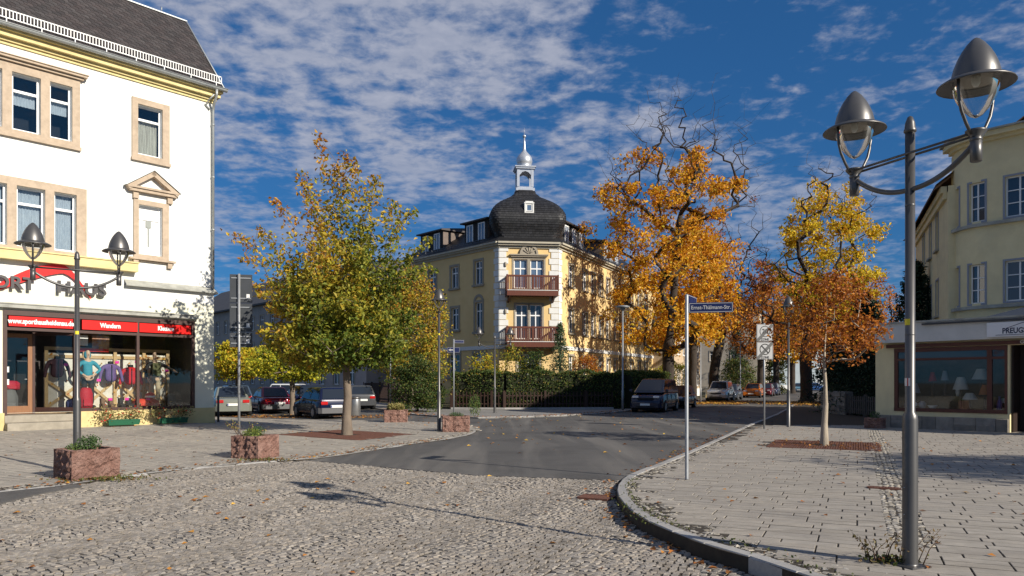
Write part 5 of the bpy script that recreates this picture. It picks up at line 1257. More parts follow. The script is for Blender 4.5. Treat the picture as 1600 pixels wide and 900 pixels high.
    for x in (-.31*L, .315*L):
        for y in (-1, 1):
            M = at(x, y*(w-.09), wr) @ Matrix.Rotation(PI/2*(-y), 4, 'X')
            a = MB(); a.lathe([(wr*1.19, -.10), (wr*1.19, .085), (wr*1.14, .1), (.02, .1)], seg=22, M=M); a.build('wheel_arch', m_black, P)
            t = MB(); t.lathe([(wr*.62, -.1), (wr*.94, -.1), (wr, -.07), (wr, .08), (wr*.94, .108), (wr*.64, .112)], seg=24, M=M, cap=False); wh = t.build('wheel', m_tyre, P)
            r_ = MB(); r_.lathe([(wr*.66, .104), (wr*.60, .109), (wr*.5, .103), (wr*.2, .108), (.0, .112)], seg=20, M=M, cap=False)
            for k in range(5): r_.box(wr*.1, wr*.58, -.03, .03, .104, .117, M @ Matrix.Rotation(2*PI*k/5, 4, 'Z'))
            r_.build('rim', m_rim, wh)
    # bumpers, lamps, plates
    bm = bumper or pm
    for e, nm in ((-1, 'rear_bumper'), (1, 'front_bumper')):
        pts = [(e*(.5*L-.30), w*.99), (e*(.5*L-.10), w*.96), (e*(.5*L+.035), w*.80), (e*(.5*L+.06), 0)]; pts = pts+[(x, -y) for x, y in pts[-2::-1]]
        o = MB(); o.loft([[(x, y, z) for x, y in pts]+[(x-e*.12, y*.9, z) for x, y in pts[::-1]] for z in (zb+.06, zb+.16, zb+.30)], caps=True, smooth=False); o.build(nm, bm, P)
    zt = .50*H; hgt = .13 if style not in ('estate', 'van') else .16
    for y in (-1, 1):
        o = MB(); o.bevbox(-.503*L-.015, -.46*L, y*w*.66-.15, y*w*.66+.15, zt-hgt/2, zt+hgt/2+.02, .02); o.build('tail_lamp', m_tail, P)
        o = MB(); o.bevbox(.43*L, .487*L, y*w*.63-.16, y*w*.63+.16, .42*H, .42*H+.14, .03); o.build('head_lamp', m_headl, P)
    o = MB(); o.bevbox(-.515*L-.03, -.47*L, -.26, .26, .36*H, .36*H+.12, .006); pl = o.build('number_plate', m_plate, P)
    MB().box(-.515*L-.032, -.5*L, .215, .255, .36*H+.012, .36*H+.108).build('plate_band', m_eu, pl)
    o = MB(); o.bevbox(.47*L, .5*L+.075, -.26, .26, zb+.18, zb+.29, .006); o.build('number_plate', m_plate, P)
    o = MB(); o.box(.46*L, .5*L+.012, -.42, .42, .38*H, .44*H); o.build('grille', m_black, P)
    o = MB(); o.box(.47*L, .5*L+.068, -.5, .5, zb+.08, zb+.15); o.build('air_intake', m_black, P)
    ub = MB(); ub.box(-.44*L, .44*L, -w*.82, w*.82, .13, zb+.12); ub.build('underbody', m_black, P)
    return P
def car(style, L, Wd, H, pm, loc, hdg, label, bumper=None, group=None, z=.0):
    """hdg: direction the bonnet points to (x, y)"""
    P = make_car(style, L, Wd, H, pm, bumper); P.location = (loc[0], loc[1], z); P.rotation_euler = (0, 0, math.atan2(hdg[1], hdg[0])); tag(P, label, 'car', group); return P
AW_ = (-.5, .866); TO = (-.4248, -.9053); g1, g2 = 'cars parked beside the left pavement', 'cars parked along the street'
car('sedan', 4.5, 1.75, 1.42, paint('silver_green', (.25, .26, .22), .4), (-14.15, 36.9), (-.42, .907), 'silver saloon seen from behind beside the white house', group=g1)
car('sedan', 4.4, 1.70, 1.38, paint('wine_red', (.20, .012, .035), .3), (-13.0, 39.6), AW_, 'dark red saloon behind a slim trunk', mat('bumper_grey', (.10, .10, .105), .6), g1)
car('estate', 4.5, 1.75, 1.48, paint('black_blue', (.014, .018, .028), .3), (-11.9, 42.0), AW_, 'dark estate car half hidden behind the blue hatchback', group=g1)
car('hatch', 3.75, 1.62, 1.40, paint('deep_blue', (.004, .007, .032), .1), (-8.85, 34.2), (-.56, .83), 'blue hatchback next to the broad tree trunk', mat('bumper_grey', (.10, .10, .105), .6), g1)
car('hatch', 4.15, 1.72, 1.44, paint('silver', (.08, .083, .09), .3), (-9.6, 45.2), (-.40, .917), 'silver hatchback behind the litter bin', group=g1)
car('estate', 4.4, 1.72, 1.5, paint('white', (.66, .67, .67), .0), (-15.8, 54.5), (1, -.2), 'white car half hidden behind the dark fence', group=g1)
car('hatch', 4.0, 1.68, 1.45, paint('pale_blue', (.06, .09, .14), .3), (-17.2, 45.5), AW_, 'slate blue car behind the silver and red saloons', group=g1)
car('van', 4.4, 1.80, 1.82, paint('midnight', (.010, .016, .042), .1), (8.05, 41.3), TO, 'dark blue high roofed van facing the junction', group=g2)
car('hatch', 3.9, 1.68, 1.42, paint('black', (.012, .012, .013), .2), (10.5, 46.6), TO, 'black car right behind the dark van', group=g2)
car('suv', 4.3, 1.78, 1.70, paint('bright_silver', (.50, .50, .50), .5), (17.55, 62.0), TO, 'silver off-roader parked in fallen leaves', group=g2)
car('hatch', 4.1, 1.7, 1.45, paint('slate_blue', (.05, .06, .08), .4), (20.0, 67.4), TO, 'grey blue car right behind the silver off-roader', group=g2)
car('hatch', 4.2, 1.75, 1.48, paint('orange', (.62, .17, .015), .1), (25.1, 76.5), TO, 'orange hatchback facing up the street', group=g2)
car('hatch', 4.0, 1.7, 1.45, paint('maroon', (.10, .01, .015), .2), (28.6, 83), TO, 'maroon car right behind the orange hatchback', group=g2)
car('estate', 4.4, 1.75, 1.5, paint('navy', (.015, .02, .05), .2), (31.2, 88.5), TO, 'navy car beyond the maroon one', group=g2)
car('hatch', 4.1, 1.72, 1.45, paint('sky_blue', (.16, .32, .42), .3), (43.0, 110), TO, 'light blue car far down the street', group=g2)
car('hatch', 4.1, 1.72, 1.45, paint('mid_blue', (.05, .12, .30), .3), (51, 124), (1, -.1), 'mid blue car at the far end of the street', group=g2)
car('hatch', 4.1, 1.72, 1.45, paint('white2', (.66, .67, .67), .0), (57.0, 126), (1, -.1), 'white car at the far end of the street', group=g2)

# ------------------------------------------------------------------ goods in the shop windows
def skin(name, pts, edges, rad, mt, parent, sub=2):
    me = bpy.data.meshes.new(name); me.from_pydata(pts, edges, []); me.materials.append(mt)
    o = link(name, me, parent); sm = o.modifiers.new('skin', 'SKIN'); sm.use_smooth_shade = True
    for v, r in zip(me.skin_vertices[0].data, rad): v.radius = r if hasattr(r, '__len__') else (r, r)
    me.skin_vertices[0].data[0].use_root = True
    if sub: sb = o.modifiers.new('sub', 'SUBSURF'); sb.levels = sub-1; sb.render_levels = sub-1
    return o
m_skin = mat('mannequin_skin', (.55, .36, .24), .5)
def torso(name, mt, P, arm_l, arm_r, w=.17, hood=False, z0=.92, sc=1.0):
    pts = [(0, 0, z0), (0, 0, z0+.22), (0, 0, z0+.42), (0, 0, z0+.52), (0, 0, z0+.60)]
    rad = [(w, .12), (w*.95, .115), (w*1.05, .12), (w*.75, .10), (.07, .07)]; ed = [(0, 1), (1, 2), (2, 3), (3, 4)]
    for s, arm in ((-1, arm_l), (1, arm_r)):
        i = len(pts); ch = [(s*(w+.03), 0, z0+.48)]+arm
        for k, q in enumerate(ch): pts.append(q); rad.append((.075, .075) if k == 0 else (.06-.008*k, .06-.008*k)); ed.append((3 if k == 0 else i+k-1, i+k))
    return skin(name, pts, ed, rad, mt, P, 2)
def mannequin(label, loc, rz, jm, tm, arm_l, arm_r, hood=None, accent=None):
    P = empty('mannequin', loc, rz, label, 'mannequin', 'mannequins in the sports shop window'); P.scale = (1.22*KB,)*3
    pts = [(0, 0, .95), (0, 0, 1.2), (0, 0, 1.43), (0, 0, 1.53), (0, -.01, 1.60), (0, -.015, 1.68), (0, -.01, 1.76), (0, 0, 1.81)]
    rad = [(.13, .10), (.12, .09), (.14, .10), (.05, .05), (.055, .065), (.075, .09), (.072, .088), (.03, .04)]; ed = [(i, i+1) for i in range(7)]
    for s, arm in ((-1, arm_l), (1, arm_r)):
        i = len(pts); ch = [(s*.18, 0, 1.40)]+[tuple(q) for q in arm]; d = Vector(ch[-1])-Vector(ch[-2]); d.normalize(); ch.append(tuple(Vector(ch[-1])+d*.09)); ch.append(tuple(Vector(ch[-2])+d*.17))
        for k, q in enumerate(ch): pts.append(q); rad.append([.055, .042, .032, .034, .018][min(k, 4)]); ed.append((2 if k == 0 else i+k-1, i+k))
    for s in (-1, 1):
        i = len(pts); 
        for k, (q, r) in enumerate((((s*.09, 0, .88), .085), ((s*.11, -.02, .48), .055), ((s*.12, .01, .09), .04), ((s*.13, -.14, .03), .032))): pts.append(q); rad.append(r); ed.append((0 if k == 0 else i+k-1, i+k))
    skin('body', pts, ed, rad, m_skin, P, 2)
    n = MB(); n.lathe([(.0, -.02), (.014, -.015), (.016, 0), (.0, .03)], (0, -.102, 1.67), 8); n.build('nose', m_skin, P)
    torso('jacket', jm, P, arm_l, arm_r)
    tp = [(0, 0, .96)]; tr = [(.15, .115)]; te = []
    for s in (-1, 1):
        i = len(tp)
        for k, (q, r) in enumerate((((s*.09, 0, .86), .10), ((s*.11, -.02, .48), .078), ((s*.12, .01, .10), .07))): tp.append(q); tr.append(r); te.append((0 if k == 0 else i+k-1, i+k))
    skin('trousers', tp, te, tr, tm, P, 2)
    for s in (-1, 1): MB().bevbox(s*.125-.05, s*.125+.05, -.2, .06, 0, .09, .03).build('shoe', m_black, P)
    if hood: skin('hood', [(0, .03, 1.52), (0, .04, 1.66), (0, .03, 1.80)], [(0, 1), (1, 2)], [.11, .118, .10], hood, P, 2)
    if accent:
        b = MB(); b.bevbox(-.13, .13, -.19, -.125, 1.0, 1.44, .02); b.build('jacket_panel', accent, P)
    return P
mp = lambda x, y, z=.66: ML @ Vector((x, y, z))
j_teal = mat('jacket_teal', (.05, .30, .38), .7, (.035, .22, .3), 8, 4); j_purp = mat('jacket_purple', (.12, .07, .20), .8, (.17, .11, .27), 6, 4); j_red = mat('jacket_red', (.58, .015, .02), .8, (.45, .01, .015), 6, 4)
j_oliv = mat('jacket_olive', (.10, .10, .045), .8); j_blk = mat('cloth_black', (.02, .02, .024), .8); j_khaki = mat('trouser_khaki', (.42, .34, .22), .8, (.34, .27, .17), 6, 4); j_plum = mat('jacket_plum', (.05, .018, .028), .8, (.07, .03, .04), 6, 4)
mannequin('mannequin in a teal hooded jacket and dark trousers', mp(-4.62, .66), rz, j_teal, j_blk, [(-.32, -.02, 1.18), (-.17, -.14, 1.04)], [(.36, -.02, 1.20), (.18, -.14, 1.06)], hood=j_teal)
mannequin('bald mannequin in an olive and black jacket with khaki trousers', mp(-2.12, .74), rz, j_blk, j_khaki, [(-.30, 0, 1.16), (-.26, -.1, .94)], [(.42, -.05, 1.30), (.56, -.16, 1.20)], accent=j_oliv)
def hung(label, x, y, z, mt, w=.2, collar=m_black, group='jackets hanging in the sports shop window'):
    P = empty('jacket', mp(x, y, z), rz, label, 'jacket', group); P.scale = (1.25*KB, 1.1*KB, 1.25*KB)
    torso('shell', mt, P, [(-.30, -.03, .26), (-.34, -.05, .02)], [(.30, -.03, .26), (.34, -.05, .02)], w, z0=0)
    c = MB(); c.lathe([(.075, .56), (.085, .60), (.08, .66), (.06, .67)], (0, 0, 0), 12); c.build('collar', collar, P)
    zp = MB(); zp.box(-.008, .008, -.15, -.10, -.05, .55); zp.build('zip', m_black, P)
    hk = MB(); hk.tube([(0, 0, .62), (0, 0, .74), (.03, 0, .78), (0, 0, .80)], .006, 6); hk.build('hanger_hook', m_zinc, P)
hung('plum jacket hanging at the left end of the sports shop window', -5.55, 1.0, 1.78, j_plum)
hung('purple and lilac jacket hanging in the middle of the sports shop window', -3.74, .86, 1.62, j_purp)
hung('bright red fleece jacket hanging beside the window mullion', -2.98, .92, 1.50, j_red)
def pack(label, x, y, z, mt, w, d, h, name='rucksack', cat='rucksack'):
    P = empty(name, mp(x, y, z), rz, label, cat); P.scale = (KB,)*3; m = MB()
    m.loft([[(sx*w/2*k, sy*d/2*k, zz) for sx, sy in ((-1, -1), (0, -1.25), (1, -1), (1, 1), (-1, 1))] for zz, k in ((0, .85), (h*.15, 1), (h*.7, 1), (h*.95, .75), (h, .45))], smooth=True); m.build('sack', mt, P)
    m = MB(); m.bevbox(-w*.3, w*.3, -d*.85, -d*.45, h*.1, h*.45, .02); m.build('pocket', mt, P)
    m = MB(); m.tube([(-w*.1, 0, h*.97), (0, 0, h*1.08), (w*.1, 0, h*.97)], .012, 6); m.build('handle', m_black, P)
m_crim = mat('pack_crimson', (.40, .01, .03), .7)
pack('crimson rucksack at the feet of the teal mannequin', -4.78, .38, .66, m_crim, .42, .26, .78)
pack('pale red bag under a red sledge helmet in the window', -2.60, .5, .66, mat('pack_orange_red', (.62, .05, .02), .7), .95, .45, .32, 'bag', 'bag')
pack('dark grey rucksack inside the glass door of the sports shop', -7.0, 1.5, .48, mat('pack_grey', (.12, .12, .12), .8), .55, .4, .9)
pack('red holdall behind the glass door of the sports shop', -6.95, 1.9, 1.35, m_crim, .8, .4, .35, 'holdall', 'bag')
P = empty('helmet', mp(-2.38, .5, .99), rz, 'small red and white helmet on the pale red bag', 'helmet'); m = MB(); m.lathe([(.15, 0), (.16, .06), (.14, .13), (.09, .18), (.0, .2)], seg=16); m.build('shell', j_red, P); m = MB(); m.lathe([(.162, .03), (.165, .05), (.155, .09)], seg=16, cap=False); m.build('stripe', m_white, P)
for k, (x, lab) in enumerate(((-4.0, 'pair of brown boots on the shop window floor under the purple jacket'), (-3.35, 'pair of black boots on the shop window floor under the red jacket'))):
    P = empty('boots', mp(x, .5), rz, lab, 'boots'); bm = mat('boot_brown', (.16, .09, .05), .7) if k == 0 else m_black
    for s in (-1, 1):
        m = MB(); m.loft([[(s*.12+dx*ww, dy, z) for dx, dy in ((-1, y0), (1, y0), (1, y1), (-1, y1))] for z, ww, y0, y1 in ((0, .06, -.2, .12), (.09, .065, -.21, .12), (.14, .055, -.06, .11), (.30, .058, -.04, .11))]); m.build('boot', bm, P)
tg = mat('price_tag_pink', (.75, .03, .35), .6)
for i, (x, y, z) in enumerate(((-5.3, .86, 2.3), (-4.28, .52, 1.72), (-3.55, .72, 2.42), (-2.8, .78, 2.45), (-1.72, .52, 2.1), (-2.55, .27, .95), (-3.9, .42, .98), (-3.3, .42, .98))):
    P = empty('price_tag', mp(x, y, z), rz, ['pink price tag on the plum jacket', 'pink price tag on the teal mannequin', 'pink price tag above the purple jacket', 'pink price tag above the red fleece', 'pink price tag at the hand of the bald mannequin', 'pink price tag on the pale red bag', 'pink price tag on the brown boots', 'pink price tag on the black boots'][i], 'price tag', 'pink price tags in the sports shop window'); P.scale = (KB,)*3
    MB().bevbox(-.07, .07, -.006, .006, -.05, .05, .004).build('card', tg, P); m = MB(); m.tube([(0, 0, .05), (.01, .0, .09), (0, .0, .13)], .003, 4); m.build('string', m_white, P)
nn_ = 90; C = np.c_[rng.uniform(-5.8, -1.35, nn_), np.full(nn_, 1.19), rng.uniform(.8, 2.8, nn_)]
lv = leaves('paper_leaves', C, .13, .3+.6*rng.random(nn_), leaf_mat('leaf_paper', [(0, (.5, .06, .02)), (.5, (.6, .22, .03)), (1, (.62, .42, .06))], .2, .2), LB, 'stuff', upb=0, nrm=np.tile([0, -3., 0], (nn_, 1)))
for i, (x, h_, c) in enumerate(((-5.2, .34, (.1, .12, .3)), (-3.1, .3, (.5, .3, .05)), (-1.55, .5, (.04, .05, .05)), (-1.25, .62, (.05, .04, .03)))):
    pack(['small navy bag on the window floor beside the crimson rucksack', 'small ochre bag between the boots on the window floor', 'black bag beside the khaki trousers', 'dark brown bag in the right corner of the sports shop window'][i], x, .55+.1*(i % 2), .66, mat('bag_%d' % i, c, .8), .34, .24, h_, 'bag', 'bag')
# lamps and ornaments in the right hand shop
rz2 = SH.rotation_euler.z; MR = at(13.3, 26.7, 0) @ Matrix.Rotation(rz2, 4, 'Z')
def table_lamp(label, x, y, z, h, r, mt):
    P = empty('table_lamp', MR @ Vector((x, y, z)), rz2, label, 'lamp', 'lamps in the right hand shop window')
    m = MB(); m.lathe([(.09, 0), (.09, .02), (.03, .05), (.05, h*.25), (.025, h*.45), (.012, h*.7)], seg=14); m.build('base', mat('lamp_base', (.10, .07, .05), .4), P)
    m = MB(); m.lathe([(r, h*.62), (r*.45, h)], seg=20, cap=False); m.build('lamp_shade', mt, P)
    m = MB(); m.lathe([(.035, h*.66), (.045, h*.75), (.03, h*.84), (.0, h*.87)], seg=10); m.build('bulb', MATS['bulb_white'], P)
sh_c = mat('shade_cream', (.62, .60, .56), .8); sh_r = mat('shade_red', (.45, .03, .03), .8); sh_o = mat('shade_orange', (.45, .16, .06), .8); sh_w = mat('shade_grey', (.36, .38, .42), .8)
for a in (('wide cream shaded table lamp high on the right of the lamp shop window', 3.0, .9, 1.15, .95, .28, sh_c), ('cream shaded lamp on a dark tall foot in the lamp shop window', 2.45, .7, .70, 1.12, .25, sh_c), ('low cream shaded lamp at the bottom of the lamp shop window', 2.8, .45, .70, .58, .24, sh_c),
          ('red shaded lamp at the left back of the lamp shop window', 1.45, 1.0, 1.15, .85, .14, sh_r), ('narrow pale grey shaded lamp beside the red one', 1.85, 1.0, 1.15, .9, .13, sh_w), ('orange shaded lamp next to the brown mullion', 3.2, .6, .7, .85, .18, sh_o), ('small white lamp in the narrow pane of the lamp shop', 3.78, .5, .7, .42, .14, sh_c), ('small grey lamp at the far left of the lamp shop window', .95, .8, .7, .9, .17, sh_w)): table_lamp(*a)
def vase(label, x, y, z, prof, mt, nm='vase', cat='vase'):
    P = empty(nm, MR @ Vector((x, y, z)), rz2, label, cat, 'ornaments in the right hand shop window'); m = MB(); m.lathe(prof, seg=14); m.build('pot', mt, P); m = MB(); m.lathe([(prof[-1][0]*1.12, prof[-1][1]-.004), (prof[-1][0]*1.15, prof[-1][1]+.015), (prof[-1][0]*.9, prof[-1][1]+.02)], seg=14); m.build('rim', mt, P)
vase('blue vase on the lamp shop window floor at left', .85, .35, .7, [(.05, 0), (.10, .12), (.08, .25), (.04, .32), (.05, .36)], mat('vase_blue', (.06, .1, .3), .2))
vase('white bowl on the lamp shop window floor', 1.7, .3, .7, [(.05, 0), (.11, .05), (.14, .12)], m_white, 'bowl', 'bowl')
vase('round grey plate stand on the lamp shop window floor', 1.35, .35, .7, [(.06, 0), (.12, .10), (.12, .2), (.06, .26)], sh_w)
vase('purple vase in the narrow pane of the lamp shop', 3.7, .35, .7, [(.05, 0), (.09, .1), (.07, .3), (.03, .42), (.04, .46)], mat('vase_purple', (.16, .12, .34), .3))
vase('white vase on the step in the middle of the lamp shop window', 2.2, 1.2, 1.15, [(.05, 0), (.08, .15), (.06, .3), (.05, .34)], m_white)
P = empty('wall_clock', MR @ Vector((1.1, .42, .86)), rz2, 'black round clock with white face in the lamp shop window', 'clock'); M = Matrix.Rotation(PI/2, 4, 'X')
m = MB(); m.lathe([(.15, -.03), (.16, 0), (.15, .02)], seg=20, M=M); m.build('case', m_black, P); m = MB(); m.lathe([(.0, .021), (.06, .0225), (.07, .021)], seg=16, M=M, cap=False); m.build('dial', m_white, P)

# ------------------------------------------------------------------ trees
def grow(name, P, trunk, r0, att, tip, bark, seg=.55, jit=.04, skew=.22, e_=None, rbf=1.0):
    """branches from the trunk polyline to every attractor; radii by the number of tips carried"""
    pos = []; par = []
    tr = [np.array(p, float) for p in trunk]
    for i, (a, b) in enumerate(zip(tr[:-1], tr[1:])):
        n = max(2, int(np.linalg.norm(b-a)/.45))
        for k in range(n if i < len(tr)-2 else n+1):
            t = k/n; par.append(len(pos)-1); pos.append(a+(b-a)*t+(rng.normal(0, .012, 3) if (i or k) else 0))
    ntr = len(pos); zmin = tr[1][2] if len(tr) > 2 else tr[0][2]+1
    axis0 = tr[1]
    att = sorted(att, key=lambda p: np.linalg.norm(np.array(p)-axis0)); cnt_leaf = []
    for a in att:
        a = np.array(a, float); A = np.array(pos); d = np.linalg.norm(A-a, axis=1)
        pen = np.maximum(0, A[:, 2]-a[2]+d*skew)*1.6; low = A[:, 2] < zmin; pen[low] += 50
        i = int(np.argmin(d+pen)); L = d[i]; n = max(1, int(L/seg)); p0 = pos[i]; last = i
        mid = (p0+a)/2+np.array([0, 0, L*.10])+rng.normal(0, L*jit, 3)
        for k in range(1, n+1):
            t = k/n; q = (1-t)**2*p0+2*t*(1-t)*mid+t*t*a
            par.append(last); pos.append(q); last = len(pos)-1
        cnt_leaf.append(last)
    N = len(pos); cnt = np.zeros(N)
    for i in cnt_leaf: cnt[i] += 1
    for i in range(N-1, 0, -1): cnt[par[i]] += cnt[i]
    cnt = np.maximum(cnt, 1); ex = e_ or math.log(r0*rbf/tip)/math.log(max(cnt[0], 2)); rad = tip*cnt**ex
    if rbf < 1:
        for i in range(ntr): rad[i] *= 1+(1/rbf-1)*max(0, min(1, 1.25-pos[i][2]/(zmin*1.3)))
    m = MB(); first = {}
    V = []; Fs = []; nv = 0
    for i in range(1, N):
        j = par[i]; a, b = pos[j], pos[i]; ra = min(rad[j], rad[i]*1.35) if i >= ntr else rad[j]; rb = rad[i]
        if i < ntr and j == 0: ra *= 1.35
        k = 9 if rb > .05 else (5 if rb > .015 else 3); t = b-a; L = np.linalg.norm(t)
        if L < 1e-6: continue
        t = t/L; h = np.array([1, 0, 0]) if abs(t[0]) < .8 else np.array([0, 1, 0]); u = np.cross(t, h); u /= np.linalg.norm(u); w = np.cross(t, u)
        an = 2*PI*np.arange(k)/k; ring = np.cos(an)[:, None]*u+np.sin(an)[:, None]*w
        V += [tuple(x) for x in a+ring*ra-t*ra*.15]+[tuple(x) for x in b+ring*rb]
        for q in range(k): Fs.append((nv+q, nv+(q+1) % k, nv+k+(q+1) % k, nv+k+q))
        nv += 2*k
    me = bpy.data.meshes.new(name); me.from_pydata(V, [], Fs); me.materials.append(bark); me.polygons.foreach_set('use_smooth', [True]*len(Fs)); me.update()
    return link(name, me, P)
def env_points(prof, n, c=(0, 0), inner=.25, lump=.22, squash=1.0):
    """points spread through a crown given by (z, radius) profile, lumpy outline"""
    zs = np.array([p[0] for p in prof]); rs = np.array([p[1] for p in prof]); out = []
    ph = rng.uniform(0, 2*PI, 6); wts = rs.max()
    while len(out) < n:
        z = random.uniform(zs[0], zs[-1]); r = float(np.interp(z, zs, rs))
        if random.random() > (r/wts)**1.1+.05: continue
        a = random.uniform(0, 2*PI); f = 1+lump*(math.sin(2*a+ph[0]+z*.9)*.5+math.sin(3*a+ph[1]-z*1.4)*.5+math.sin(5*a+ph[2]+z*2.1)*.35)
        rr = r*f*math.sqrt(random.uniform(inner**2, 1)); out.append((c[0]+rr*math.cos(a), c[1]+rr*math.sin(a)*squash, z))
    return out
def twigs(B1, c, k, L):
    """a fan of fine twig ends beyond every branch end"""
    out = list(B1); c = np.array(c, float)
    for b in B1:
        b = np.array(b); d = (b-c)/np.linalg.norm(b-c)+np.array([0, 0, .35])
        for _ in range(k): out.append(tuple(b+(d+rng.normal(0, .55, 3))*L*random.uniform(.25, .9)))
    return out
def clump_leaves(att, per, rad, flat_=.7):
    C = []
    for a in att:
        n = max(4, int(per*random.uniform(.55, 1.45))); r = rad*random.uniform(.7, 1.3)
        d = gauss(n)*np.array([r, r, r*flat_])*.58; C.append(np.array(a)+d)
    return np.concatenate(C)
def tree(name, label, loc, trunk, r0, att_leaf, att_bare, per, crad, size, tintf, lm, bark, tip=.012, seg=.55, cat='tree', group=None, extra=None, flat_=.7, rbf=1.0, scale=1.0):
    P = empty(name, (loc[0], loc[1], loc[2] if len(loc) > 2 else 0), 0, label, cat, group)
    grow('trunk', P, trunk, r0, list(att_leaf)+list(att_bare), tip, bark, seg, rbf=rbf)
    C = clump_leaves(att_leaf, per, crad, flat_)
    if extra is not None: C = np.concatenate([C, extra])
    leaves('crown', C, size, tintf(C), lm, P); P.scale = (scale,)*3; return P
YEL = (.60, .36, .025); ORA = (.52, .20, .018); RUS = (.30, .085, .018); GRN = (.085, .13, .018); YGR = (.30, .30, .025); BRN = (.16, .07, .025)
lm_main = leaf_mat('leaf_main', [(0, (.075, .12, .02)), (.28, (.20, .225, .03)), (.5, (.42, .35, .04)), (.7, (.52, .32, .038)), (.88, (.42, .18, .028)), (1, (.26, .09, .02))], .34, .38)
lm_orange = leaf_mat('leaf_orange', [(0, (.30, .09, .015)), (.25, (.55, .20, .02)), (.55, (.72, .36, .025)), (.85, (.80, .50, .04)), (1, (.55, .44, .04))], .28, .42)
lm_yellow = leaf_mat('leaf_yellow', [(0, (.18, .20, .02)), (.25, (.50, .42, .03)), (.6, (.80, .56, .035)), (.85, (.68, .34, .025)), (1, (.45, .16, .02))], .25, .42)
lm_ygreen = leaf_mat('leaf_yellow_green', [(0, (.11, .17, .02)), (.4, (.34, .36, .03)), (.75, (.62, .50, .035)), (1, (.58, .30, .03))], .25, .4)
lm_rust = leaf_mat('leaf_rust', [(0, (.18, .055, .02)), (.4, (.40, .13, .022)), (.75, (.58, .23, .025)), (1, (.66, .38, .035))], .28, .38)
lm_green = leaf_mat('leaf_green', [(0, (.025, .05, .012)), (.5, (.05, .085, .02)), (.85, (.10, .13, .03)), (1, (.22, .17, .04))], .3, .3)
lm_conif = leaf_mat('leaf_conifer', [(0, (.012, .028, .014)), (.6, (.025, .05, .024)), (1, (.06, .09, .045))], .3, .15)
rn = lambda n, s: rng.normal(0, s, n)

# broad maple with upright shoots on the left pavement
ELV = ([0, 15, 30, 45, 60, 72, 82, 90], [1.9, 2.5, 2.9, 3.45, 4.1, 4.6, 5.0, 5.2])
shoots = []; SO = np.array([-.1, 0, 2.25])
for i in range(165):
    el = math.degrees(math.asin(random.uniform(-.06, 1)**1.0)); az = random.uniform(0, 2*PI); L = float(np.interp(max(el, 0), *ELV))*random.uniform(.66, .99)
    L *= 1+.10*(-math.cos(az))*math.cos(R(el))+.06*math.sin(3*az+1)
    d = np.array([math.cos(az)*math.cos(R(el)), math.sin(az)*math.cos(R(el)), math.sin(R(el))]); shoots.append((SO+np.array([0, 0, .9*max(0, math.sin(R(el)))]), SO+d*L))
for tip in ((-.86, .2, 9.0), (-1.5, .4, 7.95), (.32, -.3, 8.1), (.72, .5, 7.9), (1.05, -.5, 7.5), (1.95, .5, 6.9), (-2.05, -.4, 6.9), (-3.4, -.1, 5.95), (-2.75, .2, 6.2), (-.35, .4, 8.2), (2.5, .2, 5.9), (-3.2, 0, 4.4), (.0, -.1, 8.4), (1.45, .1, 7.0), (-1.1, -.3, 7.4), (-2.9, -.6, 5.2), (2.6, -.5, 4.9)): shoots.append((SO+np.array([0, 0, 1.6]), np.array(tip)))
sp = []; spl = []
for a, b in shoots:
    Ls = np.linalg.norm(b-a); bend = np.array([0, 0, .12*Ls])*random.uniform(-.3, 1)
    for t in np.linspace(.4, 1, 4): sp.append(tuple(a+(b-a)*t+bend*t*(1-t)*2))
    n = int(30+42*Ls); t = 1-rng.random(n)**1.1*.72; w = (.30*(1-t)**.6+.085)[:, None]
    spl.append(a+(b-a)*t[:, None]+bend*(t*(1-t)*2)[:, None]+gauss(n)*w*np.array([.85, .85, .75]))
spl = np.concatenate(spl); spl = spl[spl[:, 2] > 1.75]
def t_main(C): return np.clip(.37+.075*(C[:, 2]-4.2)-.085*C[:, 0]+rn(len(C), .15)+.10*np.sin(C[:, 0]*2.1+C[:, 2]*1.7), 0, 1)
tree('maple_tree', 'broad maple turning from green to gold on the left pavement', (*TREE_L, .02+float(hl([TREE_L])[0])), [(0, 0, 0), (.0, .0, 1.75), (-.05, 0, 3.2), (-.12, .02, 5.2), (-.2, .05, 6.6)], .135, sp, [], 4, .2, .14, t_main, lm_main, m_bark2, .006, .5, group='street trees', extra=spl, rbf=.65)
# young maple with orange brown leaves in the right grate
prof = [(2.15, .5), (2.5, 1.15), (2.9, 1.35), (3.4, 1.2), (3.9, .85), (4.3, .45), (4.5, .2)]
A = env_points(prof, 130, (.22, 0), .3, .14)
tree('young_maple_tree', 'slim pale trunked young maple with sparse rust leaves in the right grate', (*TREE_R, .03), [(0, 0, 0), (.03, 0, 1.1), (0, 0, 2.15), (.06, 0, 3.2), (.12, 0, 4.2)], .085, A[:100], A[100:], 36, .27, .105, lambda C: .42+rn(len(C), .24), lm_rust, m_bark3, .003, .35, group='street trees', rbf=.5)
# tall orange tree behind the van
prof = [(3.0, 1.6), (4, 3.1), (6, 3.2), (8, 3.2), (10, 3.7), (12, 4.5), (13.4, 3.8), (14.2, 2.4)]
A = env_points(prof, 165, (-.3, 0), .35, .38)
B = twigs(env_points([(11, 3.2), (13.3, 4.0), (15.0, 3.0), (16.2, 1.6)], 60, (1.0, 0), .3, .2), (.6, 0, 9), 11, 1.5)
tree('tall_orange_tree', 'tall orange gold street tree with bare twiggy top behind the dark van', (11.05, 52.0, .05), [(0, 0, 0), (0, 0, 3.0), (.3, 0, 6.5), (.6, 0, 10), (.9, 0, 13.5)], .34, A, B, 96, .56, .21, lambda C: .60+.012*(8-C[:, 2])+rn(len(C), .21), lm_orange, m_bark, .004, .5, group='street trees', scale=1.22)
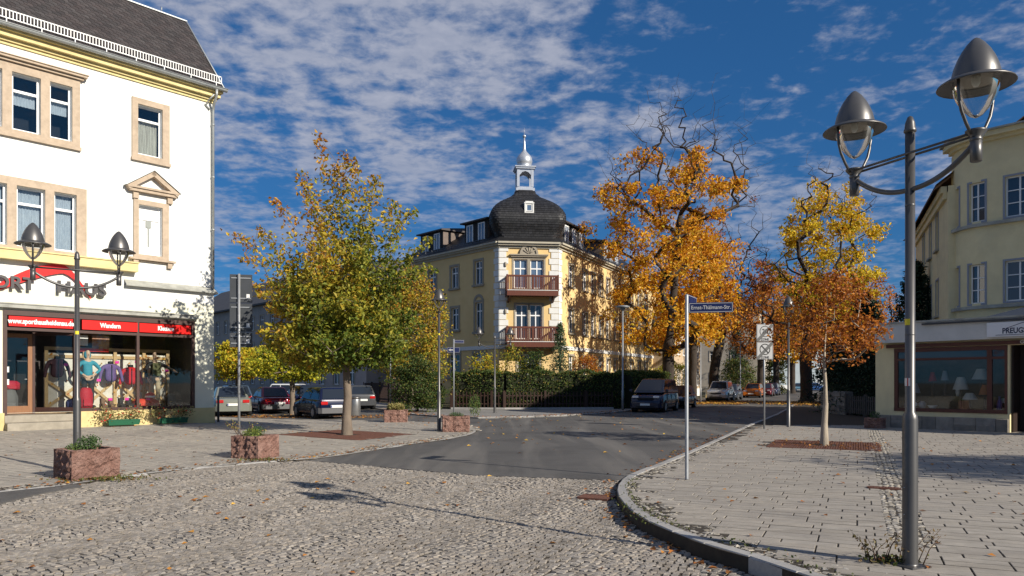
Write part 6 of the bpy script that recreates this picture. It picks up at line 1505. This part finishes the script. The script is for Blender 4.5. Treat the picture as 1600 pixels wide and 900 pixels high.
# its neighbours along the left side of the street
prof = [(4.5, 1.5), (6, 2.6), (8, 3.0), (10, 2.6), (11.5, 1.6)]
A = env_points(prof, 170, (0, 0), .3, .3); B = env_points([(5, 2.4), (8, 3.2), (11, 3.6), (13.5, 2.4)], 190)
tree('street_tree', 'rust orange street tree just behind the black car', (14.3, 58.2, .05), [(0, 0, 0), (0, 0, 3.5), (.2, 0, 7), (.2, 0, 10)], .27, A, B, 60, .6, .22, lambda C: .52+rn(len(C), .22), lm_orange, m_bark, .005, .7, group='street trees', scale=1.2)
B = twigs(env_points([(6, 2.6), (9, 4.0), (12, 4.2), (15, 3.0), (16.5, 1.2)], 60, (0, 0), .2, .25), (.5, 0, 6), 9, 1.5); random.shuffle(B)
tree('bare_street_tree', 'nearly leafless forked street tree behind the silver off-roader', (17.7, 64.8, .05), [(0, 0, 0), (.1, 0, 2.6), (.9, 0, 6.5), (1.3, 0, 11)], .42, B[:45], B[45:]+[(-2, 0, 9), (-2.3, 0, 12), (-1.6, 0, 14), (-1.0, 0, 7)], 22, .6, .24, lambda C: .3+rn(len(C), .2), lm_rust, m_bark, .006, .7, group='street trees')
for i, (x, y, h, r, lab, lm, tb) in enumerate(((27.2, 80.5, 14.5, 4.2, 'rust brown street tree behind the orange car', lm_rust, .45), (33.2, 92.5, 15, 4.4, 'rust and gold street tree beyond the maroon car', lm_orange, .4), (38.5, 101, 14, 4.2, 'golden street tree far down the left side of the street', lm_orange, .65), (41.5, 88, 15, 4.6, 'far rust tree on the right side of the street', lm_rust, .6))):
    A = env_points([(4.5, r*.4), (6, r*.8), (9, r), (12, r*.8), (h, r*.25)], 120, (0, 0), .2, .3); B = env_points([(8, r*.8), (h+1, r*.5)], 30)
    tree('street_tree', lab, (x, y, .05), [(0, 0, 0), (0, 0, 4), (.2, 0, 8), (.2, 0, h-2)], .36, A, B, 42, .8, .32, lambda C: tb+rn(len(C), .22), lm, m_bark, .015, 1.0, group='street trees')
# yellow tree on the right side of the street
A = env_points([(6.2, 1.2), (8, 2.8), (10, 3.7), (12, 4.1), (14, 3.6), (16, 2.5), (17.4, 1.2)], 165, (1.7, 0), .25, .28)
B = twigs(env_points([(6, 3.6), (9, 4.8), (13, 4.6), (16, 3.2), (17.6, 1.2)], 45, (.8, 0), .5, .25), (.8, 0, 8), 9, 1.5)
tree('tall_yellow_tree', 'tall yellow street tree with thick dark trunk on the right side of the street', (23.3, 58.2, .03), [(0, 0, 0), (-.1, 0, 3.5), (.5, 0, 7.5), (1.3, 0, 11), (1.6, 0, 15)], .46, A, B, 62, .66, .27, lambda C: .50+rn(len(C), .2)+.02*(C[:, 2]-12), lm_yellow, m_bark, .006, .6, group='street trees')
A = env_points([(5, 2), (7, 3.6), (9.5, 4), (12, 3)], 110, (0, 0), .25, .3)
tree('street_tree', 'orange street tree behind the slim young maple', (30.2, 70.5, .03), [(0, 0, 0), (0, 0, 4), (.2, 0, 8), (.2, 0, 11)], .38, A, [], 45, .8, .3, lambda C: .35+rn(len(C), .22), lm_orange, m_bark, .014, .9, group='street trees')
# low round trees in the car park
A = env_points([(1.8, 1.0), (2.1, 1.9), (2.6, 2.1), (3.1, 1.6), (3.6, .7)], 130, (0, 0), .3, .2)
tree('car_park_tree', 'yellow green tree with slim trunk in front of the red saloon', (-10.95, 36.7, .0), [(0, 0, 0), (0, 0, 1.9), (0, 0, 2.6), (0, 0, 3.2)], .13, A, [], 70, .42, .16, lambda C: .42+rn(len(C), .2)-.05*C[:, 0], lm_ygreen, m_bark2, .008, .5, group='car park trees', flat_=.4)
A = env_points([(1.9, .9), (2.4, 1.6), (3.0, 1.7), (3.5, 1.2), (4.0, .5)], 110, (0, 0), .3, .2)
tree('car_park_tree', 'golden brown tree behind the silver saloon', (-16.6, 44.5, .0), [(0, 0, 0), (0, 0, 1.9), (0, 0, 2.8), (0, 0, 3.5)], .13, A, [], 60, .5, .19, lambda C: .66+rn(len(C), .22), lm_ygreen, m_bark2, .009, .6, group='car park trees', flat_=.4)
# tree behind the single lamp
A = env_points([(1.6, 1.2), (2.4, 2.1), (3.6, 2.4), (5, 2.35), (6.5, 2.0), (7.6, 1.2), (8.4, .3)], 230, (0, 0), .35, .2)
tree('side_tree', 'bronze green tree beside the villa behind the single headed lamp', (-6.1, 44.6, .05), [(0, 0, 0), (0, 0, 1.6), (0, 0, 4), (0, 0, 7.2)], .16, A, [], 62, .48, .17, lambda C: .5+rn(len(C), .2)+.03*(C[:, 2]-4), lm_main, m_bark2, .009, .6, group='street trees')
# tree outside the picture on the right whose shadow lies across the slabs
A = env_points([(4.6, 1.6), (5.4, 2.6), (6.2, 2.8), (7, 2.0)], 130, (0, 0), .2, .25)
tree('roadside_tree', 'broad tree standing just outside the right edge whose shadow crosses the slabs', (19.6, 6.6, .03), [(0, 0, 0), (0, 0, 4.2), (0, 0, 5.5), (0, 0, 6.6)], .18, A, [], 60, .6, .2, lambda C: .5+rn(len(C), .2), lm_orange, m_bark, .01, .6, group='street trees')

# ------------------------------------------------------------------ conifers
def conifer(label, loc, h, r, n=5200, name='spruce_tree', lm=lm_conif, z0=.5, size=.22):
    P = empty(name, loc, 0, label, 'tree'); m = MB(); m.tube([(0, 0, 0), (0, 0, h)], [h*.018+.05, .02], 8); 
    C = []; lv = int(h/.30)
    for i in range(lv):
        t = i/lv; z = z0+(h-z0)*t; R_ = r*(1-t)**.85; nb = max(5, int(10*(1-t))+3)
        for k in range(nb):
            a = 2*PI*(k+random.random()*.7)/nb; L = R_*random.uniform(.75, 1.12); q = max(6, int(n/lv/nb))
            s = rng.random(q)**.7; pts = np.c_[np.cos(a)*L*s, np.sin(a)*L*s, z-.22*L*s+.08*(s**2)*L]+rng.normal(size=(q, 3))*np.array([.13, .13, .13])*(.6+L*.22); C.append(pts)
            m.tube([(0, 0, z), (math.cos(a)*L*.9, math.sin(a)*L*.9, z-.15*L)], [.02+.01*L, .006], 4)
    m.build('trunk', m_bark, P); C = np.concatenate(C); leaves('crown', C, size, .45+rn(len(C), .25), lm, P, wid=.3); return P
conifer('small fir tree standing against the villa corner', (3.05, 46.6, .06), 5.4, 1.35, 4500, 'fir_tree', leaf_mat('leaf_fir', [(0, (.05, .085, .045)), (1, (.13, .18, .085))], .3, .25), size=.17)
conifer('tall dark spruce beside the lamp shop', (19.0, 34.6, .03), 7.4, 2.5, 12000)
conifer('dark spruce behind the picket fence', (17.9, 37.5, .03), 6.4, 2.3, 10000)
conifer('dark spruce between the yellow tree and the rounded house', (21.6, 44, .03), 6.6, 2.5, 9000)
conifer('far dark spruce behind the bare street tree', (27.5, 90, .05), 9, 3, 4200, size=.3)

# ------------------------------------------------------------------ hedge, shrubs, fences
m_core = mat('hedge_twigs', (.02, .022, .010), .95)
def hedge(name, label, poly, w, h, n, size, lm, tb, cat='hedge', z=.06):
    P = empty(name, (poly[0][0], poly[0][1], z), 0, label, cat); o = np.array(poly[0]); C = []; core = MB(); Nn = []
    segs = list(zip(poly[:-1], poly[1:])); tot = sum(math.dist(a, b) for a, b in segs)
    for a, b in segs:
        a, b = np.array(a)-o, np.array(b)-o; L = np.hypot(*(b-a)); t = (b-a)/L; nr = np.array([-t[1], t[0]]); k = int(n*L/tot)
        u = rng.random(k)*L; face = rng.random(k)
        v = np.where(face < .38, -w/2, np.where(face < .5, w/2, rng.uniform(-w/2, w/2, k))); zz = np.where(face < .5, rng.random(k)*h, h)
        wob = .10*np.sin(u*2.1+zz*2)+.07*np.sin(u*5.3+1)
        v = v+rng.normal(0, .07, k)+np.where(v < 0, -wob, wob)*.6; zz = zz+rng.normal(0, .06, k)+wob*(face >= .5)*.9
        C.append(np.c_[a[0]+t[0]*u+nr[0]*v, a[1]+t[1]*u+nr[1]*v, np.maximum(zz, .02)])
        i = .10; q = [a+nr*(-w/2+i), b+nr*(-w/2+i), b+nr*(w/2-i), a+nr*(w/2-i)]
        core.hexa([(p[0], p[1], 0) for p in q]+[(p[0], p[1], h-i) for p in q])
    core.build('branches', m_core, P); C = np.concatenate(C); leaves('foliage', C, size, tb+rn(len(C), .22), lm, P); return P
hedge('hedge', 'clipped green hedge behind the brown fence of the villa', [(-3.5, 43.9), (-.4, 43.4), (6.6, 44.2), (10.4, 51.5)], 1.3, 2.1, 22000, .13, lm_green, .66)
hedge('evergreen_hedge', 'dark evergreen hedge behind the grey picket fence', [(17.5, 39.6), (17.7, 33.8)], 1.5, 3.1, 12000, .15, lm_conif, .5, z=.03)
def shrub(label, loc, prof, na, per, cr, size, lm, tb, name='shrub', ts=.22):
    A = env_points(prof, na, (0, 0), .2, .25); P = empty(name, loc, 0, label, 'shrub'); grow('stems', P, [(0, 0, 0), (0, 0, .25), (0, 0, prof[-1][0]*.6)], .06, A, .008, m_bark, .4)
    C = clump_leaves(A, per, cr); C[:, 2] = np.maximum(C[:, 2], .03); leaves('foliage', C, size, tb+rn(len(C), ts), lm, P); return P
shrub('dense dark green shrub between the grassy planter and the villa fence', (-5.05, 39.2, .05), [(.15, 1.2), (.9, 1.45), (1.8, 1.3), (2.5, .8), (2.9, .3)], 130, 60, .36, .12, lm_green, .62)
shrub('pale leaved shrub beneath the lower balcony', (.3, 46.3, .06), [(.4, 1.3), (2, 1.5), (3.2, 1.1), (3.9, .4)], 90, 45, .4, .13, lm_main, .33)
shrub('golden bush left of the villa corner', (-1.8, 46.6, .06), [(.4, 1.0), (2, 1.2), (3, .8), (3.4, .3)], 70, 45, .36, .12, lm_ygreen, .62)
shrub('dark leaved rhododendron before the villa corner', (1.5, 45.9, .06), [(.4, 1.0), (2, 1.2), (2.9, .9), (3.4, .3)], 70, 45, .36, .13, lm_green, .5)
shrub('rust coloured bush between the fir and the villa wall', (4.6, 47, .06), [(.4, 1.0), (1.8, 1.2), (2.9, .8), (3.3, .3)], 60, 40, .36, .12, lm_rust, .55)
shrub('light green bush at the end of the villa hedge', (11.2, 55, .06), [(.3, 1.0), (1.5, 1.2), (2.4, .8), (2.8, .3)], 60, 40, .36, .13, lm_ygreen, .35)
shrub('garden bush in front of the tan house', (14.6, 66.5, .06), [(.3, 1.2), (1.8, 1.5), (3, .9), (3.4, .3)], 60, 40, .42, .15, lm_ygreen, .4)
shrub('green bush before the beige house far down the street', (26.2, 85.5, .06), [(.3, 2.2), (2, 2.6), (3.6, 1.6), (4.4, .5)], 70, 40, .6, .24, lm_green, .75)
shrub('tall evergreen shrub beside the far lamp post', (35.0, 97, .06), [(.3, 1.2), (3, 1.6), (6, 1.2), (8, .4)], 70, 50, .5, .25, lm_green, .8)
shrub('dark bush behind the stone garden wall', (18.4, 41.0, .03), [(.3, 1.6), (1.6, 1.9), (2.8, 1.2), (3.4, .4)], 80, 50, .5, .16, lm_conif, .4)
m_fence = mat('brown_fence', (.042, .019, .012), .75, (.03, .014, .009), 6, 4, stretch=(5, 5, .5))
def fence(name, label, line, h, mt, sp=.13, pw=.075, postd=2.4, z=.06, base=None):
    P = empty(name, (line[0][0], line[0][1], z), 0, label, 'fence'); o = Vector((*line[0], 0)); pk = MB()
    for a, b in zip(line[:-1], line[1:]):
        a, b = Vector((*a, 0))-o, Vector((*b, 0))-o; L = (b-a).length; M = at(*a) @ Matrix.Rotation(math.atan2(b.y-a.y, b.x-a.x), 4, 'Z')
        for zz in (.28, h-.25): r = MB(); r.box(0, L, .02, .06, zz, zz+.07, M); r.build('rail', mt, P)
        u = .05
        while u < L: pk.box(u, u+pw, -.005, .018, .10, h+random.uniform(-.015, .01), M); u += sp
        u = 0
        while u < L+.1: r = MB(); r.bevbox(u-.06, u+.06, -.06, .085, -.05, h+.08, .015, M); r.build('post', mt, P); u += postd
        if base: r = MB(); r.box(0, L, -.08, .1, -.08, .10, M); r.build('base_strip', base, P)
    tag(pk.build('pickets', mt, P), kind='stuff'); return P
fence('picket_fence', 'dark brown picket fence in front of the clipped hedge', [(-3.55, 42.95), (-.45, 42.5), (5.95, 43.25)], 1.0, m_fence, .21, .06, base=m_kerb)
fence('picket_fence', 'dark brown picket fence running off behind the silver hatchback', [(-15.4, 67.5), (-4.2, 44.3)], 1.5, m_fence)
fence('picket_fence', 'weathered grey picket fence beside the lamp shop', [(16.35, 36.0), (16.3, 32.2)], .95, mat('grey_fence', (.10, .095, .085), .85, (.07, .065, .06), 6, 4), .20, .10, 2.0, .03)
# low rubble wall
W_ = empty('garden_wall', (16.2, 38.6, .03), math.atan2(-2.5, .15), 'low rubble stone garden wall by the right pavement', 'wall')
m = MB(); m.box(0, 2.5, .04, .36, -.05, 1.15); core = m.build('wall_core', m_stone, W_)
z = -.04; random.seed(4)
while z < 1.1:
    hh = random.uniform(.17, .26); x = 0
    while x < 2.5:
        L = random.uniform(.28, .6); e = min(x+L, 2.52); b = random.uniform(-.02, .02)
        MB().bevbox(x+.006, e-.006, -.01-b, .39+b, z, min(z+hh-.012, 1.2), .025).build('stone', m_stone, W_); x += L
    z += hh

# ------------------------------------------------------------------ fallen leaves, weeds
lm_fall = leaf_mat('leaf_fallen', [(0, (.12, .05, .02)), (.4, (.30, .11, .025)), (.75, (.48, .22, .04)), (1, (.55, .36, .06))], .25, .1)
def litter(name, P2, z, size, tint):
    n = len(P2); C = np.c_[P2, z+rng.uniform(.004, .012, n)]; V, F = leaf_quads(C, size, 4.0, .75)
    V = V.reshape(n, 4, 3); V[:, :, 2] = np.maximum(V[:, :, 2], z[:, None]+.003); o = link(name, np_mesh(name, V.reshape(-1, 3), F, lm_fall, np.repeat(np.clip(tint, 0, 1), 4))); tag(o, kind='stuff')
def near_line(line, n, sd, off):
    L = np.array(line, float); seg = np.hypot(*(L[1:]-L[:-1]).T); cum = np.r_[0, np.cumsum(seg)]; s = rng.random(n)*cum[-1]; p = np.c_[np.interp(s, cum, L[:, 0]), np.interp(s, cum, L[:, 1])]
    i = np.clip(np.searchsorted(cum, s)-1, 0, len(L)-2); t = (L[i+1]-L[i])/seg[i][:, None]; nr = np.c_[t[:, 1], -t[:, 0]]
    return p+nr*(off+rng.normal(0, sd, n))[:, None]
pts = np.c_[rng.uniform(-9, 3, 260), rng.uniform(6.5, 14, 260)]; pts = pts[in_poly(pts, cob_poly)][:75]; litter('fallen_leaves', pts, cob_z(pts)+.004, .085, .55+rn(len(pts), .25))
pts = near_line(KERB[5:17], 90, .09, -.16); litter('fallen_leaves', pts, cob_z(pts)+.006, .075, .35+rn(len(pts), .25))
pts = near_line(KERB[17:23], 160, .12, -.12); litter('fallen_leaves', pts, np.full(len(pts), .0), .08, .25+rn(len(pts), .2))
pts = np.c_[rng.uniform(1.8, 15, 600), rng.uniform(6.2, 26, 600)]; k = in_poly(pts, KERB[:24]+[(22, 27), (22, 2)]); pts = pts[k][:230]; litter('fallen_leaves', pts, np.full(len(pts), .034), .075, .35+rn(len(pts), .25))
pts = rng.normal(size=(260, 2))*np.array([.9, .8])+np.array(TREE_R); litter('fallen_leaves', pts, np.full(len(pts), .04), .075, .4+rn(len(pts), .25))
pts = near_line(LEFT[1:10], 330, .22, -.25); litter('fallen_leaves', pts, np.full(len(pts), .024), .07, .4+rn(len(pts), .25))
pts = np.c_[rng.uniform(-14, -2, 900), rng.uniform(11, 31, 900)]; k = in_poly(pts, LEFT+LEFT_BACK) & ((pts-LO) @ LN > .3); pts = pts[k][:300]; litter('fallen_leaves', pts, .026+hl(pts), .07, .45+rn(len(pts), .25))
pts = np.c_[rng.normal(16.2, 3.0, 3600), rng.normal(56, 4.2, 3600)]; d = pts-np.array([16.4, 58.5]); k = (np.abs(d @ np.array([.905, -.425])) < 2.6) & (np.abs(d @ np.array([.425, .905])) < 7); pts = pts[k]; litter('leaf_carpet', pts, np.full(len(pts), .05), .16, .75+rn(len(pts), .2))
pts = np.c_[rng.normal(21.5, 1.7, 1800), rng.normal(55.0, 2.6, 1800)]; litter('leaf_carpet', pts, np.full(len(pts), .055), .17, .8+rn(len(pts), .15))
pts = np.c_[rng.uniform(-16, -5, 1500), rng.uniform(33.2, 36.5, 1500)]; litter('leaf_carpet', pts, np.full(len(pts), .012), .10, .6+rn(len(pts), .2))
pts = near_line(FARK[1:9], 900, .35, -.35); litter('fallen_leaves', pts, np.full(len(pts), .055), .10, .4+rn(len(pts), .2))
pts = np.c_[rng.uniform(-6, 12, 500), rng.uniform(17, 44, 500)]; litter('fallen_leaves', pts, np.full(len(pts), .006), .10, .6+rn(len(pts), .25))
pts = near_line(FARK[8:10], 900, .5, .5); litter('fallen_leaves', pts, np.full(len(pts), .01), .12, .6+rn(len(pts), .2))
lm_weed = leaf_mat('leaf_weed', [(0, (.05, .08, .02)), (.6, (.13, .14, .04)), (1, (.20, .10, .05))], .3, .25)
wd = empty('dry_weeds', (3.42, 6.66, .03), 0, 'dry twiggy weeds at the foot of the large street lamp', 'weeds'); stems(wd, 9, 0, .28, .22, lm_weed, .7, -.12, .05, 0, .035)
stems(wd, 6, 0, .36, .22, lm_weed, .75, .18, -.05, 0, .03)
n = 130; C = rng.normal(size=(n, 3))*np.array([.13, .08, .015])+np.array([0, 0, .03]); C[:, 2] = np.abs(C[:, 2]); leaves('low_growth', C, .05, .6+rn(n, .3), lm_weed, wd)
pts = np.concatenate([near_line(KERB[8:17], 170, .05, .20), near_line(KERB[9:14], 70, .05, -.03), near_line(KERB[3:8], 70, .08, .3)]); C = np.c_[pts, .03+rng.random(len(pts))*.025]
o = leaves('moss_tufts', C, .034, .35+rn(len(C), .25), lm_weed, None, 'stuff')
pts = np.r_[rng.normal(size=(420, 2))*np.array([.38, .16])+np.array([-7.0, 12.5]), rng.normal(size=(160, 2))*np.array([.3, .12])+np.array([-5.2, 15.45])]; C = np.c_[pts, .02+rng.random(len(pts))*.03]
leaves('moss_tufts', C, .055, .65+rn(len(C), .3), lm_weed, None, 'stuff')
